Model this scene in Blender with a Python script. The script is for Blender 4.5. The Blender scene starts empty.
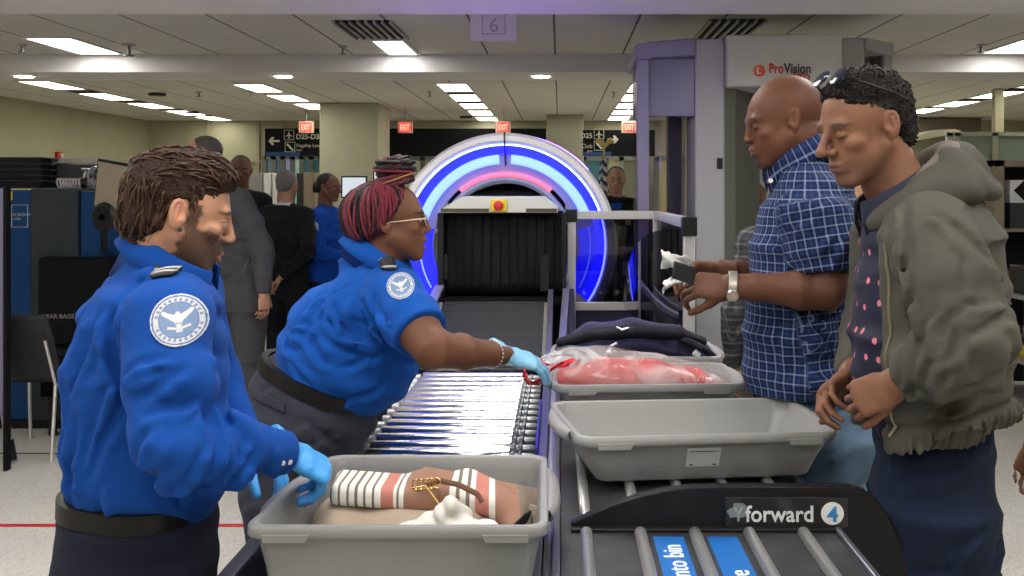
import bpy, bmesh, math, random
import numpy as np
from mathutils import Vector, Matrix, Euler
from mathutils.bvhtree import BVHTree
random.seed(7); np.random.seed(7)
PI = math.pi
V = Vector
SC = bpy.context.scene
COL = SC.collection
CAMH = 1.57
def at(px, py, Y): return V(((px-560)/1000*Y, Y, CAMH-(py-190)/1000*Y))
def X_(px, Y): return (px-560)/1000*Y
def Z_(py, Y): return CAMH-(py-190)/1000*Y
# ---------------------------------------------------------------- materials
MATS = {}
def nt_new(name):
    m = bpy.data.materials.new(name); m.use_nodes = True
    nt = m.node_tree; b = nt.nodes['Principled BSDF']
    return m, nt, b
def mat(name, col=(.5,.5,.5), rough=.5, metal=0, bump=0, bscale=60, var=0, vscale=6, emit=None, es=0,
        trans=0, ior=1.45, alpha=1, coat=0, attr=None, sheen=0, spec=.5, dirs=(1,1,1), sss=0):
    if name in MATS: return MATS[name]
    m, nt, b = nt_new(name); N = nt.nodes.new; L = nt.links.new
    c4 = (col[0], col[1], col[2], 1)
    b.inputs['Base Color'].default_value = c4
    b.inputs['Roughness'].default_value = rough
    b.inputs['Metallic'].default_value = metal
    b.inputs['Specular IOR Level'].default_value = spec
    if trans: b.inputs['Transmission Weight'].default_value = trans
    b.inputs['IOR'].default_value = ior
    b.inputs['Alpha'].default_value = alpha
    b.inputs['Coat Weight'].default_value = coat
    if sheen: b.inputs['Sheen Weight'].default_value = sheen
    if sss:
        b.inputs['Subsurface Weight'].default_value = sss
        b.inputs['Subsurface Radius'].default_value = (.012,.005,.003)
        b.inputs['Subsurface Scale'].default_value = 1
    tc = N('ShaderNodeTexCoord')
    mp = N('ShaderNodeMapping'); L(tc.outputs['Object'], mp.inputs[0]); mp.inputs['Scale'].default_value = dirs
    src = None
    if attr:
        a = N('ShaderNodeAttribute'); a.attribute_name = attr; src = a.outputs['Color']
        L(src, b.inputs['Base Color'])
    if var:
        n = N('ShaderNodeTexNoise'); n.inputs['Scale'].default_value = vscale; n.inputs['Detail'].default_value = 4
        L(mp.outputs[0], n.inputs['Vector'])
        r = N('ShaderNodeMapRange'); r.inputs[1].default_value = .3; r.inputs[2].default_value = .7
        r.inputs[3].default_value = 1-var; r.inputs[4].default_value = 1+var
        L(n.outputs[0], r.inputs[0])
        mx = N('ShaderNodeMix'); mx.data_type = 'RGBA'; mx.blend_type = 'MULTIPLY'; mx.inputs[0].default_value = 1
        if src: L(src, mx.inputs[6])
        else: mx.inputs[6].default_value = c4
        L(r.outputs[0], mx.inputs[7]); L(mx.outputs[2], b.inputs['Base Color'])
    if bump:
        n = N('ShaderNodeTexNoise'); n.inputs['Scale'].default_value = bscale; n.inputs['Detail'].default_value = 3
        L(mp.outputs[0], n.inputs['Vector'])
        bp = N('ShaderNodeBump'); bp.inputs['Strength'].default_value = bump; bp.inputs['Distance'].default_value = .01
        L(n.outputs[0], bp.inputs['Height']); L(bp.outputs[0], b.inputs['Normal'])
    if emit:
        b.inputs['Emission Color'].default_value = (*emit, 1); b.inputs['Emission Strength'].default_value = es
    MATS[name] = m
    return m
def glassmat(name, tint, refl=.12, rough=.02):
    if name in MATS: return MATS[name]
    m = bpy.data.materials.new(name); m.use_nodes = True; nt = m.node_tree; nt.nodes.clear(); N = nt.nodes.new; L = nt.links.new
    o = N('ShaderNodeOutputMaterial'); mx = N('ShaderNodeMixShader'); t = N('ShaderNodeBsdfTransparent'); g = N('ShaderNodeBsdfGlossy')
    t.inputs[0].default_value = (*tint, 1); g.inputs['Roughness'].default_value = rough
    lw = N('ShaderNodeLayerWeight'); lw.inputs[0].default_value = .35
    mr = N('ShaderNodeMapRange'); mr.inputs[3].default_value = refl*.5; mr.inputs[4].default_value = min(1, refl*5)
    L(lw.outputs['Fresnel'], mr.inputs[0]); L(mr.outputs[0], mx.inputs[0])
    L(t.outputs[0], mx.inputs[1]); L(g.outputs[0], mx.inputs[2]); L(mx.outputs[0], o.inputs[0])
    MATS[name] = m; return m
# ---------------------------------------------------------------- mesh builder
class MB:
    def __init__(s): s.v = []; s.f = []; s.m = []; s.cm = 0
    def add(s, vs, fs):
        o = len(s.v); s.v += [tuple(p) for p in vs]
        for f in fs: s.f.append(tuple(i+o for i in f)); s.m.append(s.cm)
        return s
    def box(s, x0, x1, y0, y1, z0, z1):
        return s.add([(x0,y0,z0),(x1,y0,z0),(x1,y1,z0),(x0,y1,z0),(x0,y0,z1),(x1,y0,z1),(x1,y1,z1),(x0,y1,z1)],
                     [(0,3,2,1),(4,5,6,7),(0,1,5,4),(1,2,6,5),(2,3,7,6),(3,0,4,7)])
    def obox(s, c, size, R=None):
        R = R or Matrix.Identity(3); c = V(c); h = V(size)/2
        vs = [c+R@V((sx*h.x, sy*h.y, sz*h.z)) for sz in (-1,1) for sx,sy in ((-1,-1),(1,-1),(1,1),(-1,1))]
        return s.add(vs, [(0,3,2,1),(4,5,6,7),(0,1,5,4),(1,2,6,5),(2,3,7,6),(3,0,4,7)])
    def bar(s, p0, p1, w, h, up=(0,0,1)):
        p0 = V(p0); p1 = V(p1); d = p1-p0; l = d.length; d.normalize(); up = V(up)
        x = d.cross(up)
        if x.length < 1e-4: x = V((1,0,0))
        x.normalize(); z = x.cross(d)
        R = Matrix((x, d, z)).transposed()
        return s.obox((p0+p1)/2, (w, l, h), R)
    def tube(s, pts, r, n=8, cap=True, closed=False):
        pts = [V(p) for p in pts]; m = len(pts); rs = r if isinstance(r, (list,tuple)) else [r]*m
        ref = V((0,0,1)); vs = []; prev = None
        for i, p in enumerate(pts):
            a = pts[(i-1) % m] if (i > 0 or closed) else p; b = pts[(i+1) % m] if (i < m-1 or closed) else p
            d = (b-a).normalized() if (b-a).length > 1e-9 else V((0,0,1))
            if prev is None:
                u = d.orthogonal().normalized()
            else:
                u = prev - d*prev.dot(d)
                u = u.normalized() if u.length > 1e-6 else d.orthogonal().normalized()
            prev = u; w = d.cross(u)
            for k in range(n):
                t = 2*PI*k/n; vs.append(p + (u*math.cos(t)+w*math.sin(t))*rs[i])
        fs = []
        for i in range(m if closed else m-1):
            for k in range(n):
                a = i*n+k; b = i*n+(k+1) % n; c = ((i+1) % m)*n+(k+1) % n; d = ((i+1) % m)*n+k
                fs.append((a,b,c,d))
        if cap and not closed:
            fs.append(tuple(range(n))[::-1]); fs.append(tuple((m-1)*n+k for k in range(n)))
        return s.add(vs, fs)
    def cyl(s, p0, p1, r0, r1=None, n=16): return s.tube([p0, p1], [r0, r0 if r1 is None else r1], n)
    def prism(s, poly, O, U, W, t):
        """poly 2d in plane O + a*U + b*W, thickness t along U x W"""
        O = V(O); U = V(U); W = V(W); T = U.cross(W).normalized()*t; n = len(poly)
        vs = [O+U*a+W*b for a, b in poly] + [O+U*a+W*b+T for a, b in poly]
        fs = [tuple(range(n))[::-1], tuple(range(n, 2*n))] + [(i, (i+1) % n, n+(i+1) % n, n+i) for i in range(n)]
        return s.add(vs, fs)
    def lathe(s, prof, O, A, a0=0, a1=2*PI, n=48, ref=(0,0,1), close=False):
        """prof: list of (r, h) along axis A; closed ring if full"""
        O = V(O); A = V(A).normalized(); u = V(ref); u = (u-A*u.dot(A)).normalized(); w = A.cross(u)
        full = abs(a1-a0-2*PI) < 1e-6; cols = n if full else n+1; m = len(prof); vs = []
        for i in range(cols):
            t = a0+(a1-a0)*i/n
            d = u*math.cos(t)+w*math.sin(t)
            for r, h in prof: vs.append(O+d*r+A*h)
        fs = []; mm = m if close else m-1
        for i in range(n):
            j = (i+1) % cols
            for k in range(mm):
                k2 = (k+1) % m
                fs.append((i*m+k, j*m+k, j*m+k2, i*m+k2))
        if close and not full:
            fs.append(tuple(range(m))); fs.append(tuple((cols-1)*m+k for k in range(m))[::-1])
        return s.add(vs, fs)
    def grid(s, fn, nu, nv, wrapu=False):
        vs = [fn(i/(nu if wrapu else nu-1), j/(nv-1)) for i in range(nu) for j in range(nv)]
        fs = []
        for i in range(nu if wrapu else nu-1):
            for j in range(nv-1):
                a = i*nv+j; b = ((i+1) % nu)*nv+j; fs.append((a, b, b+1, a+1))
        return s.add(vs, fs)
    def each(s, name, mats, parent=None, **k):
        """every connected piece becomes an object of its own"""
        pr = list(range(len(s.v)))
        def find(i):
            while pr[i] != i: pr[i] = pr[pr[i]]; i = pr[i]
            return i
        for f in s.f:
            for q in f[1:]: pr[find(q)] = find(f[0])
        gr = {}
        for f in s.f: gr.setdefault(find(f[0]), []).append(f)
        for fs in gr.values():
            ids = sorted({i for f in fs for i in f}); mp = {i: j for j, i in enumerate(ids)}
            m = MB(); m.add([s.v[i] for i in ids], [tuple(mp[i] for i in f) for f in fs]); m.build(name, mats, parent, **k)
    def build(s, name, mats, parent=None, smooth=False, bevel=0, seg=2, solid=0, subs=0, angle=40):
        me = bpy.data.meshes.new(name); me.from_pydata(s.v, [], s.f); me.update()
        mats = mats if isinstance(mats, (list,tuple)) else [mats]
        for m in mats: me.materials.append(m)
        if len(mats) > 1: me.polygons.foreach_set('material_index', s.m)
        bm = bmesh.new(); bm.from_mesh(me); bmesh.ops.recalc_face_normals(bm, faces=bm.faces)
        bm.to_mesh(me); bm.free()
        o = bpy.data.objects.new(name, me); COL.objects.link(o)
        if smooth:
            me.polygons.foreach_set('use_smooth', [True]*len(me.polygons))
            if smooth != 'all': me.set_sharp_from_angle(angle=math.radians(angle))
        if solid:
            md = o.modifiers.new('s', 'SOLIDIFY'); md.thickness = solid; md.offset = 0
        if bevel:
            md = o.modifiers.new('b', 'BEVEL'); md.width = bevel; md.segments = seg; md.limit_method = 'ANGLE'; md.angle_limit = math.radians(35)
            md.harden_normals = False
            if not smooth:
                me.polygons.foreach_set('use_smooth', [True]*len(me.polygons)); me.set_sharp_from_angle(angle=math.radians(25))
        if subs:
            md = o.modifiers.new('ss', 'SUBSURF'); md.levels = subs; md.render_levels = subs
        par(o, parent); return o
def par(o, parent):
    if parent:
        o.parent = parent
        if parent.type == 'EMPTY': o.matrix_parent_inverse = Matrix.Translation(-parent.location)
def tag(o, label, cat, group=None, kind=None):
    o['label'] = label; o['category'] = cat
    if group: o['group'] = group
    if kind: o['kind'] = kind
    return o
def thing(name, loc, label, cat, group=None):
    o = bpy.data.objects.new(name, None); COL.objects.link(o); o.location = loc; o.empty_display_size = .1
    return tag(o, label, cat, group)
def struct(name, mb, m, **k):
    o = mb.build(name, m, **k); o['kind'] = 'structure'; return o
def copy_tree(o, parent=None, loc=None, rz=None, label=None):
    c = o.copy(); COL.objects.link(c); c.parent = parent
    if loc is not None: c.location = loc
    if rz is not None: c.rotation_euler.z = rz
    if label: c['label'] = label
    for ch in list(o.children): copy_tree(ch, c)
    return c
def text(s, size, O, U, W, m, name='lettering', parent=None, ext=.0008, align='LEFT', bold=0, sx=1):
    cu = bpy.data.curves.new('t', 'FONT'); cu.body = s; cu.size = size; cu.extrude = ext; cu.align_x = align; cu.offset = bold; cu.resolution_u = 3
    t = bpy.data.objects.new('t', cu); COL.objects.link(t)
    dg = bpy.context.evaluated_depsgraph_get(); dg.update()
    me = bpy.data.meshes.new_from_object(t.evaluated_get(dg)); bpy.data.objects.remove(t)
    U = V(U).normalized(); W = V(W).normalized(); T = U.cross(W)
    M = Matrix.Translation(O) @ Matrix((U, W, T)).transposed().to_4x4() @ Matrix.Diagonal((sx,1,1,1))
    me.transform(M); me.materials.clear(); me.materials.append(m)
    o = bpy.data.objects.new(name, me); COL.objects.link(o); par(o, parent); return o
# ---------------------------------------------------------------- clay (signed distance sculpting, meshed by surface nets)
def axis(lo, hi, h, fine=()):
    """coordinates from lo to hi with spacing h, finer inside the (a,b,hf) ranges"""
    out = [lo]; x = lo
    while x < hi:
        st = h
        for a, b, hf in fine:
            if a-.012 <= x <= b: st = min(st, hf)
            elif x < a and x+h > a: st = min(st, max(hf, (h+hf)/2))
        x += st; out.append(x)
    return np.array(out, np.float32)
class Clay:
    def __init__(s, lo, hi, h, fx=(), fy=(), fz=()):
        s.ax = [axis(lo[0], hi[0], h, fx), axis(lo[1], hi[1], h, fy), axis(lo[2], hi[2], h, fz)]
        s.D = np.full([len(a) for a in s.ax], .15, np.float32)
        s.frame()
    def frame(s, M=None):
        M = M or Matrix.Identity(4); s.M = M; s.s = M.to_scale()[0]
        s.R = np.array(M.to_3x3().normalized(), np.float32); s.T = np.array(M.translation, np.float32)
    def region(s, c, R):
        cw = s.M @ V(c); R = R*s.s; sl = []
        for i in range(3):
            a = s.ax[i]; i0 = int(np.searchsorted(a, cw[i]-R)); i1 = int(np.searchsorted(a, cw[i]+R))
            if i1 <= i0: return None
            sl.append(slice(i0, i1))
        X, Y, Z = (s.ax[i][sl[i]]-s.T[i] for i in range(3))
        R_ = s.R
        g = [X[:,None,None]*R_[0,j]+Y[None,:,None]*R_[1,j]+Z[None,None,:]*R_[2,j] for j in range(3)]
        if s.s != 1: g = [q/s.s for q in g]
        return tuple(sl), g
    def _mix(s, sl, d, k, mode):
        if s.s != 1: d = d*s.s
        a = s.D[sl]
        if mode == 'add':
            r = np.minimum(a, d)
            if k > 0: h = np.maximum(k-np.abs(a-d), 0)/k; r = r-h*h*k*.25
        elif mode == 'sub':
            r = np.maximum(a, -d)
            if k > 0: h = np.maximum(k-np.abs(a+d), 0)/k; r = r+h*h*k*.25
        else:
            r = np.maximum(a, d)
            if k > 0: h = np.maximum(k-np.abs(a-d), 0)/k; r = r+h*h*k*.25
        s.D[sl] = r
    def cap(s, p0, p1, r0, r1=None, k=.01, side=None, b0=None, b1=None, mode='add', end=1.):
        """elliptic tapered capsule. r along `side`, b along the third axis"""
        p0 = V(p0); p1 = V(p1); r1 = r0 if r1 is None else r1
        b0 = r0 if b0 is None else b0; b1 = r1 if b1 is None else b1
        d = p1-p0; L = d.length
        if L < 1e-6: d = V((0,0,1)); L = 1e-6
        else: d = d/L
        a = V(side) if side is not None else d.orthogonal()
        a = a-d*a.dot(d); a = a.normalized() if a.length > 1e-5 else d.orthogonal().normalized()
        b = d.cross(a)
        mr = max(r0, r1, b0, b1)
        rg = s.region((p0+p1)/2, L/2+mr*max(1, end)+k/s.s+.012)
        if rg is None: return s
        sl, (X, Y, Z) = rg
        X = X-p0.x; Y = Y-p0.y; Z = Z-p0.z
        t = (X*d.x+Y*d.y+Z*d.z); tc = np.clip(t/L, 0, 1)
        va = X*a.x+Y*a.y+Z*a.z; vb = X*b.x+Y*b.y+Z*b.z; vt = t-tc*L
        ra = r0+(r1-r0)*tc; rb = b0+(b1-b0)*tc; rm = (ra+rb)*.5*end
        q = np.sqrt((va/ra)**2+(vb/rb)**2+(vt/rm)**2+1e-12)
        g = np.sqrt((va/ra**2)**2+(vb/rb**2)**2+(vt/rm**2)**2+1e-9)
        dd = q*(q-1)/g
        s._mix(sl, dd.astype(np.float32), k, mode); return s
    def loft(s, secs, side, k=.01, mode='add', end=.6):
        """secs: (point, half width along side, half depth)"""
        for (p, a, b), (q, c, e) in zip(secs[:-1], secs[1:]):
            s.cap(p, q, a, c, k, side, b, e, mode, end)
        return s
    def ell(s, c, r, k=.01, rot=None, mode='add'):
        c = V(c); rg = s.region(c, max(r)+k/s.s+.012)
        if rg is None: return s
        sl, (X, Y, Z) = rg; X = X-c.x; Y = Y-c.y; Z = Z-c.z
        if rot is not None:
            E = Euler(rot).to_matrix()
            X, Y, Z = (X*E[0][j]+Y*E[1][j]+Z*E[2][j] for j in range(3))
        q = np.sqrt((X/r[0])**2+(Y/r[1])**2+(Z/r[2])**2+1e-12)
        g = np.sqrt((X/r[0]**2)**2+(Y/r[1]**2)**2+(Z/r[2]**2)**2+1e-9)
        s._mix(sl, (q*(q-1)/g).astype(np.float32), k, mode); return s
    def box(s, c, h, r=.005, k=.005, R=None, mode='add'):
        c = V(c); rg = s.region(c, V(h).length+k/s.s+.012)
        if rg is None: return s
        sl, (X, Y, Z) = rg; X = X-c.x; Y = Y-c.y; Z = Z-c.z
        if R is not None: X, Y, Z = (X*R[0][j]+Y*R[1][j]+Z*R[2][j] for j in range(3))
        qx = np.abs(X)-h[0]+r; qy = np.abs(Y)-h[1]+r; qz = np.abs(Z)-h[2]+r
        d = np.sqrt(np.maximum(qx,0)**2+np.maximum(qy,0)**2+np.maximum(qz,0)**2)+np.minimum(np.maximum(qx, np.maximum(qy, qz)), 0)-r
        s._mix(sl, d.astype(np.float32), k, mode); return s
    def cut(s, p, n, c=None, R=.3, k=.004):
        """remove everything on the +n side of plane p, inside the ball (c,R)"""
        p = V(p); n = V(n).normalized(); c = p if c is None else V(c)
        rg = s.region(c, R)
        if rg is None: return s
        sl, (X, Y, Z) = rg
        d = (X-p.x)*n.x+(Y-p.y)*n.y+(Z-p.z)*n.z
        ball = np.sqrt((X-c.x)**2+(Y-c.y)**2+(Z-c.z)**2)-R+.01
        d = np.minimum(d, -ball)
        s._mix(sl, (-d).astype(np.float32), k, 'sub'); return s
    def warp(s, fn, c, R):
        """D += fn(X,Y,Z) near c (faded to 0 at R)"""
        rg = s.region(c, R)
        if rg is None: return s
        sl, (X, Y, Z) = rg; c = V(c)
        rr = np.sqrt((X-c.x)**2+(Y-c.y)**2+(Z-c.z)**2)/R
        w = np.clip((1-rr)*2.5, 0, 1); near = np.abs(s.D[sl]) < .06
        s.D[sl] += (fn(X, Y, Z)*w*near).astype(np.float32); return s
    def mesh(s):
        D = s.D; D[0]=D[-1]=.1; D[:,0]=D[:,-1]=.1; D[:,:,0]=D[:,:,-1]=.1
        nx, ny, nz = D.shape; ins = D < 0
        cs = ins[:-1,:-1,:-1].astype(np.int8)
        for a in (0,1):
            for b in (0,1):
                for c in (0,1):
                    if a+b+c: cs = cs+ins[a:nx-1+a, b:ny-1+b, c:nz-1+c]
        act = (cs > 0) & (cs < 8); I, J, K = np.nonzero(act); n = len(I)
        idx = np.full(act.shape, -1, np.int32); idx[I,J,K] = np.arange(n)
        corners = [(a,b,c) for a in (0,1) for b in (0,1) for c in (0,1)]
        val = {q: D[I+q[0], J+q[1], K+q[2]] for q in corners}
        pos = np.zeros((n,3)); cnt = np.zeros(n)
        for q in corners:
            for ax in range(3):
                if q[ax]: continue
                r = list(q); r[ax] = 1; r = tuple(r); va, vb = val[q], val[r]
                m = (va < 0) != (vb < 0)
                t = np.where(m, va/np.where(va-vb == 0, 1, va-vb), 0)
                for i in range(3):
                    co = np.full(n, q[i], float) if i != ax else t
                    pos[:,i] += np.where(m, co, 0)
                cnt += m
        pos /= cnt[:,None]
        P = np.zeros((n,3))
        for i, ID in enumerate((I,J,K)):
            a = s.ax[i]; P[:,i] = a[ID]+(a[ID+1]-a[ID])*pos[:,i]
        quads = []
        for ax in range(3):
            A = ins[tuple(slice(0,-1) if i == ax else slice(1,-1) for i in range(3))]
            B = ins[tuple(slice(1,None) if i == ax else slice(1,-1) for i in range(3))]
            ch = A != B; q = list(np.nonzero(ch)); o1, o2 = [i for i in range(3) if i != ax]
            q[o1] = q[o1]+1; q[o2] = q[o2]+1
            def cell(d1, d2):
                r = [q[0], q[1], q[2]]; r[o1] = r[o1]-d1; r[o2] = r[o2]-d2; return idx[r[0], r[1], r[2]]
            quad = np.stack([cell(1,1), cell(0,1), cell(0,0), cell(1,0)], 1)
            flip = A[ch].copy()
            if ax == 1: flip = ~flip
            quad[~flip] = quad[~flip][:, ::-1]
            quads.append(quad)
        return P, np.concatenate(quads)
def smooth_mesh(P, Q, it=1, w=.5):
    n = len(P)
    for _ in range(it):
        acc = np.zeros_like(P); cnt = np.zeros(n)
        for i in range(4):
            a = Q[:,i]; b = Q[:,(i+1) % 4]
            for j in range(3):
                acc[:,j] += np.bincount(a, P[b,j], n)+np.bincount(b, P[a,j], n)
            cnt += np.bincount(a, minlength=n)+np.bincount(b, minlength=n)
        P = P*(1-w)+acc/np.maximum(cnt,1)[:,None]*w
    return P
def clay_obj(name, clay, mats, parent=None, col=None, pc=None, sm=1, matfn=None):
    P, Q = clay.mesh() if isinstance(clay, Clay) else clay
    if sm: P = smooth_mesh(P, Q, sm)
    me = bpy.data.meshes.new(name); n = len(P); q = len(Q)
    me.vertices.add(n); me.vertices.foreach_set('co', P.astype(np.float32).ravel())
    me.loops.add(q*4); me.loops.foreach_set('vertex_index', Q.astype(np.int32).ravel())
    me.polygons.add(q); me.polygons.foreach_set('loop_start', np.arange(0, q*4, 4, dtype=np.int32))
    me.update(calc_edges=True); me.validate()
    me.polygons.foreach_set('use_smooth', np.ones(len(me.polygons), bool))
    mats = mats if isinstance(mats, (list,tuple)) else [mats]
    for m in mats: me.materials.append(m)
    if col is not None:
        c = col(P) if callable(col) else col
        a = me.attributes.new('Col', 'FLOAT_COLOR', 'POINT'); a.data.foreach_set('color', np.concatenate([c, np.ones((n,1))], 1).astype(np.float32).ravel())
    if pc is not None:
        a = me.attributes.new('pc', 'FLOAT_VECTOR', 'POINT'); a.data.foreach_set('vector', pc(P).astype(np.float32).ravel())
    if matfn is not None:
        fc = P[Q].mean(1); me.polygons.foreach_set('material_index', matfn(fc).astype(np.int32))
    o = bpy.data.objects.new(name, me); COL.objects.link(o); par(o, parent)
    o['_'] = 0; del o['_']
    GEO[o.name] = (P, Q); return o
GEO = {}
def bvh_of(o):
    P, Q = GEO[o.name]; return BVHTree.FromPolygons([tuple(p) for p in P], [tuple(int(i) for i in q) for q in Q])
def nz(seed, freq, dirs=(1,1,1), n=6):
    """smooth pseudo noise as a sum of sines; returns f(X,Y,Z) in about -1..1"""
    r = np.random.RandomState(seed); K = r.normal(size=(n,3))*np.array(dirs); K = K/np.linalg.norm(K/np.array([max(d,.01) for d in dirs]), axis=1)[:,None]
    ph = r.uniform(0, 6.28, n); fr = freq*r.uniform(.6, 1.5, n)
    def f(X, Y, Z):
        o = 0
        for i in range(n): o = o+np.sin(6.283*fr[i]*(K[i,0]*X+K[i,1]*Y+K[i,2]*Z)+ph[i])
        return o/n*1.6
    return f
def folds(seed, d, freq, amp, warp=.5):
    """ridged folds running across direction d"""
    d = V(d).normalized(); w1 = nz(seed+1, freq*.30); w2 = nz(seed+2, freq*.38)
    def f(X, Y, Z):
        u = (X*d.x+Y*d.y+Z*d.z)*freq+w1(X,Y,Z)*warp
        r = np.sqrt(np.sin(PI*u)**2+.02)
        return -amp*(r-.62)*np.clip(.55+.8*w2(X,Y,Z), .08, 1.2)
    return f
def hexc(h):
    h = h.lstrip('#'); c = [int(h[i:i+2], 16)/255 for i in (0,2,4)]
    return tuple(x/12.92 if x <= .04045 else ((x+.055)/1.055)**2.4 for x in c)
# ================================================================ setting
def floor_mat():
    m, nt, b = nt_new('terrazzo'); N = nt.nodes.new; L = nt.links.new
    tc = N('ShaderNodeTexCoord'); v = N('ShaderNodeTexVoronoi'); v.inputs['Scale'].default_value = 90
    L(tc.outputs['Object'], v.inputs['Vector'])
    cr = N('ShaderNodeValToRGB'); L(v.outputs['Color'], cr.inputs[0])
    e = cr.color_ramp.elements; e[0].position = 0; e[0].color = (.32,.31,.28,1); e[1].position = .45; e[1].color = (.62,.60,.55,1)
    q = cr.color_ramp.elements.new(.12); q.color = (.54,.52,.48,1); q = cr.color_ramp.elements.new(.9); q.color = (.72,.70,.65,1)
    n = N('ShaderNodeTexNoise'); n.inputs['Scale'].default_value = 1.3; L(tc.outputs['Object'], n.inputs['Vector'])
    mx = N('ShaderNodeMix'); mx.data_type = 'RGBA'; mx.blend_type = 'MULTIPLY'; mx.inputs[0].default_value = .25
    L(cr.outputs[0], mx.inputs[6]); L(n.outputs[0], mx.inputs[7]); L(mx.outputs[2], b.inputs['Base Color'])
    b.inputs['Roughness'].default_value = .28; return m
def ceil_mat():
    m, nt, b = nt_new('ceiling_tiles'); N = nt.nodes.new; L = nt.links.new
    tc = N('ShaderNodeTexCoord'); sx = N('ShaderNodeSeparateXYZ'); L(tc.outputs['Object'], sx.inputs[0])
    def M(op, a, bb=None, c=None):
        q = N('ShaderNodeMath'); q.operation = op
        for i, x in enumerate((a, bb, c)):
            if x is None: continue
            if isinstance(x, (int,float)): q.inputs[i].default_value = x
            else: L(x, q.inputs[i])
        return q.outputs[0]
    fx = M('FRACT', M('DIVIDE', M('ADD', sx.outputs[0], 60*.585+.05), .585))
    fy = M('FRACT', M('DIVIDE', M('ADD', sx.outputs[1], 3.1), 2.44))
    ln = M('MAXIMUM', M('LESS_THAN', fx, .028), M('MULTIPLY', M('LESS_THAN', fy, .006), .5))
    n = N('ShaderNodeTexNoise'); n.inputs['Scale'].default_value = 3; L(tc.outputs['Object'], n.inputs['Vector'])
    cr = N('ShaderNodeValToRGB'); L(n.outputs[0], cr.inputs[0])
    cr.color_ramp.elements[0].color = (.66,.64,.60,1); cr.color_ramp.elements[1].color = (.76,.74,.70,1)
    mx = N('ShaderNodeMix'); mx.data_type = 'RGBA'; L(ln, mx.inputs[0]); L(cr.outputs[0], mx.inputs[6]); mx.inputs[7].default_value = (.13,.125,.11,1)
    L(mx.outputs[2], b.inputs['Base Color']); b.inputs['Roughness'].default_value = .8; return m
M_floor = floor_mat(); M_ceil = ceil_mat()
M_wall = mat('beige_wall', (.40,.385,.27), .8, var=.05, vscale=2)
M_beam = mat('beam_plaster', (.80,.78,.77), .7, var=.03, vscale=3)
M_pillar = mat('pillar_paint', (.46,.45,.34), .6, var=.04)
M_alu = mat('brushed_alu', (.62,.62,.62), .35, .85, var=.06, vscale=30)
M_alud = mat('dull_alu', (.42,.42,.41), .45, .6, var=.08, vscale=20)
M_chrome = mat('roller_chrome', (.95,.94,.92), .12, 1, bump=.08, bscale=14, dirs=(1,8,8))
M_steel = mat('dark_steel', (.20,.20,.21), .35, .8, var=.15, vscale=9)
M_black = mat('black_plastic', (.009,.009,.010), .4, spec=.3)
M_blackm = mat('matte_black', (.007,.007,.008), .8, spec=.12)
M_dark = mat('dark_panel', (.022,.023,.027), .5, var=.1, spec=.2)
M_grayp = mat('dark_grey_plastic', (.045,.047,.05), .5, var=.05, spec=.3)
M_blue = mat('navy_blue_panel', (.006,.040,.13), .5, spec=.2)
M_rail = mat('blue_grey_rail', (.16,.15,.24), .3, .7)
M_railblue = mat('blue_guard', (.03,.03,.35), .35)
M_white = mat('white_plastic', (.72,.72,.72), .4)
M_paper = mat('paper_white', (.8,.8,.8), .6)
M_red = mat('red_paint', (.5,.02,.02), .4)
M_yel = mat('yellow_label', (.75,.55,.02), .5)
M_lt = mat('diffuser_light', (.9,.9,.85), .5, emit=(1,.975,.94), es=13.6)
M_exit = mat('exit_red', (.8,.05,.04), .5, emit=(1,.05,.04), es=1.6)
M_exitw = mat('exit_housing', (.75,.6,.5), .5)
M_sign = mat('sign_black', (.009,.010,.012), .6, spec=.12)
M_signblue = mat('sign_blue', (.015,.06,.2), .5)
M_letter = mat('sign_letter', (.6,.6,.52), .5)
M_screen = mat('monitor_screen', (.2,.2,.2), .3, emit=(.75,.82,.9), es=.9)
M_screenb = mat('blue_screen', (.05,.1,.2), .3, emit=(.15,.35,.7), es=.9)
M_green = mat('green_screen', (.02,.3,.08), .3, emit=(.04,.6,.2), es=.7)
struct('floor', MB().box(-9, 9, -1.5, 20, -.1, 0), M_floor)
# ceiling bays and beams (one room): the tiles at 2.75 m, beams hanging to 2.60 m
ZC = 2.75
struct('ceiling', MB().box(-9, 9, -1.5, 17.2, ZC, ZC+.1), M_ceil)
struct('trim_1', MB().box(-9, 9, 4.6, 5.86, 2.60, ZC+.02), M_beam)
struct('trim_2', MB().box(-9, 9, 8.69, 9.36, 2.595, ZC+.02), M_beam)
struct('wall_left', MB().box(-7.15, -7.0, -1.5, 17.1, 0, ZC), M_wall)
struct('wall_right', MB().box(8.0, 8.15, -1.5, 17.1, 0, ZC), M_wall)
struct('wall_back', MB().box(-7.1, 8.1, 17.0, 17.15, 0, ZC), M_wall)
struct('wall_behind', MB().box(-7.1, 8.1, -1.5, -1.4, 0, ZC), M_wall)
# wall panelling on the back wall
mb = MB()
for x in (-6.0, -5.15, -4.7): mb.box(x, x+.05, 16.96, 17.0, 0, ZC)
mb.box(-7.0, -4.4, 16.95, 17.0, 2.03, 2.07)
struct('trim_3', mb, mat('wall_trim', (.36,.34,.24), .7))
# pillars
tr = struct('trim_4', MB().box(-3.25, -2.45, 13.5, 14.4, 0, ZC), M_pillar, bevel=.02)
struct('trim_5', MB().box(-.21, .37, 15.6, 16.2, 0, ZC), M_pillar, bevel=.02)
struct('trim_6', MB().box(5.05, 5.15, 11.6, 11.7, 0, ZC), mat('post_cream', (.5,.48,.33), .5))
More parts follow.
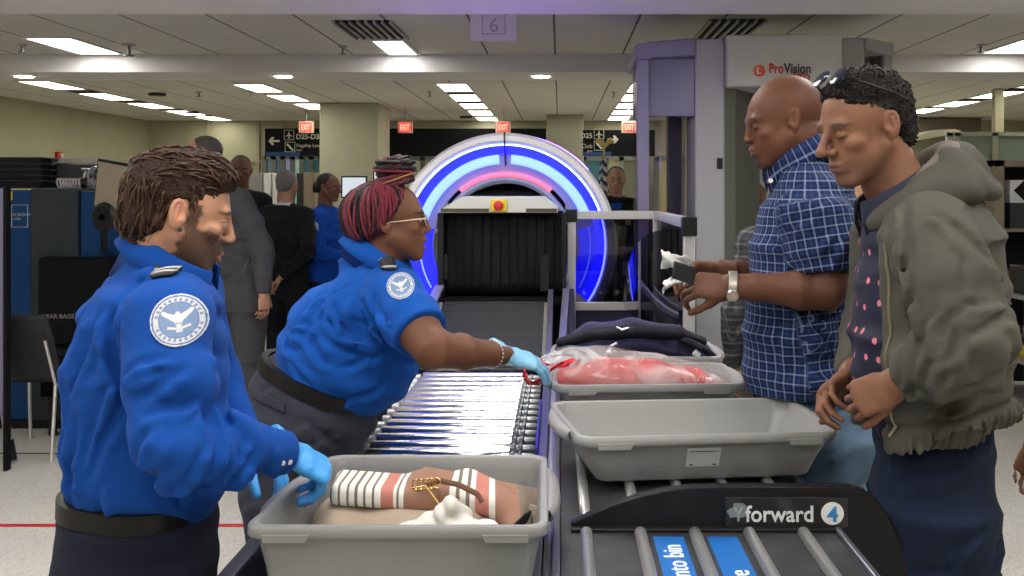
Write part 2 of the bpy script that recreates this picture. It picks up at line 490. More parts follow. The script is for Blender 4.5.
# ---------------------------------------------------------------- ceiling fixtures
def troffer(name, x0, x1, y0, y1, label, group, m=None):
    cx, cy = (x0+x1)/2, (y0+y1)/2
    r = thing(name, (cx, cy, ZC), label, 'ceiling light', group)
    mb = MB()
    for a in ((x0-.03,x1+.03,y0-.03,y0),(x0-.03,x1+.03,y1,y1+.03),(x0-.03,x0,y0,y1),(x1,x1+.03,y0,y1)): mb.box(*a, ZC-.014, ZC+.004)
    mb.build('frame', M_beam, r)
    MB().box(x0, x1, y0, y1, ZC-.008, ZC+.004).build('diffuser', m or M_lt, r)
    return r
M_lt2 = mat('diffuser_far', (.9,.9,.85), .5, emit=(1,.95,.80), es=11)
troffer('ceiling_light', -4.12, -3.78, 7.72, 8.58, 'bright slanting ceiling panel light at upper left in the near bay', None)
troffer('ceiling_light', -1.47, -1.24, 7.85, 8.62, 'bright ceiling panel light behind the black vent left of the hanging sign', None)
troffer('ceiling_light', 3.62, 3.95, 7.75, 8.55, 'bright ceiling panel light at the far right edge of the near bay', None)
# near room lights, above and behind the camera
for i, (x, y) in enumerate([(-4.1,1.5),(-2.2,1.5),(-.35,1.5),(1.5,1.5),(3.6,1.5),(-4.1,3.8),(-2.2,3.8),(-.35,3.8),(1.5,3.8),(3.6,3.8),(-2.2,-.6),(-.35,-.6),(1.5,-.6)]):
    troffer('ceiling_light', x-.3, x+.3, y-.6, y+.6, 'white recessed ceiling panel light overhead out of view', 'panel lights over the checkpoint lanes')
def strip(X, Ys, what, vents=True):
    for i, y in enumerate(Ys):
        troffer('ceiling_light', X-.16, X+.16, y-.42, y+.42, what, what.split(' light')[0]+' row', M_lt2)
    if vents and len(Ys) > 1:
        for a, b in zip(Ys[:-1], Ys[1:]):
            r = MB()
            r.box(X-.15, X+.15, a+.47, b-.47, ZC-.012, ZC+.004)
            o = r.build('ceiling_vent', M_dark)
            tag(o, 'dark slot vent between two lights in the '+what.split(' light')[0].replace('ceiling panel', 'row of ceiling panel')+' row', 'vent', 'dark vents between '+what.split(' light')[0]+' lights')
strip(-5.68, (11.2,12.55,13.9,15.2,16.4), 'far left ceiling panel light in a long diagonal row')
strip(-3.46, (11.5,12.75,14.0), 'left middle ceiling panel light in front of the pillar', False)
strip(-1.2, (11.45,12.7,13.95,15.2,16.45), 'centre ceiling panel light in the row above the glowing arch')
strip(.96, (11.5,12.7,13.9,15.1,16.3), 'right middle ceiling panel light in the row beside the scanner')
strip(3.2, (11.5,12.7,13.9,15.1,16.3), 'ceiling panel light behind the body scanner')
strip(5.38, (11.0,12.3,13.6,14.8,16.0), 'far right ceiling panel light in a long diagonal row')
def vent(x0, x1, y0, y1, label, n):
    r = thing('ceiling_vent', ((x0+x1)/2, (y0+y1)/2, ZC), label, 'vent')
    MB().box(x0, x1, y0, y1, ZC-.004, ZC+.003).build('backing', M_blackm, r)
    mb = MB()
    for i in range(n+1):
        x = x0+(x1-x0)*i/n; mb.box(x-.01, x+.01, y0, y1, ZC-.02, ZC)
    mb.build('slats', mat('vent_slat', (.4,.39,.37), .5), r)
vent(-1.58, -1.18, 6.95, 7.76, 'black slatted ceiling vent beside the panel light left of the hanging sign', 7)
vent(1.04, 1.42, 6.9, 7.85, 'black slatted ceiling vent above the body scanner', 6)
# downlights on the second beam, with a real spot in each
for i, (x, lb) in enumerate(((-4.84,'round glowing downlight on the beam at far left'),(-2.5,'round glowing downlight on the beam above the suited men'),(-.17,'round glowing downlight on the beam above the lit arch'),(2.16,'round glowing downlight on the beam hidden behind the scanner'),(4.5,'round glowing downlight on the beam past the right edge'))):
    r = thing('downlight', (x, 9.03, 2.595), lb, 'downlight')
    MB().lathe([(.07,-.004),(.115,-.012),(.115,0),(.07,0)], (x,9.03,2.597), (0,0,1), n=28, close=True).build('ring', M_white, r, smooth=True)
    MB().cyl((x,9.03,2.588), (x,9.03,2.594), .075, n=24).build('lamp', mat('lamp_glow', (1,.95,.8), .5, emit=(1,.93,.75), es=30), r)
# speakers / sprinklers / domes in the ceiling
def disc(name, x, y, z, r, m, label, cat, h=.01):
    o = MB().lathe([(0,-h),(r*.8,-h),(r,-.001),(r,.002),(0,.002)], (x,y,z), (0,0,1), n=28).build(name, m, smooth=True)
    tag(o, label, cat)
M_spk = mat('grille_disc', (.36,.34,.35), .8)
disc('ceiling_speaker', X_(385,5.45), 5.5, 2.60, .15, M_spk, 'flat round speaker disc on the near beam left of the hanging sign', 'speaker')
disc('ceiling_speaker', X_(872,5.45), 5.5, 2.60, .15, M_spk, 'flat round speaker disc on the near beam above the scanner', 'speaker')
disc('ceiling_speaker', X_(430,7.15), 7.15, ZC, .15, M_spk, 'flat round speaker disc on ceiling between black vent and hanging sign', 'speaker')
def dome(x, y, label):
    r = thing('security_camera', (x,y,ZC), label, 'camera')
    MB().cyl((x,y,ZC-.03), (x,y,ZC), .10, n=24).build('base', M_grayp, r, smooth=True)
    MB().lathe([(.001,-.13),(.03,-.125),(.055,-.10),(.07,-.06),(.075,-.03)], (x,y,ZC), (0,0,1), n=24).build('dome', M_black, r, smooth=True)
dome(X_(157,12.2), 12.2, 'dark ceiling camera dome, nearer one above the officer at left')
dome(X_(192,15.0), 15.0, 'dark ceiling camera dome, farther one near the left back wall')
dome(X_(466,16), 16.0, 'dark ceiling camera dome beside the centre row of lights')
def sprinkler(x, y, label, s=1):
    r = thing('sprinkler', (x,y,ZC), label, 'sprinkler')
    MB().cyl((x,y,ZC-.012), (x,y,ZC), .035*s, n=16).build('plate', M_alud, r, smooth=True)
    MB().cyl((x,y,ZC-.06*s), (x,y,ZC-.012), .010*s, n=8).cyl((x,y,ZC-.065*s), (x,y,ZC-.058*s), .028*s, n=12).build('head', M_steel, r, smooth=True)
sprinkler(X_(22,8.1), 8.1, 'small sprinkler on the ceiling at the left edge')
sprinkler(X_(129,8.1), 8.1, 'larger sprinkler on the ceiling right of the slanting panel light', 1.5)
sprinkler(X_(343,8.2), 8.2, 'small sprinkler on ceiling left of the black vent')
sprinkler(X_(981,8.1), 8.1, 'small sprinkler on ceiling at right above the man in the grey jacket')
for px, yy, lb in ((199,12,'upper left far bay'),(251,12,'far bay above the suited men'),(430,12,'far bay left of the centre lights'),(614,12,'far bay left of the scanner')):
    sprinkler(X_(px, yy), yy, 'tiny sprinkler on ceiling in the '+lb)
# hanging lane number sign
y = 6.5; r = thing('lane_sign', (X_(494,y), y, ZC), 'white square lane number sign hanging from ceiling above the arch', 'sign')
x0, x1, z0, z1 = X_(470,y), X_(517,y), Z_(41,y), Z_(10,y)
MB().box(x0, x1, y, y+.03, z0, z1).build('panel', mat('sign_lavender_white', (.68,.66,.66), .5), r, bevel=.004)
MB().box(x0+.05, x0+.08, y+.005, y+.025, z1, ZC).box(x1-.08, x1-.05, y+.005, y+.025, z1, ZC).each('bracket', M_alu, r)
mb = MB(); fr = [(X_(482,y),Z_(34,y)),(X_(505,y),Z_(34,y)),(X_(505,y),Z_(14,y)),(X_(482,y),Z_(14,y))]
M_fr = mat('faint_print', (.38,.36,.36), .6)
mb.tube([(a, y-.002, b) for a, b in fr], .004, n=6, closed=True).build('border', M_fr, r)
text('6', .13, (X_(489,y), y-.003, Z_(32,y)), (1,0,0), (0,0,1), M_fr, 'numeral', r)
# exit signs
def exit_sign(px, Y, label, py=127, lit='EXIT'):
    c = at(px, py, Y); s = Y/1000
    r = thing('exit_sign', (c.x, c.y, c.z+.12), label, 'exit sign')
    MB().box(c.x-7.5*s, c.x+7.5*s, Y, Y+.06, c.z-6*s, c.z+6*s).build('housing', M_exitw, r, bevel=.01)
    mb = MB().box(c.x-5.6*s, c.x+5.6*s, Y-.01, Y, c.z-4.4*s, c.z+4.4*s); mb.build('face', M_exit, r)
    text(lit, 8.2*s, (c.x, Y-.014, c.z-3*s), (1,0,0), (0,0,1), mat('exit_letters', (.8,.3,.25), .5, emit=(1,.35,.25), es=2.2), 'lettering', r, align='CENTER', sx=.55, bold=.002)
    MB().cyl((c.x, Y+.03, c.z+6*s), (c.x, Y+.03, ZC), .012).build('stem', M_alud, r)
exit_sign(306, 14.6, 'red lit exit sign over the black direction sign left of the pillar')
exit_sign(405, 14.6, 'red lit exit sign right of the beige pillar')
exit_sign(503, 14.6, 'red lit exit sign above the top of the glowing arch')
exit_sign(629, 14.2, 'red lit exit sign beside the body scanner')
# direction signs
def dsign(x0, x1, y0, y1, Y, label, blue=None):
    cx = (X_(x0,Y)+X_(x1,Y))/2
    r = thing('direction_sign', (cx, Y, ZC), label, 'sign')
    MB().box(X_(x0,Y), X_(x1,Y), Y, Y+.12, Z_(y1,Y), Z_(y0,Y)).build('panel', M_sign, r)
    if blue:
        MB().box(X_(blue[0],Y), X_(blue[1],Y), Y-.01, Y, Z_(blue[3],Y), Z_(blue[2],Y)).build('blue_strip', M_signblue, r)
    return r
def arrow(px, py, w, Y, parent, sgn):
    c = at(px, py, Y-.02); k = Y/1000; a = w*k
    mb = MB(); pts = [(-a*.5,-a*.09),(a*.12,-a*.09),(-a*.02,-a*.36),(a*.2,-a*.36),(a*.5,0),(a*.2,a*.36),(-a*.02,a*.36),(a*.12,a*.09),(-a*.5,a*.09)]
    mb.prism([(p*sgn, q) for p, q in pts], c, (1,0,0), (0,0,1), .006); mb.build('arrow', M_letter, parent)
def picto(px, py, w, Y, parent, kind):
    c = at(px, py, Y-.02); a = w*Y/1000/2
    mb = MB(); mb.tube([c+V((-a,0,-a)), c+V((a,0,-a)), c+V((a,0,a)), c+V((-a,0,a))], a*.09, n=4, closed=True)
    if kind == 'plane':
        mb.prism([(0,a*.75),(a*.13,a*.5),(a*.13,a*.15),(a*.7,-a*.2),(a*.7,-a*.38),(a*.13,-a*.15),(a*.1,-a*.5),(a*.3,-a*.7),(-a*.3,-a*.7),(-a*.1,-a*.5),(-a*.13,-a*.15),(-a*.7,-a*.38),(-a*.7,-a*.2),(-a*.13,a*.15),(-a*.13,a*.5)], c, (1,0,0), (0,0,1), .005)
    else:
        mb.prism([(-a*.7,a*.7),(-a*.4,a*.7),(a*.7,-a*.5),(a*.7,-a*.75),(a*.4,-a*.75),(-a*.7,a*.4)], c, (1,0,0), (0,0,1), .005)
    mb.build('pictogram', M_letter, parent)
Y = 15.0
d = dsign(265, 323, 128.5, 156, Y, 'black overhead direction sign with left arrow, left of the pillar', (266,300,152,156))
arrow(274, 141, 11, Y, d, -1); picto(289, 135, 9.6, Y, d, 'plane'); picto(290, 147, 9.6, Y, d, 'escalator')
text('D25-D36', .105, at(296, 139, Y-.02), (1,0,0), (0,0,1), M_letter, 'lettering', d, bold=.003)
text('Flagship Lounge', .072, at(296, 147, Y-.02), (1,0,0), (0,0,1), M_letter, 'lettering', d)
text('Club', .045, at(296, 151, Y-.02), (1,0,0), (0,0,1), M_letter, 'lettering', d)
dsign(382, 546, 128.5, 156, Y, 'long black overhead sign panel behind the glowing arch')
d = dsign(583, 655, 130, 156, Y, 'black overhead direction sign with right arrow, left of the scanner', (583,611,152,156))
arrow(613, 139.5, 11, Y, d, 1); picto(599, 134, 9.6, Y, d, 'plane'); picto(599, 145.5, 9.6, Y, d, 'escalator')
text('D25', .105, at(592.5, 138, Y-.02), (1,0,0), (0,0,1), M_letter, 'lettering', d, align='RIGHT', bold=.003)
text('Club', .09, at(592.5, 148, Y-.02), (1,0,0), (0,0,1), M_letter, 'lettering', d, align='RIGHT')
text('gate', .05, at(592.5, 152, Y-.02), (1,0,0), (0,0,1), M_letter, 'lettering', d, align='RIGHT')
# glazed storefronts on the back wall
def storefront(n, x0, x1, y0, Y, cols):
    w = (x1-x0)/len(cols); z1 = Z_(y0, Y)
    fr = MB()
    for i in range(len(cols)+1): fr.box(X_(x0+w*i, Y)-.04, X_(x0+w*i, Y)+.04, Y-.05, Y+.05, 0, z1)
    fr.box(X_(x0,Y), X_(x1,Y), Y-.05, Y+.05, z1-.06, z1+.02).box(X_(x0,Y), X_(x1,Y), Y-.04, Y+.04, .9, .98)
    f = struct('window_%d' % n, fr, mat('window_frame', (.2,.22,.2), .4, .3))
    for i, c in enumerate(cols):
        MB().box(X_(x0+w*i,Y)+.04, X_(x0+w*(i+1),Y)-.04, Y, Y+.02, 0, z1-.06).build('pane', mat('lit_pane_%d_%d' % (n, i), c, .25, emit=c, es=.35), f)
T = (.05,.16,.17)
storefront(1, 265, 321, 156, 16.6, [(.12,.2,.24), (.10,.16,.20), (.35,.36,.6), (.45,.62,.58), T, (.03,.13,.13)])
storefront(2, 382, 546, 157, 16.6, [(.33,.32,.22), (.30,.29,.2), (.22,.24,.18), (.36,.34,.22)])
storefront(3, 584, 640, 157, 16.6, [(.06,.15,.17), (.30,.28,.16), (.12,.12,.08)])
storefront(4, 656, 760, 157, 16.6, [(.32,.28,.12), (.22,.2,.12), (.10,.10,.08), (.38,.36,.2)])
# fire alarm on the left wall
r = thing('fire_alarm', (-6.97, X_(0,1) and 14.0, 2.0), 'small red fire alarm high on the left wall', 'alarm')
MB().box(-7.0, -6.95, 13.85, 14.0, 1.93, 2.1).build('body', M_red, r, bevel=.005)
MB().cyl((-6.95,13.93,2.05), (-6.93,13.93,2.05), .03).build('strobe', M_white, r)
# red guide line on the floor
tag(MB().box(-3.2, -.75, 4.66, 4.70, 0, .0015).build('floor_tape', M_red), 'thin red tape line across the floor by the officers', 'tape')
tag(MB().box(-5.2, -2.2, 5.95, 5.97, 0, .0015).build('floor_tape', M_dark), 'dark line on the floor under the chairs at left', 'tape')
# right hand distance: partition, posts, cabinets
M_glz = glassmat('partition_glass', (.72,.80,.74), .08, .1)
Y = 11.0
r = thing('glass_partition', (X_(990,Y), Y, 0), 'pale framed glass partition behind the man in the grey jacket', 'partition')
mb = MB()
for px in (949, 957, 994, 1062): mb.box(X_(px,Y)-.03, X_(px,Y)+.03, Y-.03, Y+.03, 0, Z_(133,Y))
mb.box(X_(949,Y)-.04, X_(1064,Y), Y-.03, Y+.03, Z_(136,Y), Z_(132,Y)).box(X_(949,Y), X_(1064,Y), Y-.03, Y+.03, .85, .92)
mb.build('frame', mat('pale_frame', (.55,.58,.48), .5), r)
MB().box(X_(957,Y), X_(1062,Y), Y-.008, Y+.008, .1, Z_(136,Y)).build('pane', mat('frosted_glass', (.34,.42,.34), .35), r)
Y = 16.2
o = MB().box(X_(905,Y), X_(981,Y), Y, Y+.6, Z_(131,Y), Z_(118,Y)).build('overhead_board', mat('brown_board', (.17,.14,.10), .7)); tag(o, 'long brown board high on far wall at right', 'board')
Y = 12.5
o = MB().prism([(X_(915,Y),Z_(141,Y)),(X_(964,Y),Z_(132,Y)),(X_(955,Y),Z_(129,Y)),(X_(935,Y),Z_(130,Y)),(X_(918,Y),Z_(136,Y))], (0,Y,0), (1,0,0), (0,0,1), -1.2).build('canopy', mat('canopy_white', (.6,.6,.45), .5)); tag(o, 'pale slanting canopy edge behind the glass partition', 'canopy')
Y = 8.2
r = thing('green_monitor', (X_(985,Y), Y, 0), 'green lit screen on a post behind the grey jacket', 'monitor')
MB().box(X_(968,Y), X_(991,Y), Y, Y+.05, Z_(177,Y), Z_(161,Y)).build('housing', M_black, r, bevel=.004)
MB().box(X_(969,Y), X_(988,Y), Y-.004, Y, Z_(176,Y), Z_(162,Y)).build('screen', M_green, r)
MB().box(X_(982,Y)-.03, X_(982,Y)+.03, Y+.05, Y+.1, 0, Z_(165,Y)).build('post', M_alud, r)
Y = 7.9
r = thing('desk_monitor', (X_(981,Y), Y, 0), 'blue lit monitor beneath the green screen', 'monitor')
MB().box(X_(973,Y), X_(991,Y), Y, Y+.05, Z_(205,Y), Z_(183,Y)).build('housing', M_black, r, bevel=.004)
MB().box(X_(974,Y), X_(989.5,Y), Y-.004, Y, Z_(203,Y), Z_(185,Y)).build('screen', M_screenb, r)
MB().box(X_(982,Y)-.02, X_(982,Y)+.02, Y+.05, Y+.08, .9, Z_(190,Y)).box(X_(975,Y), X_(990,Y), Y-.05, Y+.15, .88, .9).build('stand', M_black, r)
Y = 7.6
r = thing('wooden_cabinet', (X_(1012,Y), Y, 0), 'tall tan cabinet at right edge holding boxes', 'cabinet')
M_tan = mat('tan_wood', (.30,.25,.18), .6, var=.08)
mb = MB(); x0, x1 = X_(994,Y), X_(1080,Y); zt = Z_(160,Y)
mb.box(x0, x0+.08, Y, Y+.5, 0, zt).box(x1-.05, x1, Y, Y+.5, 0, zt).box(x0, x1, Y, Y+.5, zt-.05, zt)
mb.build('carcass', M_tan, r, bevel=.003)
MB().box(x0+.08, x1-.05, Y+.46, Y+.49, .03, zt-.05).build('back_panel', M_dark, r)
mb = MB()
for z in (.45, .9, 1.25): mb.box(x0+.08, x1-.05, Y+.02, Y+.46, z, z+.025)
mb.each('shelf', M_tan, r)
b = thing('warning_box', (X_(1022,Y), Y+.1, 1.47), 'white box with black diamond mark inside the tan cabinet', 'box')
zz0, zz1 = Z_(203,Y), Z_(180,Y)
MB().box(X_(1013,Y), X_(1036,Y), Y+.05, Y+.35, zz0, zz1).build('carton', M_paper, b, bevel=.004)
c = at(1023.5, 190.5, Y+.049); a = .075
MB().prism([(-a,0),(0,-a),(a,0),(0,a)], c, (1,0,0), (0,0,1), .003).build('diamond', M_black, b)
MB().box(X_(1012,Y), X_(1040,Y), Y+.03, Y+.4, 1.275, zz0).build('lower_tray', M_grayp, b)
Y = 7.4
r = thing('side_table', (X_(1010,Y), Y, 0), 'steel side table with trays at right behind the jacket', 'table')
x0, x1 = X_(996,Y), X_(1060,Y)
MB().box(x0, x1, Y-.45, Y-.02, .80, .83).box(x0, x1, Y-.45, Y-.02, .35, .37).each('shelf_top', M_alud, r, bevel=.003)
for x in (x0+.03, x1-.03):
    for yy in (Y-.43, Y-.05): MB().box(x-.015, x+.015, yy-.015, yy+.015, 0, .8).build('leg', M_alud, r)
tag(MB().box(x0+.05, x0+.28, Y-.4, Y-.1, .83, 1.03).build('black_case', M_black, bevel=.01), 'black case standing on the steel side table', 'case')
tag(MB().box(x0+.1, x0+.4, Y-.4, Y-.1, .37, .44).build('yellow_tray', M_yel, bevel=.01), 'yellow tray on the lower shelf of the steel table', 'tray')
tag(MB().box(x0+.32, x0+.5, Y-.35, Y-.08, .83, .93).build('grey_case', M_alud, bevel=.01), 'light grey case on the steel side table', 'case')
# ================================================================ baggage machine and clutter at left
Y = 6.6
r = thing('baggage_scanner', (-3.4, 7.0, 0), 'dark grey and blue baggage scanner behind the officer at left', 'baggage scanner')
xa, xb = -3.95, -2.88
top = Z_(190,Y)
MB().box(xa, X_(32,Y), Y, Y+.7, .05, top).build('end_panel', M_blue, r, bevel=.01)
MB().box(X_(32,Y), X_(80,Y), Y-.03, Y+.7, .05, top+.01).build('housing', mat('scanner_grey', (.028,.036,.040), .55, spec=.2), r, bevel=.015)
MB().box(X_(80,Y), X_(120,Y), Y, Y+.7, .05, top-.01).build('blue_panel', M_blue, r, bevel=.01)
MB().box(X_(46,Y), X_(124,Y), Y-.12, Y-.01, .55, Z_(256,Y)).build('hood', M_blackm, r, bevel=.03)
MB().box(xa, X_(120,Y), Y-.02, Y+.7, 0, .05).build('plinth', M_black, r)
MB().box(X_(7,Y), X_(12.5,Y), Y-.005, Y, Z_(200,Y), Z_(191.5,Y)).build('yellow_label', M_yel, r)
c = [(X_(12,Y),Z_(227,Y)),(X_(28,Y),Z_(227,Y)),(X_(28,Y),Z_(205,Y)),(X_(12,Y),Z_(205,Y))]
M_pr = mat('pale_print', (.35,.38,.42), .6)
MB().tube([(a, Y-.004, b) for a, b in c], .004, n=4, closed=True).build('label_outline', M_pr, r)
text('SCREENING', .028, (X_(13,Y), Y-.005, Z_(216,Y)), (1,0,0), (0,0,1), M_pr, 'lettering', r)
text('LANE', .022, (X_(13,Y), Y-.005, Z_(220,Y)), (1,0,0), (0,0,1), M_pr, 'lettering', r)
text('CLEAR BAGS', .04, (X_(49,Y), Y-.125, Z_(316,Y)), (1,0,0), (0,0,1), mat('worn_white', (.25,.25,.25), .6), 'lettering', r)
# bright panel with post at far left
r = thing('divider_panel', (X_(4,5.6), 5.6, 0), 'tall narrow lilac divider panel at the left edge', 'divider')
Y = 5.6
MB().box(X_(-30,Y), X_(5,Y), Y, Y+.03, .3, Z_(188,Y)).build('panel', mat('lilac_panel', (.17,.15,.22), .4), r)
MB().box(X_(5,Y), X_(8,Y), Y-.02, Y+.03, .0, Z_(186,Y)).build('edge_post', M_blackm, r)
r = thing('stanchion', (X_(10,5.9), 5.7, 0), 'slanting silver stand leg at the left edge with black foot', 'stand')
MB().cyl(at(-12,300,5.75), at(9,442,5.75), .022).build('pole', M_alud, r, smooth=True)
MB().cyl(at(8.6,440,5.75), at(12,460,5.75), .027).build('foot', M_black, r, smooth=True)
# black bins on top of the scanner
Y = 6.9
for i in range(5):
    z = top+.012+i*.040; x0, x1 = X_(-15,Y), X_(41,Y); y0, y1 = Y+.02, Y+.5; vs = []
    for ins, zz_ in ((.05,z),(.012,z+.045),(.0,z+.045),(.0,z+.056),(.016,z+.056),(.06,z+.008)): vs += [(x0+ins,y0+ins,zz_),(x1-ins,y0+ins,zz_),(x1-ins,y1-ins,zz_),(x0+ins,y1-ins,zz_)]
    fs = [(k*4+j, k*4+(j+1) % 4, k*4+4+(j+1) % 4, k*4+4+j) for k in range(5) for j in range(4)]+[(3,2,1,0),(20,21,22,23)]
    r = thing('stacked_bin', ((x0+x1)/2, (y0+y1)/2, z), 'dark grey tray, %s of the stack on the baggage scanner' % ['lowest','second','middle','fourth','topmost'][i], 'bin', 'dark trays stacked on the baggage scanner')
    MB().add(vs, fs).build('tray', M_grayp, r, bevel=.005)
    MB().box(x1-.012, x1+.022, y0+.12, y1-.12, z+.036, z+.054).build('handle', M_grayp, r, bevel=.005)
Y = 7.0
r = thing('cable_rack', (X_(75,Y), Y, top), 'low rack of white coils on top of the baggage scanner', 'rack')
MB().box(X_(50,Y), X_(97,Y), Y+.1, Y+.14, top, Z_(164,Y)).build('back', M_grayp, r)
MB().box(X_(44,Y), X_(100,Y), Y+.1, Y+.2, Z_(163,Y), Z_(158,Y)).build('rail', M_alud, r)
mb = MB()
for i in range(12):
    x = X_(57,Y)+i*.022; mb.lathe([(.03,-.007),(.042,0),(.03,.007),(.022,0)], (x,Y+.03,top+.045), (1,0,.2), n=14, close=True)
mb.build('coils', M_white, r, smooth=True)
r = thing('headset', (X_(90,Y), Y-.1, top), 'silver crumpled headset on top of scanner beside the monitor', 'headset')
mb = MB(); random.seed(3); c = at(88,178,Y-.05)
for i in range(7): mb.tube([c+V((random.uniform(-.05,.05), random.uniform(-.05,.05), random.uniform(-.06,.08))) for _ in range(4)], .008, n=6)
mb.build('wires', M_alu, r, smooth=True)
MB().lathe([(.0,-.02),(.04,-.015),(.045,.015),(0,.02)], at(84,183,Y-.06), (1,.3,0), n=16).build('ear_cup', M_black, r, smooth=True)
# monitor seen from behind, tilted
Y = 6.0
r = thing('tilted_monitor', (X_(112,Y), Y+.1, top), 'tilted monitor with beige back on an arm behind the officer', 'monitor')
P4 = [at(99,161,Y+.12), at(131,167,Y), at(130,212,Y), at(95,206,Y+.1)]
def slab(mb, pts, t):
    n = (pts[1]-pts[0]).cross(pts[3]-pts[0]).normalized()*t
    vs = pts+[p+n for p in pts]; k = len(pts)
    mb.add(vs, [tuple(range(k))[::-1], tuple(range(k, 2*k))]+[(i, (i+1) % k, k+(i+1) % k, k+i) for i in range(k)]); return mb
ctr = sum(P4, V())/4
slab(MB(), [ctr+(p-ctr)*1.12+V((.0,.0,0)) for p in P4], (.05 if (P4[1]-P4[0]).cross(P4[3]-P4[0]).y > 0 else -.05)).build('bezel', M_black, r, bevel=.006)
slab(MB(), [p+V((0,-.012,0)) for p in [ctr+(p-ctr)*.99 for p in P4]], .006).build('panel', mat('beige_panel', (.24,.20,.15), .5), r)
MB().tube([at(104,214,Y+.1), at(104,250,Y+.3), at(104,250,6.62)], .02).build('arm', M_black, r, smooth=True)
MB().lathe([(.02,-.02),(.07,-.02),(.09,0),(.07,.02),(.02,.02)], at(104,217,Y+.02), (.3,1,0), n=20).build('handle_wheel', M_black, r, smooth=True)
# stacking chair
def chair_at(px, Y, label, rz):
    x = X_(px, Y); r = thing('stacking_chair', (x, Y, 0), label, 'chair')
    r.rotation_euler.z = rz
    def B(mb, n, m, **k):
        o = mb.build(n, m, **k); o.parent = r; return o
    def shell(u, v):
        # v 0..1 : seat front -> seat rear -> top of the back
        w = .215+.01*math.sin(v*PI); a = (u-.5)*2
        if v < .5: y = -.22+.42*(v/.5); z = .45-.02*math.sin(v/.5*PI)
        else:
            t = (v-.5)/.5; y = .20+.03*math.sin(t*PI/2)+.07*t; z = .45+.40*t
        y -= .0; z += .015*a*a if v < .5 else 0; y -= .05*a*a if v >= .5 else 0
        return (a*w*(1-.12*max(0, v-.85)/.15), y, z)
    M_ch = mat('chair_charcoal', (.022,.023,.025), .5, spec=.25)
    B(MB().grid(lambda u, v: shell(u, v*.5), 12, 12), 'seat', M_ch, smooth='all', solid=.012)
    B(MB().grid(lambda u, v: shell(u, .5+v*.5), 12, 14), 'backrest', M_ch, smooth='all', solid=.012)
    for s in (-1, 1):
        B(MB().tube([(s*.21,-.19,.43), (s*.235,-.24,.0)], .011), 'leg', M_alu, smooth=True)
        B(MB().tube([(s*.21,.19,.43), (s*.235,.27,.0)], .011), 'leg', M_alu, smooth=True)
        B(MB().tube([(s*.21,-.19,.43), (s*.215,.0,.42), (s*.21,.19,.43), (s*.19,.26,.7)], .010), 'side_rail', M_alu, smooth=True)
    return r
chair_at(42, 6.05, 'grey plastic stacking chair with chrome legs beside the baggage scanner', math.radians(174))
Y = 6.35
r = thing('scanner_undercarriage', (X_(60,Y), Y+.1, 0), 'black machine base with yellow tags under the baggage scanner hood', 'machine base')
MB().box(X_(38,Y), X_(118,Y), Y+.02, Y+.12, .25, .5).build('skirt', M_blackm, r, bevel=.01)
for px in (29+20, 62, 88, 110): MB().cyl((X_(px,Y), Y+.05, 0), (X_(px,Y), Y+.05, .3), .025).build('foot', M_black, r, smooth=True)
MB().box(X_(48,Y), X_(52,Y), Y+.01, Y+.02, .38, .46).box(X_(66,Y), X_(74,Y), Y+.01, Y+.02, .44, .49).each('yellow_tag', M_yel, r)
# far desks: monitors on a counter behind the officers
Y = 12.0
r = thing('podium_counter', (X_(400,Y), Y, 0), 'long pale counter in the distance behind the arch', 'counter')
MB().box(X_(240,Y), X_(470,Y), Y, Y+.6, 1.04, 1.08).build('worktop', mat('counter_top', (.35,.34,.28), .5), r, bevel=.005)
MB().box(X_(245,Y), X_(465,Y), Y+.1, Y+.55, 0, 1.04).build('base', mat('counter_base', (.25,.24,.18), .6), r)
def far_monitor(px0, px1, py0, py1, Y, label, scr=M_screen):
    cx = (X_(px0,Y)+X_(px1,Y))/2; z0, z1 = Z_(py1,Y), Z_(py0,Y)
    r = thing('desk_monitor', (cx, Y, 1.08), label, 'monitor')
    MB().box(X_(px0,Y), X_(px1,Y), Y, Y+.04, z0, z1).build('housing', M_black, r, bevel=.004)
    MB().box(X_(px0,Y)+.018, X_(px1,Y)-.018, Y-.004, Y, z0+.018, z1-.018).build('screen', scr, r)
    MB().box(cx-.02, cx+.02, Y+.04, Y+.07, 1.08, z0+.1).box(cx-.1, cx+.1, Y-.02, Y+.16, 1.08, 1.09).build('stand', M_black, r)
    return r
far_monitor(341, 367, 176, 198, 12.1, 'white lit monitor beside the distant officer in blue')
far_monitor(373, 394, 169, 190, 12.2, 'white lit monitor mostly hidden by the braided bun')
Y = 12.3
for i, (a, b_, c_, e, lb, m) in enumerate(((248,262,173,200,'grey document stand at left end of the distant counter',M_alud),(263,270,173,195,'tall white folder on the distant counter',M_paper),(272,281,174,190,'pale file box behind the man in black suit',M_paper),(296,303,173,205,'dark grey panel right of the black suited man',M_grayp),(303,314,172,205,'beige panel box on distant counter',M_tan))):
    x0, x1 = X_(a,Y), X_(b_,Y)
    o = MB().box(x0, x1, Y+.02, Y+.3, 1.08, Z_(c_,Y)).box(x0+.02, x1-.02, Y+.01, Y+.02, 1.1, Z_(c_,Y)-.03).build('counter_box', m, bevel=.006); tag(o, lb, 'box')
o = MB().box(X_(257,11.8)-.02, X_(262,11.8), 11.8, 11.85, 0, .9).build('wall_post', mat('post_cream2', (.5,.5,.35), .5)); tag(o, 'pale narrow post between the two suited men', 'post')
o = MB().box(X_(302,9.0), X_(318,9.0), 9.0, 9.4, 0, Z_(285,9.0)).build('red_box', M_red, bevel=.01); tag(o, 'red box on the floor behind the distant officer in blue', 'box')
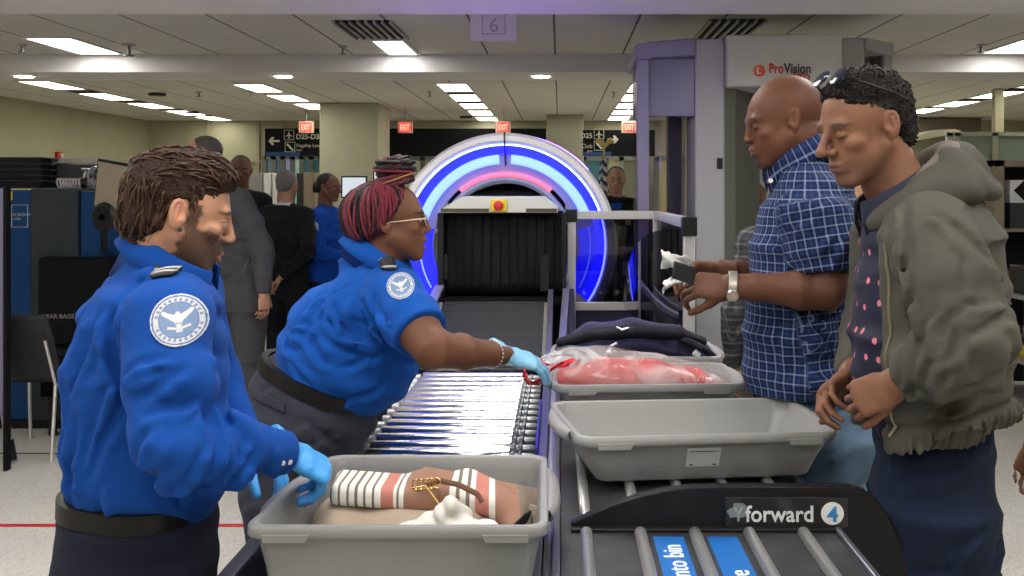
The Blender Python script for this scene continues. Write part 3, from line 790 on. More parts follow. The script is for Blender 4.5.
# flag on a stand
Y = 10.5
r = thing('flag_stand', (X_(604,Y), Y, 0), 'furled striped flag on a gold eagle topped pole', 'flag')
MB().cyl((X_(604,Y),Y,0), (X_(604,Y),Y,Z_(150,Y)), .012).build('pole', mat('brass', (.6,.4,.1), .3, .8), r)
mb = MB(); c = at(604.5,146,Y)
mb.lathe([(.001,-.05),(.02,-.04),(.02,.0),(.03,.02),(.01,.06),(.001,.07)], c, (0,0,1), n=10)
mb.prism([(-.11,.04),(-.06,.09),(0,.03),(.06,.09),(.11,.04),(.05,.02),(0,-.03),(-.05,.02)], c, (1,0,0), (0,0,1), .01)
mb.build('eagle', mat('gold_paint', (.75,.6,.2), .4, .5), r, smooth=True)
def flagfn(u, v):
    t = u*2*PI; rr = (.035+.05*(1-v))*(1+.25*math.sin(5*t)); return (c.x-.03*(1-v)+rr*math.cos(t), Y+rr*math.sin(t), .9+(Z_(158,Y)-.9)*v)
fm, nt_, b_ = nt_new('flag_stripes'); tcn = nt_.nodes.new('ShaderNodeTexCoord'); wv = nt_.nodes.new('ShaderNodeTexWave'); wv.inputs['Scale'].default_value = 6; wv.bands_direction = 'DIAGONAL'
nt_.links.new(tcn.outputs['Object'], wv.inputs[0]); cr = nt_.nodes.new('ShaderNodeValToRGB'); cr.color_ramp.interpolation = 'CONSTANT'
cr.color_ramp.elements[0].color = (.02,.03,.12,1); cr.color_ramp.elements[1].position = .5; cr.color_ramp.elements[1].color = (.6,.6,.6,1)
nt_.links.new(wv.outputs[0], cr.inputs[0]); nt_.links.new(cr.outputs[0], b_.inputs['Base Color'])
MB().grid(flagfn, 30, 12, True).build('flag', fm, r, smooth='all')
# ================================================================ left roller conveyor
LX0, LX1 = -.60, -.075
def zl(Y): return .82 if Y < 4.2 else .82+(Y-4.2)*.20
r = thing('roller_conveyor', (-.34, 3.0, 0), 'long silver roller conveyor running into the tunnel under the glowing arch', 'conveyor')
conv = r
MB().box(-.66, -.625, 1.2, 4.2, .66, .83).add([(-.66,4.2,.66),(-.625,4.2,.66),(-.625,5.15,.82),(-.66,5.15,.82),(-.66,4.2,.84),(-.625,4.2,.84),(-.625,5.15,1.03),(-.66,5.15,1.03)],[(0,3,2,1),(4,5,6,7),(0,1,5,4),(1,2,6,5),(2,3,7,6),(3,0,4,7)]).build('side_frame', mat('frame_navy', (.05,.055,.09), .35, .5), r, bevel=.004)
MB().box(-.062, -.035, 1.2, 4.2, .66, .85).add([(-.062,4.2,.66),(-.035,4.2,.66),(-.035,5.15,.82),(-.062,5.15,.82),(-.062,4.2,.85),(-.035,4.2,.85),(-.035,5.15,1.06),(-.062,5.15,1.06)],[(0,3,2,1),(4,5,6,7),(0,1,5,4),(1,2,6,5),(2,3,7,6),(3,0,4,7)]).build('side_frame', mat('frame_dark_alu', (.22,.21,.27), .3, .7), r, bevel=.004)
MB().box(-.625, -.062, 1.2, 5.1, .60, .64).build('under_pan', M_blackm, r)
for (x, y) in ((-.64,1.5),(-.05,1.5),(-.64,3.9),(-.05,3.9)): MB().box(x-.02, x+.02, y-.02, y+.02, 0, .66).build('leg', M_alud, r)
# rollers
proto = None; y = 1.30; R0 = .026; M_lime = mat('drive_belt_grey', (.33,.35,.34), .3, .7)
def roller(parent):
    a, b = LX0+.035, LX1
    mb = MB()
    mb.tube([(a,0,0),(a+.002,0,0),(b-.075,0,0),(b-.073,0,0)], [R0*.7,R0,R0,R0*.7], n=20)
    o = mb.build('roller', M_chrome, parent, smooth=True, angle=50)
    hub = MB()
    hub.tube([(a-.032,0,0),(a-.030,0,0),(a-.008,0,0),(a-.006,0,0)], [.013,.018,.018,.013], n=14)
    hub.build('hub', M_alu, o, smooth=True); hub = MB()
    hub.tube([(b-.073,0,0),(b-.06,0,0),(b-.055,0,0),(b-.05,0,0),(b-.04,0,0),(b-.035,0,0),(b-.01,0,0),(b,0,0)], [.014,.020,.014,.014,.020,.014,.014,.011], n=14)
    hub.build('belt_hub', M_lime, o, smooth=True)
    return o
y = 1.30; first = roller(r); first.location = (0, y, .82-R0); y += .094
while y < 4.16:
    c = first.copy(); COL.objects.link(c); c.location = (0, y, .82-R0)
    for ch in first.children:
        d = ch.copy(); COL.objects.link(d); d.parent = c
    y += .094
mb = MB(); y = 4.25; k = 0
M_miniroll = mat('dark_roller', (.022,.022,.028), .45, .15, spec=.3)
mini = MB().tube([(LX0+.01,0,0),(LX1-.0,0,0)], .011, n=12).build('roller', M_miniroll, r, smooth=True); mini.location = (0, 4.21, zl(4.21)-.011)
y = 4.24
while y < 5.12:
    c = mini.copy(); COL.objects.link(c); c.location = (0, y, zl(y)-.011); y += .03
# side ticks on the ramp
for xa_, xb_ in ((LX0-.012, LX0+.006), (LX1-.004, LX1+.012)):
    mb = MB(); vs = []; y = 4.22
    while y < 5.08:
        for yy_, hh_ in ((y,-.003),(y,.006),(y+.012,.006),(y+.012,-.003)): vs += [(xa_, yy_, zl(yy_)+hh_), (xb_, yy_, zl(yy_)+hh_), (xb_, yy_, zl(yy_)-.006), (xa_, yy_, zl(yy_)-.006)]
        y += .03
    mb.add(vs, [(k*4+j, k*4+(j+1) % 4, k*4+4+(j+1) % 4, k*4+4+j) for k in range(len(vs)//4-1) for j in range(4)]); mb.build('toothed_rail', M_alud, r)
# blue side guard
MB().box(-.068, -.060, 2.72, 3.35, .80, .87).build('side_guard', M_railblue, r, bevel=.002)
MB().bar((-.655,4.15,.86), (-.625,5.2,1.07), .05, .012).build('guide_rail', mat('lavender_rail', (.35,.33,.5), .3, .5), r, bevel=.003)
MB().bar((-.63,3.95,.845), (-.625,4.6,.93), .03, .012).build('guide_rail', M_alu, r, bevel=.003)
# ================================================================ right lane table with glide bars
r = thing('divest_table', (.3, 2.6, 0), 'steel bin loading table with chrome glide bars in front at right', 'table')
M_plate = mat('scratched_plate', (.085,.085,.09), .36, .6, var=.25, vscale=14, bump=.05, bscale=90)
MB().box(.0, .572, 1.2, 4.0, .80, .86).build('deck', M_plate, r, bevel=.003)
MB().box(-.015, .0, 1.2, 4.0, .74, .875).box(.572, .585, 1.2, 4.0, .74, .868).each('edge_rail', mat('edge_alu', (.30,.30,.36), .28, .8), r, bevel=.003)
MB().tube([(-.022,1.2,.845),(-.022,4.02,.845)], .011, n=12).build('round_rail', M_alu, r, smooth=True)
MB().box(-.012, .57, 1.25, 3.95, .66, .80).build('under_frame', M_dark, r)
for (x, y) in ((.02,1.5),(.55,1.5),(.02,3.8),(.55,3.8)): MB().box(x-.02, x+.02, y-.02, y+.02, 0, .70).build('leg', M_alud, r)
bar0 = None
for i in range(5):
    x = .054+i*.1115
    if bar0 is None:
        bar0 = MB().tube([(0,1.22,.861),(0,1.225,.866),(0,2.055,.866),(0,2.06,.861)], [.006,.0125,.0125,.006], n=16).build('glide_bar', M_alu, r, smooth=True, angle=60); bar0.location.x = x
        bar1 = MB().tube([(0,2.16,.861),(0,2.165,.866),(0,3.94,.866),(0,3.95,.861)], [.006,.0125,.0125,.006], n=16).build('glide_bar', M_alu, r, smooth=True, angle=60); bar1.location.x = x
    else:
        for b in (bar0, bar1): c = b.copy(); COL.objects.link(c); c.location.x = x
M_dec = mat('sticker_blue', (.006,.11,.38), .45, var=.05, vscale=30)
M_decw = mat('sticker_white', (.75,.8,.85), .5)
for x0, x1, tx, ty in ((.190,.252,'bags into bin',1.62),(.3,.362,'electronics here',1.43)):
    MB().box(x0, x1, 1.25, 2.045, .8602, .8612).build('floor_sticker', M_dec, r)
text('bags into bin', .058, (.240, 1.700, .862), (0,1,0), (-1,0,0), M_decw, 'lettering', r, bold=0)
text('here', .058, (.350, 1.755, .862), (0,1,0), (-1,0,0), M_decw, 'lettering', r, bold=0)
for px, w in ((625,9),):
    MB().box(.16, .2, 2.2, 2.32, .8602, .8610).build('floor_sticker', M_dec, r)
# arched black panel with lettering
r = thing('lane_marker_panel', (.35, 2.10, .86), 'curved black panel across the table with the word forward and a number 4', 'sign panel')
Y = 2.09
out = [(571,524),(590,514.5),(615,504),(640,496),(665,490.5),(690,487.5),(720,486.5),(850,486.5),(866,491),(878,501),(888,515),(897,532),(906,552),(914,580),(918,640),(870,640),(862,590),(846,545),(833,532.5),(571,532.5)]
poly = [(X_(a,Y), Z_(b,Y)) for a, b in out]
MB().prism(poly[::-1], (0,Y,0), (1,0,0), (0,0,1), -.028).build('panel', mat('satin_black', (.008,.008,.009), .42, var=.2, vscale=20, spec=.25), r, bevel=.003)
MB().box(X_(571,Y), X_(835,Y), Y-.02, Y+.04, .8605, .868).build('foot_strip', M_black, r, bevel=.002)
yy = Y-.002
MB().box(X_(725,Y), X_(848,Y), Y-.0025, Y-.0002, Z_(527.5,Y), Z_(497,Y)).build('gloss_strip', mat('gloss_dark', (.018,.018,.020), .2, spec=.4), r, bevel=.0008)
M_lg = mat('lettering_grey', (.62,.64,.66), .5)
text('forward', .0475, (X_(745,Y), Y-.004, Z_(521,Y)), (1,0,0), (0,0,1), M_lg, 'lettering', r, sx=.93, bold=.0006)
text('Y', .044, (X_(733,Y), Y-.004, Z_(521,Y)), (1,0,0), (0,0,1), mat('worn_grey', (.3,.31,.32), .6), 'lettering', r, sx=.8)
o = MB(); pts = []
random.seed(5)
for i in range(16):
    t = 2*PI*i/16; q = .019*(1+.25*random.uniform(-1,1)); pts.append((X_(738,Y)+q*1.05*math.cos(t), Z_(511,Y)+q*.8*math.sin(t)))
MB().prism(pts, (0,Y-.003,0), (1,0,0), (0,0,1), .0006).build('worn_patch', mat('worn_sticker', (.17,.19,.20), .6), r)
c = at(832, 513, Y)
MB().cyl(c+V((0,-.0025,0)), c+V((0,-.0045,0)), .0235, n=32).build('number_disc', M_white, r)
text('4', .043, (c.x, Y-.0055, c.z-.0155), (1,0,0), (0,0,1), mat('number_blue', (.03,.2,.45), .5), 'numeral', r, align='CENTER', bold=.0012)
# ================================================================ x-ray tunnel hood and arch
YT = 5.2
r = thing('xray_machine', (-.30, 5.6, 0), 'x-ray machine with white hood and dark curtained tunnel on the conveyor', 'x-ray machine')
xl, xr = X_(437,YT), X_(566,YT); zb, zt = Z_(297,YT), Z_(213,YT)
M_hood = mat('hood_white', (.55,.55,.54), .4, var=.03)
hz = YT/1000
hood = [(X_(440,YT),Z_(213,YT)),(X_(441,YT),Z_(209,YT)),(X_(462,YT),Z_(196.5,YT)),(X_(545,YT),Z_(196.5,YT)),(X_(558,YT),Z_(207,YT)),(X_(558,YT),Z_(213,YT))]
MB().prism(hood[::-1], (0,YT,0), (1,0,0), (0,0,1), -.5).build('hood', M_hood, r, bevel=.006)
MB().box(xl-.0, X_(443,YT), YT+.01, YT+.5, .75, zt).box(X_(562,YT), xr, YT+.01, YT+.5, .75, zt).each('side_cheek', M_black, r, bevel=.004)
MB().box(X_(441,YT), X_(489,YT), YT-.006, YT, Z_(212,YT), Z_(208.5,YT)).box(X_(526,YT), X_(557,YT), YT-.006, YT, Z_(212,YT), Z_(208.5,YT)).each('warning_slot', mat('olive_label', (.06,.06,.03), .5), r)
cx = X_(499,YT); cz = Z_(205.5,YT)
MB().box(cx-.042, cx+.042, YT-.02, YT, cz-.033, cz+.03).build('stop_housing', M_yel, r, bevel=.004)
MB().lathe([(.001,-.035),(.015,-.035),(.026,-.028),(.026,-.018),(.016,-.016),(.016,0)], (cx,YT-.02,cz), (0,1,0), n=20).build('stop_button', M_red, r, smooth=True)
MB().box(xl, xr, YT+.5, YT+1.9, .15, Z_(190,YT)).build('main_body', M_dark, r, bevel=.02)
MB().box(xl, xr, YT+.05, YT+.5, .1, .98).build('lower_body', M_blackm, r, bevel=.01)
mb = MB()
for i in range(13):
    x0 = X_(444,YT)+i*(.62/13); 
    def fn(u, v, x0=x0, i=i): return (x0+u*.0465, YT+.10+.012*math.sin(3*v+i)+.006*math.sin(u*PI), zb+.01+(zt-zb)*v)
    MB().grid(fn, 4, 8).build('curtain_strip', mat('curtain_rubber', (.008,.008,.010), .6, spec=.15), r, smooth='all', solid=.003)
MB().box(X_(443,YT), X_(447,YT), YT+.03, YT+.06, Z_(280,YT), Z_(255,YT)).box(X_(540,YT), X_(549,YT), YT+.05, YT+.07, Z_(292,YT), Z_(256,YT)).each('sensor', M_black, r)
MB().box(X_(443,YT), X_(562,YT), YT-.05, YT+.5, zb-.04, zb-.01).build('belt', M_blackm, r)
# arch
YR = 5.50; k = YR/1000; C0 = V((X_(505,YR), YR, Z_(245,YR)))
arch = thing('light_arch', (C0.x, YR, 0), 'round white arch lit with blue and pink light around the x-ray tunnel', 'arch')
A = (0,-1,0)   # +h = towards the camera
def am(name, col, es, base=None): return mat(name, base or col, .4, emit=col, es=es)
a0, a1 = math.radians(-124), math.radians(124)      # measured from the top
def ring(name, prof, m, lo=a0, hi=a1, n=96, close=True):
    return MB().lathe([(a*k, h) for a, h in prof], C0, A, lo, hi, n=n, close=close).build(name, m, arch, smooth=True, angle=35)
M_case = mat('arch_white', (.60,.59,.62), .35)
for lo, hi in ((a0, -.008), (.008, a1)):
    ring('casing', [(112,-.30),(112,.02),(109,.05),(104,.06),(102,.05),(101,-.30)], M_case, lo, hi, 60)
    ring('led_line', [(101,.03),(99.3,.03),(99.3,.018),(101,.018)], am('led_white_blue', (.35,.45,1), 6), lo, hi, 60)
    ring('blue_band', [(99.3,.018),(91.5,-.02),(91.5,-.05),(99.3,-.05)], am('led_deep_blue', (.006,.008,1), 5.5, (.01,.01,.3)), lo, hi, 60)
for s in (-1, 1):
    lo, hi = sorted((s*math.radians(4), s*math.radians(72)))
    ring('glow_tube', [(90.5,-.015),(88,-.004),(83,-.004),(81,-.015),(83,-.03),(88,-.03)], am('led_pale_blue', (.16,.28,1), 2.3), lo, hi, 40)
    lo, hi = sorted((s*math.radians(77), s*math.radians(120)))
    ring('glow_tube', [(86,-.01),(85,-.01),(85,-.02),(86,-.02)], am('led_pale_blue', (.16,.28,1), 2.3), lo, hi, 30)
ring('inner_panel', [(92,-.045),(73,-.07),(73,-.10),(92,-.10)], mat('arch_lavender', (.32,.31,.48), .35), a0, a1)
for s in (-1, 1):
    lo, hi = sorted((s*math.radians(78), s*math.radians(124)))
    ring('lower_blue_panel', [(92,-.035),(74,-.055),(74,-.06),(92,-.04)], am('led_low_blue', (.008,.01,1), 2.6, (.01,.01,.3)), lo, hi, 30)
ring('red_tube', [(73,-.055),(71,-.045),(69,-.05),(69,-.07),(73,-.07)], am('led_pink_red', (1,.10,.16), 2.4), math.radians(-40), math.radians(40), 40)
ring('inner_rim', [(69,-.07),(68,-.04),(65,-.03),(62,-.05),(62,-.25),(69,-.25)], mat('rim_grey', (.24,.26,.29), .4), a0, a1)
ring('added_glow_strip', [(112.6,-.29),(114,-.29),(114,-.22),(112.6,-.22)], am('added_violet_glow', (.28,.12,1), 14), math.radians(-48), math.radians(48), 40)  # added emitter, not part of the arch: throws violet light on the ceiling
ring('seam', [(112.6,-.2),(112.6,.055),(104,.066),(99,.03),(92,-.0),(80,-.04),(80,-.06),(92,-.06),(99,-.03)], M_black, -.008, .008, 2)
MB().lathe([(.001,0),(62*k,0),(62*k,-.03),(.001,-.03)], C0+V((0,.28,0)), A, n=64).build('tunnel_face', M_blackm, arch)
MB().box(C0.x-60*k, C0.x+60*k, YR+.1, YR+.3, .0, C0.z-40*k).box(C0.x-.65*1, C0.x-.36, YR+.0, YR+.28, 0, C0.z-62*k).box(C0.x+.36, C0.x+.6, YR+.0, YR+.28, 0, C0.z-62*k).each('pedestal', M_dark, arch, bevel=.01)
text('SMITHS', .03, (X_(488,YR), YR+.1, Z_(193,YR)), (1,0,0), (0,0,1), mat('olive_print', (.12,.11,.05), .5), 'lettering', arch) if False else None
MB().box(X_(489,YR), X_(513,YR), YR+.22, YR+.235, Z_(192.5,YR), Z_(191,YR)).build('nameplate', mat('olive_print', (.12,.11,.05), .5), arch)
# ================================================================ glass enclosure
Yb, Yf = 5.38, 4.05
zt, zl_ = Z_(215,Yb), Z_(306,Yb)
XL, XR = X_(571.5,Yb), X_(657,Yb)
r = thing('glass_screen', ((XL+XR)/2, 4.8, 0), 'aluminium framed smoked glass screen right of the tunnel', 'screen')
M_fr2 = mat('frame_alu', (.47,.46,.46), .35, .3)
def post(x, y, w, z0, z1, name='post', m=None): return MB().box(x-w/2, x+w/2, y-w/2, y+w/2, z0, z1).build(name, m or M_fr2, r, bevel=.004)
post(XL, Yb, .045, 0, zt+.02); post(XR, Yb, .045, 0, zt+.02); post(XR, Yf, .045, 0, zt-.018)
MB().box(XL, XR, Yb-.02, Yb+.02, zt-.022, zt+.022).build('top_rail', M_fr2, r, bevel=.003)
MB().box(XR-.02, XR+.02, Yf, Yb, zt-.022, zt+.022).build('side_rail', M_fr2, r, bevel=.003)
MB().box(XL, XR, Yb-.02, Yb+.02, zl_-.022, zl_+.022).build('lower_rail', M_fr2, r, bevel=.003)
MB().box(XR-.02, XR+.02, Yf, Yb, zl_-.022, zl_+.022).build('lower_side_rail', M_fr2, r, bevel=.003)
post(XL, Yb-.004, .06, zt-.035, zt+.03, 'corner_cap', M_black); post(XR, Yf-.004, .06, zt-.05, zt+.026, 'corner_cap', M_black)
M_smk = glassmat('smoked_glass', (.45,.43,.55), .10, .01)
MB().box(XL+.02, XR-.02, Yb-.003, Yb+.003, zl_, zt).build('back_pane', M_smk, r)
MB().box(XR-.003, XR+.003, Yf+.02, Yb-.02, zl_, zt).build('side_pane', M_smk, r)
M_lp = mat('lower_navy', (.018,.016,.05), .35)
MB().box(XL+.02, XR-.02, Yb-.004, Yb+.004, .1, zl_).build('lower_back_panel', M_lp, r)
MB().box(XR-.004, XR+.004, Yf+.02, Yb-.02, .1, zl_).build('lower_side_panel', M_lp, r)
# bent sheet inside, reflecting the arch
def sheet(u, v):
    x = XR-.03-.16*u-.05*math.sin(PI*u); y = Yf+.1+(Yb-.12-Yf-.1)*u
    top = zt-.03-.42*(u**2.2); return (x, y, zl_+.02+(top-zl_-.02)*v)
MB().grid(sheet, 24, 8).build('bent_sheet', glassmat('bent_plastic', (.55,.52,.62), .16, .01), r, smooth='all')
# cabinet seen through the screen
r = thing('control_cabinet', (.35, 6.1, 0), 'dark cabinet standing behind the smoked glass screen', 'cabinet')
MB().box(.33, .72, 5.75, 6.2, 0, 1.22).build('body', M_dark, r, bevel=.02)
MB().box(.42, .6, 5.72, 5.75, .95, 1.1).build('panel', mat('panel_slate', (.09,.08,.11), .4), r, bevel=.004)
MB().box(.36, .47, 5.735, 5.752, 1.08, 1.16).box(.5,.66,5.735,5.752,.78,.9).each('label', mat('dim_label', (.2,.2,.24), .5), r)
# rails in front of the screen
r = thing('guide_rail', (.0, 4.6, 0), 'angled metal guide rails leading from the tunnel to the table', 'rail')
MB().bar((-.0,4.05,.80), (.035,5.35,1.06), .035, .05).build('rail', mat('rail_lilac', (.30,.28,.40), .3, .6), r, bevel=.004)
MB().bar((.05,4.0,.78), (.06,5.3,1.0), .03, .10).build('rail', M_dark, r, bevel=.004)
# ================================================================ body scanner
Y = 6.5
r = thing('body_scanner', (1.3, 7.0, 0), 'tall grey body scanner portal with white header behind the two passengers', 'body scanner')
M_scan = mat('scanner_light_grey', (.46,.46,.49), .45, var=.02); M_scan2 = mat('scanner_mid_grey', (.34,.34,.34), .45)
M_head = mat('scanner_header', (.62,.61,.57), .45)
ztop = Z_(36,Y)
def zz(py, y=Y): return Z_(py, y)
MB().box(X_(695,Y), X_(725,Y), Y, Y+.45, 0, Z_(38.5,Y)).build('left_column', M_scan, r, bevel=.012)
MB().prism([(X_(725,Y),Y+.02),(X_(737,Y),Y+.06),(X_(760,7.0),7.0),(X_(725,Y),7.0)], (0,0,0), (1,0,0), (0,1,0), Z_(86,Y)).build('inner_jamb', mat('jamb_olive_grey', (.16,.165,.14), .5), r, bevel=.004)
hp = [(X_(725,Y),Z_(88,Y)),(X_(838,Y),Z_(88,Y)),(X_(840,Y),Z_(80,Y)),(X_(840,Y),Z_(35,Y)),(X_(725,Y),Z_(36,Y))]
MB().prism(hp[::-1], (0,Y-.06,0), (1,0,0), (0,0,1), -.5).build('header', M_head, r, bevel=.012)
mb = MB()
mb.add([(X_(727,Y),Y-.062,Z_(52,Y)),(X_(838,Y),Y-.062,Z_(52,Y)),(X_(822,Y),Y-.085,Z_(87,Y)),(X_(741,Y),Y-.085,Z_(87,Y)),(X_(727,Y),Y-.06,Z_(87,Y)),(X_(838,Y),Y-.06,Z_(87,Y))],[(0,1,2,3),(0,3,4),(1,5,2),(4,3,2,5)])
mb.build('header_facet', M_head, r)
MB().box(X_(840,Y), X_(864,Y), Y-.02, Y+.45, 0, Z_(38,Y)).build('right_column', M_scan2, r, bevel=.012)
MB().box(X_(804,Y+.3), X_(838,Y+.3), Y+.3, Y+.6, 0, Z_(86,Y+.3)).build('inner_mast', mat('mast_grey', (.14,.15,.14), .5), r, bevel=.01)
MB().box(X_(728,Y), X_(840,Y), Y+.44, Y+.7, Z_(88,Y)-.03, ztop-.05).build('rear_header', M_scan2, r)
# left curved glass drum: frame and glass
M_pur = mat('scanner_lavender', (.30,.28,.44), .4)
xd0, xd1 = X_(637,Y), X_(694,Y)
MB().box(xd0, X_(649,Y), Y-.02, Y+.06, 0, Z_(58,Y)).build('door_post', M_pur, r, bevel=.008)
MB().box(X_(649,Y), X_(695,Y), Y+.02, Y+.05, Z_(116,Y), Z_(58,Y)).build('upper_panel', mat('upper_violet', (.20,.18,.33), .25), r, bevel=.004)
def drum(u, v, z0, z1, rr=.0):
    t = PI*(.0+u*1.0); w = (xd1-xd0)/2; cx = (xd0+xd1)/2
    return (cx-(w-.01-rr)*math.cos(t), Y+.45-(.42-rr)*math.sin(t), z0+(z1-z0)*v)
MB().grid(lambda u, v: drum(u, v, Z_(116,Y), Z_(62,Y)), 24, 4).build('drum_band', mat('drum_violet', (.17,.15,.30), .3), r, smooth='all', solid=.012)
MB().grid(lambda u, v: drum(u, v, .1, Z_(116,Y)), 24, 4).build('drum_glass', glassmat('violet_glass', (.74,.71,.86), .10, .02), r, smooth='all')
MB().prism([(xd0-.01,Z_(60,Y)),(xd0-.01,Z_(45,Y)),(X_(650,Y),Z_(42,Y)),(X_(695,Y),Z_(38.5,Y)),(X_(695,Y),Z_(56,Y)),(X_(655,Y),Z_(58,Y)),(X_(646,Y),Z_(61,Y))][::-1], (0,Y-.03,0), (1,0,0), (0,0,1), -.8).build('drum_top', M_pur, r, bevel=.01)
MB().box(X_(668,7.0), X_(682,7.0), 7.0, 7.12, 0, Z_(60,7.0)).build('antenna_mast', mat('mast_slate', (.10,.10,.13), .5), r, bevel=.01)
MB().box(xd0, xd1, Y, Y+.85, 0, .12).build('drum_base', M_scan2, r)
# right drum
xe0, xe1 = X_(864,Y), X_(893,Y)
def drum2(u, v, z0, z1):
    t = PI*u; w = (xe1-xe0)/2; cx = (xe0+xe1)/2; return (cx-w*math.cos(t), Y+.45-.42*math.sin(t), z0+(z1-z0)*v)
MB().grid(lambda u, v: drum2(u, v, .1, Z_(55,Y)), 24, 4).build('drum_glass', glassmat('smoke_glass2', (.3,.3,.3), .12, .02), r, smooth='all')
MB().prism([(X_(864,Y),Z_(50,Y)),(X_(864,Y),Z_(38,Y)),(X_(893,Y),Z_(44,Y)),(X_(893,Y),Z_(56,Y))], (0,Y-.03,0), (1,0,0), (0,0,1), -.8).build('drum_top', M_scan2, r, bevel=.01)
MB().box(X_(884,Y), X_(893,Y), Y, Y+.3, 0, Z_(48,Y)).build('door_post', M_scan2, r, bevel=.01)
MB().box(X_(717,Y), X_(722.5,Y), Y-.012, Y, Z_(169,Y), Z_(158,Y)).build('keypad', M_black, r, bevel=.003)
MB().box(X_(725,Y), X_(900,Y), Y, Y+.9, 0, .03).build('floor_plate', M_dark, r)
mb = MB()
for p in (325, 336, 349, 358, 372): mb.box(X_(737.5,Y+.06), X_(741,Y+.06), Y+.035, Y+.045, Z_(p+5,Y), Z_(p,Y))
mb.build('caution_marks', M_yel, r)
# header marks
yh = Y-.088
M_or = mat('logo_orange', (.75,.10,.03), .5); M_lk = mat('logo_dark', (.04,.04,.045), .5)
c = at(759, 71, Y-.07); c.y = yh
MB().cyl(c, c+V((0,.012,0)), .038, n=28).build('logo_disc', M_or, r)
text('L', .058, (c.x-.020, yh-.004, c.z-.02), (1,0,0), (0,0,1), M_white, 'logo_letter', r, bold=.002)
text('3', .03, (c.x+.004, yh-.003, c.z-.008), (1,0,0), (0,0,1), M_white, 'logo_letter', r) if False else None
text('Pro', .088, (X_(766,Y), yh, Z_(74.5,Y)), (1,0,0), (0,0,1), mat('logo_red', (.6,.03,.02), .5), 'lettering', r, bold=.002, sx=.74)
text('Vision', .088, (X_(781,Y), yh, Z_(74.5,Y)), (1,0,0), (0,0,1), M_lk, 'lettering', r, bold=.002, sx=.80)
text('ATD', .078, (X_(788,Y), yh, Z_(83.5,Y)), (1,0,0), (0,0,1), mat('logo_red', (.6,.03,.02), .5), 'lettering', r, bold=.002, sx=.78)
# ================================================================ people toolkit
def frame(pos, fwd, up=(0,0,1), s=1.0):
    """local x right, y forward, z up"""
    f = V(fwd).normalized(); u = V(up); u = (u-f*u.dot(f)).normalized(); x = f.cross(u)
    return Matrix.Translation(V(pos)) @ Matrix((x, f, u)).transposed().to_4x4() @ Matrix.Diagonal((s,s,s,1))
def yawpitch(pos, yaw, pitch, s=1.0, roll=0):
    """yaw: direction the face points in the floor plane, 0 = +X, 90 = away from camera; pitch negative looks down"""
    a, b = math.radians(yaw), math.radians(pitch)
    f = V((math.cos(a)*math.cos(b), math.sin(a)*math.cos(b), math.sin(b)))
    u = V((-math.cos(a)*math.sin(b), -math.sin(a)*math.sin(b), math.cos(b)))
    if roll: u = Matrix.Rotation(math.radians(roll), 3, f) @ u
    return frame(pos, f, u, s)
def head(c, M, w=1., jaw=1., nose=1., lips=1., ears=1., open_=0, fat=0, brow=1., neck=True):
    c.frame(M)
    c.ell((0,-.020,.036), (.075*w,.094,.080), 0)
    c.ell((0,.018,.018), (.068*w,.072,.080), .02)
    c.ell((0,.030,-.045), ((.056+fat)*w,.058,.066), .02)
    for s in (-1,1):
        c.cap((s*.056*w,-.002,-.040), (s*.020,.062,-.098), .017+fat*.7, .014+fat*.5, .02)
        c.ell((s*.042*w,.060,-.022), (.022,.020,.017), .012)
    c.ell((0,.067,-.101), (.022*jaw,.019,.015), .014)
    c.ell((0,.068,-.062), (.030,.026,.030), .014)
    c.cap((-.036*w,.080,.020), (.036*w,.080,.020), .0105*brow, k=.014)
    for s in (-1,1): c.ell((s*.031*w,.098,-.001), (.017,.014,.011), .010, mode='sub')
    for s in (-1,1): c.ell((s*.031*w,.0755,-.001), (.0145,.0135,.0125), .003)
    c.cap((0,.090,.010), (0,.112*nose,-.028), .0075, .0095*nose, .010)
    c.ell((0,.109*nose,-.031), (.0105*nose,.0105,.0095), .006)
    for s in (-1,1):
        c.ell((s*.0125*nose,.098,-.034), (.0085*nose,.0115,.0085), .006)
        c.ell((s*.006,.103,-.043), (.0035,.005,.003), .003, mode='sub')
    lz = .5*open_
    c.ell((0,.092,-.061), (.022,.0095,.0058*lips), .006)
    c.ell((0,.089,-.0735-lz*.022), (.019,.0095,.0068*lips), .006)
    if open_: c.ell((0,.100,-.068-lz*.010), (.017,.020,.004+.009*open_), .003, mode='sub')
    else: c.ell((0,.102,-.0668), (.021,.008,.0018), .003, mode='sub')
    c.ell((0,.094,-.088-lz*.012), (.018,.006,.005), .008, mode='sub')
    for s in (-1,1):
        e = .001
        c.ell((s*.080*w,-.012,-.002), (.0080*ears,.018*ears,.032*ears), .003, rot=(.18,0,s*.36))
        c.ell((s*.089*w,-.009,.006), (.0100,.0115,.0195), .001, rot=(.18,0,s*.36), mode='sub')
        c.cap((s*.083*w,-.013,.012), (s*.083*w,-.014,-.010), .0034, k=.003)
        c.ell((s*.080*w,.003,-.010), (.005,.005,.008), .003)
    if neck: c.cap((0,-.025,-.045), (0,-.034,-.125), .056, .056, .025)
    c.frame()
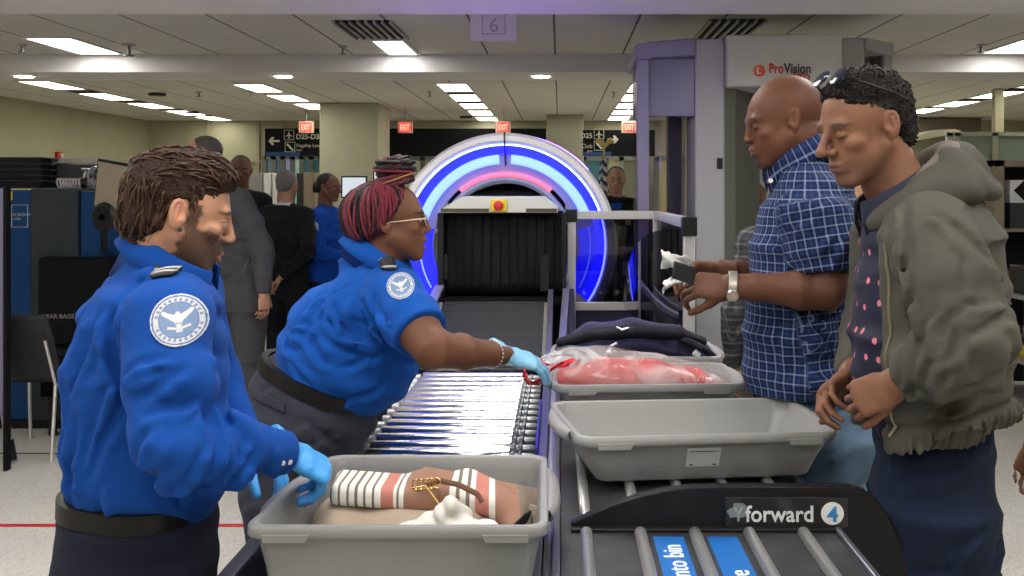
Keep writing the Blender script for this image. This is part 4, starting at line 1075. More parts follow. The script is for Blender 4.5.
def face_paint(M, skin, lip=None, brow=None, beard=None, beardfn=None, blush=None, eyes='open', gaze=0, scalp=None):
    Mi = np.array(M.inverted())
    skin = np.array(skin)
    def f(P):
        L = P@Mi[:3,:3].T+Mi[:3,3]; x, y, z = L[:,0], L[:,1], L[:,2]; ax = np.abs(x)
        C = np.tile(skin, (len(P),1)); n1 = nz(11, 9); v = n1(P[:,0],P[:,1],P[:,2])[:,None]; C = C*(1+.07*v)
        def blend(m, col): 
            nonlocal C
            m = np.clip(m,0,1)[:,None]; C = C*(1-m)+np.array(col)*m
        nearh = (np.abs(z) < .16) & (np.abs(y) < .16) & (ax < .12)
        if blush is not None:
            blend((1-np.sqrt(((ax-.045)/.028)**2+((z+.03)/.024)**2))*.8*(y>.02)*nearh, blush)
            blend((1-np.sqrt((ax/.016)**2+((z+.032)/.016)**2))*.8*(y>.09)*nearh, blush)
            blend((1-np.sqrt(((ax-.08)/.02)**2+((y+.012)/.025)**2+((z)/.04)**2))*.7*nearh, blush)
        if beardfn is not None:
            blend(beardfn(x,y,z)*nearh, beard)
        if lip is not None:
            blend(np.minimum(1, (1-np.sqrt((x/.025)**2+((z+.067)/.0125)**2))*4)*(y>.078)*nearh, lip)
        if brow is not None:
            bz = .0225-.10*(ax-.02)*(ax>.045)
            blend(np.minimum(1, (1-np.sqrt(((ax-.034)/.023)**2+((z-bz)/.0055)**2))*2.5)*(y>.04)*nearh, brow)
        ew = ((ax-.031)/.0135)**2; er = y > .074
        if eyes == 'open':
            m = (ew+((z+.001)/.0052)**2 < 1) & er & nearh
            blend(m*1., (.40,.36,.33))
            gx = .031+gaze
            blend(((((ax-gx)/.0058)**2+((z+.001)/.0056)**2 < 1) & m)*1., (.02,.012,.01))
            blend((1-np.abs(z-.0045+ew*.003)/.0022)*(ew<1.2)*er*nearh*.9, (.02,.012,.01))
        elif eyes == 'down':
            blend((1-np.abs(z+.0065-ew*.003)/.0026)*(ew<1.1)*er*nearh*.95, (.015,.01,.008))
        if scalp is not None: 
            m_, col_ = scalp; blend(m_(x,y,z)*nearh, col_)
        return C
    return f
def hand(c, M, side=1, curl=(30,35,25), spread=5, thumb=(.75,.60,-.35), tcurl=20, r=1., k=.003, cs=None, sc=1.0):
    """side=+1: thumb at +x. y to the fingers, z = back of the hand."""
    c.frame(M @ Matrix.Diagonal((sc,sc,sc,1)))
    s = side
    c.loft([((0,-.035,0), .027*r, .021*r), ((0,.0,0), .027*r, .019*r), ((s*.002,.035,0), .037*r, .016*r), ((s*.0,.080,.002), .040*r, .0125*r)], (1,0,0), .012, end=.6)
    c.cap((s*.024,.012,-.008), (s*.030,.045,-.010), .016*r, .014*r, .010)
    bases = [(.030,.086),(.0105,.091),(-.0095,.088),(-.0285,.079)]; lens = [(.040,.025,.021),(.045,.029,.022),(.041,.027,.022),(.032,.020,.019)]
    for i, (bx, by) in enumerate(bases):
        cu = cs[i] if cs else curl
        sp = math.radians(spread*(1.5-i))*s
        p = V((s*bx, by-.006, .002)); a = 0; rr = (.0092,.0094,.0088,.0078)[i]*r
        p0 = p-V((0,.02,.001)); c.cap(p0, p, rr, rr, .006)
        for j in range(3):
            a += math.radians(cu[j]); d = V((math.sin(sp)*math.cos(a), math.cos(sp)*math.cos(a), -math.sin(a)))
            q = p+d*lens[i][j]; c.cap(p, q, rr, rr*.93, k); p = q; rr *= .93
    d = V((s*thumb[0], thumb[1], thumb[2])).normalized(); p = V((s*.022,.018,-.008))
    for j, l in enumerate((.042,.032,.024)):
        q = p+d*l; rr = (.0145,.0112,.0102)[j]*r; c.cap(p, q, rr, rr*.88, .006 if j == 0 else k)
        p = q; d = (d+V((-s*.35,.25,-.15))*math.radians(tcurl)).normalized()
    c.frame()
def hframe(wrist, dirv, back): return frame(wrist, dirv, back)
def cloth_mat(name, col, rough=.9, sheen=.02, bs=26, bump=.35, var=.10, fine=.25, attr=None):
    if name in MATS: return MATS[name]
    m = mat(name, col, rough, sheen=sheen, var=var, vscale=5, attr=attr, spec=.12)
    nt = m.node_tree; N = nt.nodes.new; L = nt.links.new; b = nt.nodes['Principled BSDF']
    tc = N('ShaderNodeTexCoord'); n = N('ShaderNodeTexNoise'); n.inputs['Scale'].default_value = bs; n.noise_type = 'RIDGED_MULTIFRACTAL'; n.inputs['Scale'].default_value = bs*.36; n.inputs['Detail'].default_value = 1.5; n.inputs['Distortion'].default_value = .9
    n2 = N('ShaderNodeTexNoise'); n2.inputs['Scale'].default_value = 420
    L(tc.outputs['Object'], n.inputs[0]); L(tc.outputs['Object'], n2.inputs[0])
    b1 = N('ShaderNodeBump'); b1.inputs['Strength'].default_value = bump*1.0; b1.inputs['Distance'].default_value = .012
    b2 = N('ShaderNodeBump'); b2.inputs['Strength'].default_value = fine; b2.inputs['Distance'].default_value = .001
    L(n.outputs[0], b1.inputs['Height']); L(n2.outputs[0], b2.inputs['Height']); L(b1.outputs[0], b2.inputs['Normal']); L(b2.outputs[0], b.inputs['Normal'])
    return m
def hair_mat(name, col, rough=.45, dirs=(1,1,.15), sc=260):
    return mat(name, col, rough, bump=.9, bscale=sc, var=.45, vscale=120, dirs=dirs, spec=.16)
def skin_mat(name='skin', rough=.48): return mat(name, (.5,.3,.2), rough, attr='Col', var=.05, vscale=60, bump=.12, bscale=350, sss=.0, spec=.28)
def ribbon_around(bvh, pts2, normal_to, w, off, name, m, parent, axis_dir):
    """a band laid on a surface through the ray-cast points: pts2 = list of (origin, direction)"""
    hits = []
    for o, d in pts2:
        h = bvh.ray_cast(V(o), V(d).normalized())
        if h[0] is not None: hits.append((h[0], -V(d).normalized()))
    if len(hits) < 3: return None
    a = V(axis_dir).normalized()*w/2; mb = MB(); vs = []
    for p, nn in hits: vs += [p+nn*off-a, p+nn*(off+.002)-a*.0, p+nn*off+a]
    n = len(hits); fs = []
    for i in range(n-1):
        for j in range(2): fs.append((i*3+j, (i+1)*3+j, (i+1)*3+j+1, i*3+j+1))
    mb.add(vs, fs); return mb.build(name, m, parent, smooth='all', solid=.003)
def belt(bvh, cen, ax, w, name, m, parent, n=72, off=.003, R=.6, a0=0, a1=360):
    """closed band around a body: rays from outside towards the centre in the plane with normal ax"""
    ax = V(ax).normalized(); u = ax.orthogonal().normalized(); v = ax.cross(u); cen = V(cen); pts = []
    full = abs(a1-a0) >= 360
    for i in range(n+(0 if full else 1)):
        t = math.radians(a0+(a1-a0)*i/n); d = u*math.cos(t)+v*math.sin(t); rows = []
        for k in (-1, 0, 1):
            o = cen+d*R+ax*w/2*k; h = bvh.ray_cast(o, -d)
            rows.append((h[0]-cen-ax*w/2*k).dot(d) if h[0] is not None else 0)
        rr = max(rows); pts.append((d, rr))
    if full:
        rs = [p[1] for p in pts]; pts = [(pts[i][0], (rs[i-1]+rs[i]*2+rs[(i+1) % n])/4) for i in range(n)]
    mb = MB(); vs = []
    for d, rr in pts:
        for r_, k in ((rr+off-.004,-1),(rr+off,-.9),(rr+off,.9),(rr+off-.004,1),(rr-.012,1),(rr-.012,-1)): vs.append(cen+d*r_+ax*w/2*k)
    N = len(pts); fs = []
    for i in range(N if full else N-1):
        j = (i+1) % N
        for k in range(6): fs.append((i*6+k, j*6+k, j*6+(k+1) % 6, i*6+(k+1) % 6))
    mb.add(vs, fs); return mb.build(name, m, parent, smooth=True)
def patch(bvh, o, d, up, r, colfn, name, parent, off=.002, n=84, m=None, aspect=1.):
    """round or shaped badge laid on cloth. colfn(u,v)->rgb or None outside"""
    d = V(d).normalized(); up = V(up); up = (up-d*up.dot(d)).normalized(); rt = d.cross(up); o = V(o)
    h = bvh.ray_cast(o-d*.3, d); idx = {}; vs = []; cols = []; fs = []
    if h[0] is not None: o = h[0]
    for i in range(n+1):
        for j in range(n+1):
            u = -1+2*i/n; v = -1+2*j/n; c = colfn(u, v)
            if c is None: continue
            q = o+rt*u*r*aspect+up*v*r-d*.3; h = bvh.ray_cast(q, d)
            if h[0] is None: continue
            if vs and abs((h[0]-o).dot(d)) > r*2.5: continue
            idx[i,j] = len(vs); vs.append(h[0]-d*off); cols.append(c)
    for i in range(n):
        for j in range(n):
            k = [(i,j),(i+1,j),(i+1,j+1),(i,j+1)]
            if all(q in idx for q in k): fs.append([idx[q] for q in k])
    me = bpy.data.meshes.new(name); me.from_pydata(vs, [], fs); me.update()
    a = me.attributes.new('Col', 'FLOAT_COLOR', 'POINT')
    a.data.foreach_set('color', np.array([(*c,1) for c in cols], np.float32).ravel())
    me.materials.append(m or mat('badge_thread', (.6,.6,.6), .6, attr='Col', spec=.3))
    me.polygons.foreach_set('use_smooth', [True]*len(me.polygons))
    ob = bpy.data.objects.new(name, me); COL.objects.link(ob); par(ob, parent)
    md = ob.modifiers.new('s', 'SOLIDIFY'); md.thickness = .002; md.offset = 0
    return ob
def emblem(u, v):
    r = math.hypot(u, v); a = math.degrees(math.atan2(v, u))
    W = (.52,.54,.58); S = (.16,.24,.40); B = (.05,.11,.30)
    if r > 1: return None
    if r > .93: return W
    if r > .88: return B
    if r > .66:
        # ring of small raised letters
        if abs(r-.77) < .06 and (int((a+360)/7) % 2 == 0) and not (-12 < a < 0 or a > 172 or a < -172): return (.18,.22,.34)
        if r < .69: return B
        return W
    au = abs(u)
    if au < .56 and abs(v-(.02+.75*au**1.25)) < .14*(1-au*1.1)+.02: return (.62,.63,.65)
    if (u/.13)**2+((v-.02)/.30)**2 < 1: return (.05,.12,.32) if abs(u) < .075 and -.16 < v < .06 else (.60,.60,.60)
    if abs(u) < .10 and -.46 < v < -.24: return (.50,.52,.56)
    if abs(v+.34-.25*au) < .045 and au < .40: return (.60,.58,.52)
    return S
def collar(C, fwd, up, rx, ry, h, drop, m, parent, name='collar', gap=18, tip=.03, flare=.012):
    """turned down shirt collar: a standing band with a folded flap; the ring plane is given by fwd and up"""
    M = frame(C, fwd, up); n = 44; vs = []
    for i in range(n+1):
        t = math.radians(gap+(360-2*gap)*i/n); sx, cy = math.sin(t), math.cos(t); fr = max(0, cy)
        e = max(0, 1-min(i, n-i)/7); d2 = drop+tip*e*e
        for r_, z in ((0,-h*1.5), (.001,h*.5), (.0015,h), (.005,h+.003), (.009,h), (.012+flare*.4,h-d2*.5), (.013+flare,h-d2), (.010+flare,h-d2-.001), (.009,h-d2*.5), (.005,h*.4)):
            vs.append(M@V(((rx+r_)*sx, (ry+r_)*cy+e*e*.012*(z<h*.6), z)))
    fs = []; m_ = 10
    for i in range(n):
        for j in range(m_): fs.append((i*m_+j, (i+1)*m_+j, (i+1)*m_+(j+1) % m_, i*m_+(j+1) % m_))
    fs.append(tuple(range(m_))); fs.append(tuple(n*m_+j for j in range(m_))[::-1])
    ob = MB().add(vs, fs).build(name, m, parent, smooth='all')
    if 'check' in m.name:
        at_ = ob.data.attributes.new('pc', 'FLOAT_VECTOR', 'POINT'); co = []
        for i in range(n+1):
            for j in range(m_): co += [.1*2*PI*i/n, (0,.5,1,1.2,1.4,1.9,2.6,2.6,1.9,1.4)[j]*.024, 0]
        at_.data.foreach_set('vector', co)
    return ob
def hairline_cut(c, M, fn):
    """keep only local z > fn(x,y)"""
    c.frame(M); rg = c.region((0,0,0), .3/ max(c.s,.01)*c.s+.1)
    sl, (X, Y, Z) = rg
    c._mix(sl, ((fn(X, Y)-Z)).astype(np.float32), .006, 'int'); c.frame()
def lerp(a, b, t): return V(a)*(1-t)+V(b)*t
def epaulette(bvh, p0, p1, w, parent, m, mstripe):
    """slider laid over the shoulder seam from p0 to p1 (rays come from above)"""
    p0 = V(p0); p1 = V(p1); d = (p1-p0).normalized(); s = d.cross(V((0,0,1))).normalized(); vs = []; n = 10
    for i in range(n+1):
        for j in range(5):
            q = lerp(p0, p1, i/n)+s*w*(j/4-.5)*(1-.25*(i/n > .85)); h = bvh.ray_cast(q+V((0,0,.3)), V((0,0,-1)))
            z = h[0].z if h[0] is not None else q.z
            vs.append(V((q.x, q.y, z+.006)))
    def rows(a, b, off):
        mb = MB(); k = b-a+1
        mb.add([v+V((0,0,off)) for v in vs[a*5:(b+1)*5]], [(i*5+j, (i+1)*5+j, (i+1)*5+j+1, i*5+j+1) for i in range(b-a) for j in range(4)]); return mb
    e = rows(0, n, 0).build('epaulette', m, parent, smooth='all', solid=.005)
    for a in (2, 5, 8): rows(a, a+1, .0035).build('stripe', mstripe, e, smooth='all', solid=.002)
    return e

def strands(hair, HM, n, flow, L, r, m, parent, seed=1, lift=.003, k=7, region=None, name='hair_strands'):
    """locks of hair laid over the hair mass; flow(local point) -> local direction"""
    rnd = random.Random(seed); bv = bvh_of(hair); P_, Q_ = GEO[hair.name]; Mi = HM.inverted(); R3 = HM.to_3x3(); mb = MB(); c0 = HM@V((0,-.01,.02)); cnt = 0
    while cnt < n:
        p = V(P_[rnd.randrange(len(P_))]); l = Mi@p
        if region and not region(l): continue
        cnt += 1; pts = []; d = V(flow(l))+V((rnd.gauss(0,.22), rnd.gauss(0,.22), rnd.gauss(0,.22))); ln = L*rnd.uniform(.6,1.3); up_ = rnd.uniform(.3,1)*lift
        for j in range(k):
            t = j/(k-1); q = p+R3@(d.normalized()*ln*t); o = (q-c0).normalized(); h = bv.ray_cast(c0+o*.3, -o)
            if h[0] is None or (h[0]-q).length > .03: break
            pts.append(h[0]+o*(up_*math.sin(PI*min(1, t*1.1+.1))-.0008))
        if len(pts) > 3: mb.tube(pts, [r*(1-.75*abs(j/(len(pts)-1)-.35)) for j in range(len(pts))], n=5)
    return mb.build(name, m, parent, smooth='all')

def creases(c, specs, seed=1):
    """cloth creases pressed into the surface: specs = (count, centre, radius, direction, length, depth)"""
    P_, Q_ = c.mesh(); bv = BVHTree.FromPolygons([tuple(p) for p in P_], [tuple(int(i) for i in q) for q in Q_]); rnd = random.Random(seed)
    for n, cen, R, d, L, r in specs:
        cen = V(cen); idx = np.nonzero(np.linalg.norm(P_-np.array(cen), axis=1) < R)[0]
        if not len(idx): continue
        idx = idx[P_[idx,1] < np.percentile(P_[idx,1], 70)]
        for _ in range(n):
            p = V(P_[idx[rnd.randrange(len(idx))]]); dd = (V(d).normalized()+V((rnd.gauss(0,.18), rnd.gauss(0,.18), rnd.gauss(0,.18)))).normalized(); l = L*rnd.uniform(.55,1.25)
            b = V((rnd.gauss(0,1), rnd.gauss(0,1), rnd.gauss(0,1)))*l*.08; pts = []
            for t in (-.5,-.2,.15,.5):
                h = bv.find_nearest(p+dd*l*t+b*(1-4*t*t))
                if h[0] is None: break
                pts.append((h[0], h[1]))
            if len(pts) < 4: continue
            rr = (r*.35, r, r*.9, r*.3); side = dd.cross(pts[1][1]).normalized()*(.011+r)
            for i in range(3):
                c.cap(pts[i][0]+pts[i][1]*r*.25, pts[i+1][0]+pts[i+1][1]*r*.25, rr[i], rr[i+1], .014, mode='sub')
                c.cap(pts[i][0]+side-pts[i][1]*r*.5, pts[i+1][0]+side-pts[i+1][1]*r*.5, rr[i]*1.1, rr[i+1]*1.1, .014)
# ================================================================ officer at left
M_skin = skin_mat()
TSAB = hexc('#1c55c4')
M_tsa = cloth_mat('royal_blue_cloth', (.007,.056,.275), bump=.35, bs=16, sheen=.02)
M_navy = cloth_mat('navy_trouser_cloth', (.013,.015,.028), bump=.3, bs=14)
M_glove = mat('nitrile_glove', (.05,.30,.72), .38, bump=.25, bscale=90, var=.08, vscale=30, spec=.5)
M_glove2 = mat('nitrile_glove_pale', (.22,.50,.74), .38, bump=.25, bscale=90, var=.08, vscale=30, spec=.5)
M_leather = mat('black_leather', (.008,.007,.007), .42, bump=.1, bscale=200, spec=.3)
M_silver = mat('silver_thread', (.5,.5,.5), .5)
def officer_left():
    P = at
    root = thing('person', (-.80,2.04,0), 'bearded person in royal blue uniform shirt and blue gloves reaching into the front bin', 'person')
    HM = yawpitch((-.766,2.02,1.522), 25, -14)
    shR = V((-.724,1.850,1.335)); shL = V((-.83,2.21,1.345)); elR = V((-.672,1.735,1.120)); wrR = V((-.522,1.93,1.064))
    elL = V((-.80,2.30,1.13)); wrL = V((-.69,2.20,1.01)); nb = V((-.80,2.04,1.37))
    HR = hframe(wrR, (.66,.42,-.55), (.35,-.25,.85)); HL = hframe(wrL, (.75,.05,-.5), (.5,0,.8))
    sd = V((.26,-.966,0))     # his right
    # body
    c = Clay((-1.1,1.55,-.02), (-.3,2.5,1.72), .014, fx=[(-.90,-.63,.0028)], fy=[(1.90,2.13,.0031)], fz=[(1.34,1.66,.0028)])
    head(c, HM, fat=.004, nose=.955, brow=.95, jaw=1.15, neck=False)
    c.cap(HM@V((0,-.030,-.050)), nb+V((.01,0,-.03)), .056, .058, .02)
    hip = V((-.835,2.03,.88)); 
    c.loft([(nb+V((0,0,-.05)), .07, .04), (V((-.81,2.03,1.25)), .14, .10), (V((-.83,2.03,1.05)), .12, .09), (hip, .10, .07)], sd, .03)
    c.cap(shR, shL, .05, k=.03)
    for a, b, w_ in ((shR, elR, wrR), (shL, elL, wrL)): c.cap(a, b, .042, .036, .02); c.cap(b, w_, .036, .024, .02)
    hand(c, HR, -1, (55,35,25), r=.86); hand(c, HL, 1, (40,30,20), r=.86)
    for s in (-1,1):
        h = hip+sd*.09*s; kn = V((-.80,h.y,.50)); an = V((-.86,h.y,.09)); c.cap(h, kn, .055, .045, .02); c.cap(kn, an, .045, .034, .02)
        c.cap(an+V((0,0,-.05)), an+V((.15,.02,-.06)), .03, .025, .02)
    def bf(x,y,z):
        ax = np.abs(x); n = nz(5, 40)(x,y,z)*.006
        low = np.clip((-.024+n+ (ax-.03)*.35*(ax>.03) - z)/.012, 0, 1)             # below the cheek line
        side = np.clip((.017-np.abs(y-.019)+n)/.008,0,1)*(z<.025)*(ax>.05)               # sideburn
        low = low*np.clip((y-.002+.3*np.clip(-.05-z,0,1)+n)/.008,0,1)
        under = np.clip((z+.150+n)/.014, 0, 1)
        m = np.maximum(low*under, side*under)
        tache = np.clip(1-np.abs(z+.051)/.006,0,1)*(ax<.03)*(y>.07)
        return np.maximum(m, tache)*(.90+.1*nz(6,160)(x,y,z))
    fp = face_paint(HM, (.44,.225,.14), lip=(.45,.16,.13), brow=(.05,.028,.018), beard=(.055,.032,.022), beardfn=bf, blush=(.58,.24,.16), eyes='open')
    clay_obj('body', c, M_skin, root, col=fp)
    # hair
    c = Clay((-.95,1.86,1.38), (-.55,2.2,1.74), .0035)
    c.frame(HM)
    c.ell((0,-.026,.044), (.0815,.097,.084), 0); c.ell((0,.010,.070), (.070,.078,.062), .02); c.ell((.0,.040,.088), (.052,.044,.032), .025)
    c.ell((0,-.055,-.02), (.066,.060,.062), .02)
    c.ell((.030,.062,.082), (.03,.022,.020), .015)
    c.frame()
    def line(X, Y):
        ax = np.abs(X)
        t = np.interp(Y, [-.13,-.07,-.045,-.030,-.026,-.0,.010,.026,.030,.05,.075,.10,.13], [-.085,-.085,-.07,-.045,.026,.032,-.012,-.012,.028,.045,.062,.066,.066])
        front = np.interp(Y, [.03,.06,.08], [0,.0,.0])
        return np.where(ax > .045, t, np.interp(Y, [-.13,-.06,-.03,.02,.06,.10], [-.085,-.085,-.06,.0,.062,.066]))
    hairline_cut(c, HM, line)
    c.frame(HM)
    for s_ in (-1,1): c.ell((s_*.088,-.012,-.004), (.022,.0215,.037), .004, rot=(.18,0,0), mode='sub')
    f1 = nz(31, 55, (1,.25,.5), 8); f2 = nz(32, 120, (1,.2,.4), 8)
    c.warp(lambda X,Y,Z: .0030*f1(X,Y,Z)+.0016*f2(X,Y,Z), (0,0,.03), .2); c.frame()
    hr = clay_obj('hair', c, hair_mat('brown_hair', (.030,.016,.010), .40, (1,.25,.6)), root, sm=1)
    def flow(l):
        if l.z > .060 or l.y > .04: return (-.35 if l.x < .02 else .15, 1, .15 if l.y < .04 else -.25)
        return (0, .25 if l.y > -.02 else -.1, -1)
    strands(hr, HM, 520, flow, .052, .0026, mat('brown_hair_locks', (.050,.027,.016), .36, var=.6, vscale=45, spec=.25), root, 3, .006)
    # shirt
    c = Clay((-1.15,1.5,.86), (-.40,2.45,1.50), .0062)
    def S(px, py, a, b, Y=2.03): return (P(px, py, Y), a, b)
    c.loft([S(147,494,.155,.138), S(150,478,.170,.152), S(149,440,.175,.160), S(149,370,.185,.154), S(153,325,.190,.140), S(158,300,.165,.112), S(166,276,.10,.078)], sd, .02, end=.25)
    c.cap(shR+V((0,.02,0)), shL, .072, k=.04)
    c.cap(shR, nb+V((-.01,0,.02)), .056, .05, .04); c.cap(shL, nb+V((-.01,0,.02)), .056, .05, .04)
    c.loft([(shR+V((0,-.005,0)), .078, .078), (lerp(shR,elR,.5)+V((0,-.006,0)), .076, .072), (elR, .068, .066)], (1,0,0), .03)
    c.loft([(elR, .067, .066), (lerp(elR,wrR,.5), .056, .054), (lerp(elR,wrR,.96), .042, .039)], (0,0,1), .02, end=.3)
    c.loft([(shL, .075, .075), (elL, .062, .062), (lerp(elL,wrL,.95), .042, .04)], (1,0,0), .03)
    c.cut((-.79,2.035,1.425), (.45,0,.89), R=.13, k=.01)
    c.cap(V((-.815,2.035,1.37)), V((-.822,2.035,1.428)), .082, .070, .02, side=(0,1,0), b0=.078, b1=.066)
    collar((-.800,2.035,1.415), (.83,.12,-.54), (.54,0,.84), .077, .087, .044, .048, M_tsa, root, gap=22, tip=.04)
    d = (elR-shR).normalized()
    c.warp(folds(3, (.35,.2,1), 7, .024, .8), (-.82,2.03,1.0), .26)
    c.warp(folds(8, (.8,.1,.55), 6, .026, .9), (-.80,2.03,1.22), .25)
    c.warp(folds(5, (.2,.3,1), 9, .022, .7), lerp(shR,elR,.7), .16)
    c.warp(folds(6, (.75,.4,.3), 11, .020, .5), lerp(elR,wrR,.35), .17)
    c.warp(folds(9, (.5,-.2,.9), 8, .018, .8), shR+V((0,0,-.02)), .12)
    creases(c, [(9, lerp(elR,wrR,.12), .10, (.5,-.1,.75), .11, .007), (7, lerp(elR,wrR,.55), .09, (.3,.1,.9), .08, .005), (7, lerp(shR,elR,.65), .10, (.8,0,.35), .10, .006),
        (6, shR+V((-.05,.03,-.03)), .10, (.45,.1,-.8), .12, .006), (9, P(100,390,1.95), .16, (.35,0,.9), .20, .007), (7, P(110,470,1.95), .12, (.25,0,.9), .13, .007), (6, P(215,440,1.9), .10, (-.1,0,1), .12, .006)], 7)
    # armhole seam
    c.warp(lambda X,Y,Z: .010*np.exp(-((np.sqrt((X-(-.70))**2+(Z-1.30)**2)-.135)/.010)**2)*((X < -.72)&(Y<1.95)), (-.74,1.86,1.30), .22)
    sh = clay_obj('uniform_shirt', c, M_tsa, root)
    bv = bvh_of(sh)
    # trousers
    c = Clay((-1.1,1.75,.02), (-.55,2.35,.97), .009)
    hp = P(140,545,2.03)
    c.loft([(P(146,488,2.03), .155, .136), (P(141,515,2.03), .17, .150), (P(138,560,2.03), .175, .155), (P(140,600,2.03), .17, .15)], sd, .02, end=.2)
    for s in (-1,1):
        h = V((-.845,2.03,.80))+sd*.09*s; kn = V((-.81,h.y,.48)); an = V((-.86,h.y,.09))
        c.loft([(h, .095, .11), (kn, .075, .08), (an, .062, .07)], sd, .03)
    c.warp(folds(12, (.6,.2,.8), 6, .018, .8), (-.84,1.95,.85), .25)
    tr = clay_obj('trousers', c, M_navy, root)
    bt = bvh_of(tr)
    belt(bt, P(146,498,2.03), (.03,0,1), .040, 'belt', M_leather, root)
    for px in (100, 160, 196):
        h = bt.ray_cast(P(px,516,1.55), V((0,1,0)))
        if h[0]: MB().box(h[0].x-.007, h[0].x+.007, h[0].y-.012, h[0].y, h[0].z-.032, h[0].z+.03).build('belt_loop', M_navy, root, bevel=.002)
    for s in (-1,1):
        a = V((-.86,2.03,.0))+sd*.09*s
        cl = Clay((a.x-.15,a.y-.1,-.01), (a.x+.28,a.y+.1,.14), .008); cl.loft([(a+V((-.06,0,.05)), .04, .045), (a+V((.05,0,.045)), .045, .042), (a+V((.19,0,.035)), .04, .03)], (0,1,0), .02); cl.cut((a.x,a.y,.004), (0,0,-1), R=.35)
        clay_obj('shoe', cl, M_leather, root)
    # gloves
    c = Clay((-.62,1.82,.86), (-.38,2.14,1.14), .0034); hand(c, HR, -1, (58,38,28), r=1.10, spread=3)
    c.cap(HR@V((0,-.02,0)), HR@V((0,-.048,0)), .034, .038, .01, side=HR.to_3x3()@V((1,0,0)), b0=.028, b1=.033, end=.25)
    clay_obj('glove', c, M_glove, root, sm=1)
    c = Clay((-.80,2.06,.84), (-.52,2.32,1.10), .0045); hand(c, HL, 1, (40,30,20), r=1.10); c.cap(HL@V((0,-.02,0)), HL@V((0,-.045,0)), .032, .036, .01, end=.3)
    clay_obj('glove', c, M_glove, root)
    # insignia
    pr = P(179,320,1.78); pd = V((-.12,.98,-.22))
    patch(bv, pr, V((-.22,1,-.12)), (-.18,0,1), .047, emblem, 'shoulder_patch', root, off=.003)
    epaulette(bv, (-.762,1.955,1.43), (-.732,1.84,1.43), .05, root, mat('epaulette_black', (.02,.02,.025), .6), M_silver)
    for q in ((283,463),(290,462)):
        h = bv.ray_cast(P(q[0],q[1],1.5), V((P(q[0],q[1],2)-V((0,0,CAMH)))).normalized())
        if h[0]: MB().cyl(h[0]+V((0,-.003,0)), h[0]+V((0,.002,0)), .0045, n=12).build('cuff_button', M_silver, root, smooth=True)
    e = HM@V((.083,.0,-.030)); MB().lathe([(.001,-.004),(.004,-.002),(.004,.002),(.001,.004)], e, HM.to_3x3()@V((1,0,0)), n=12).build('ear_stud', M_black, root, smooth=True)
    return root
officer_left()
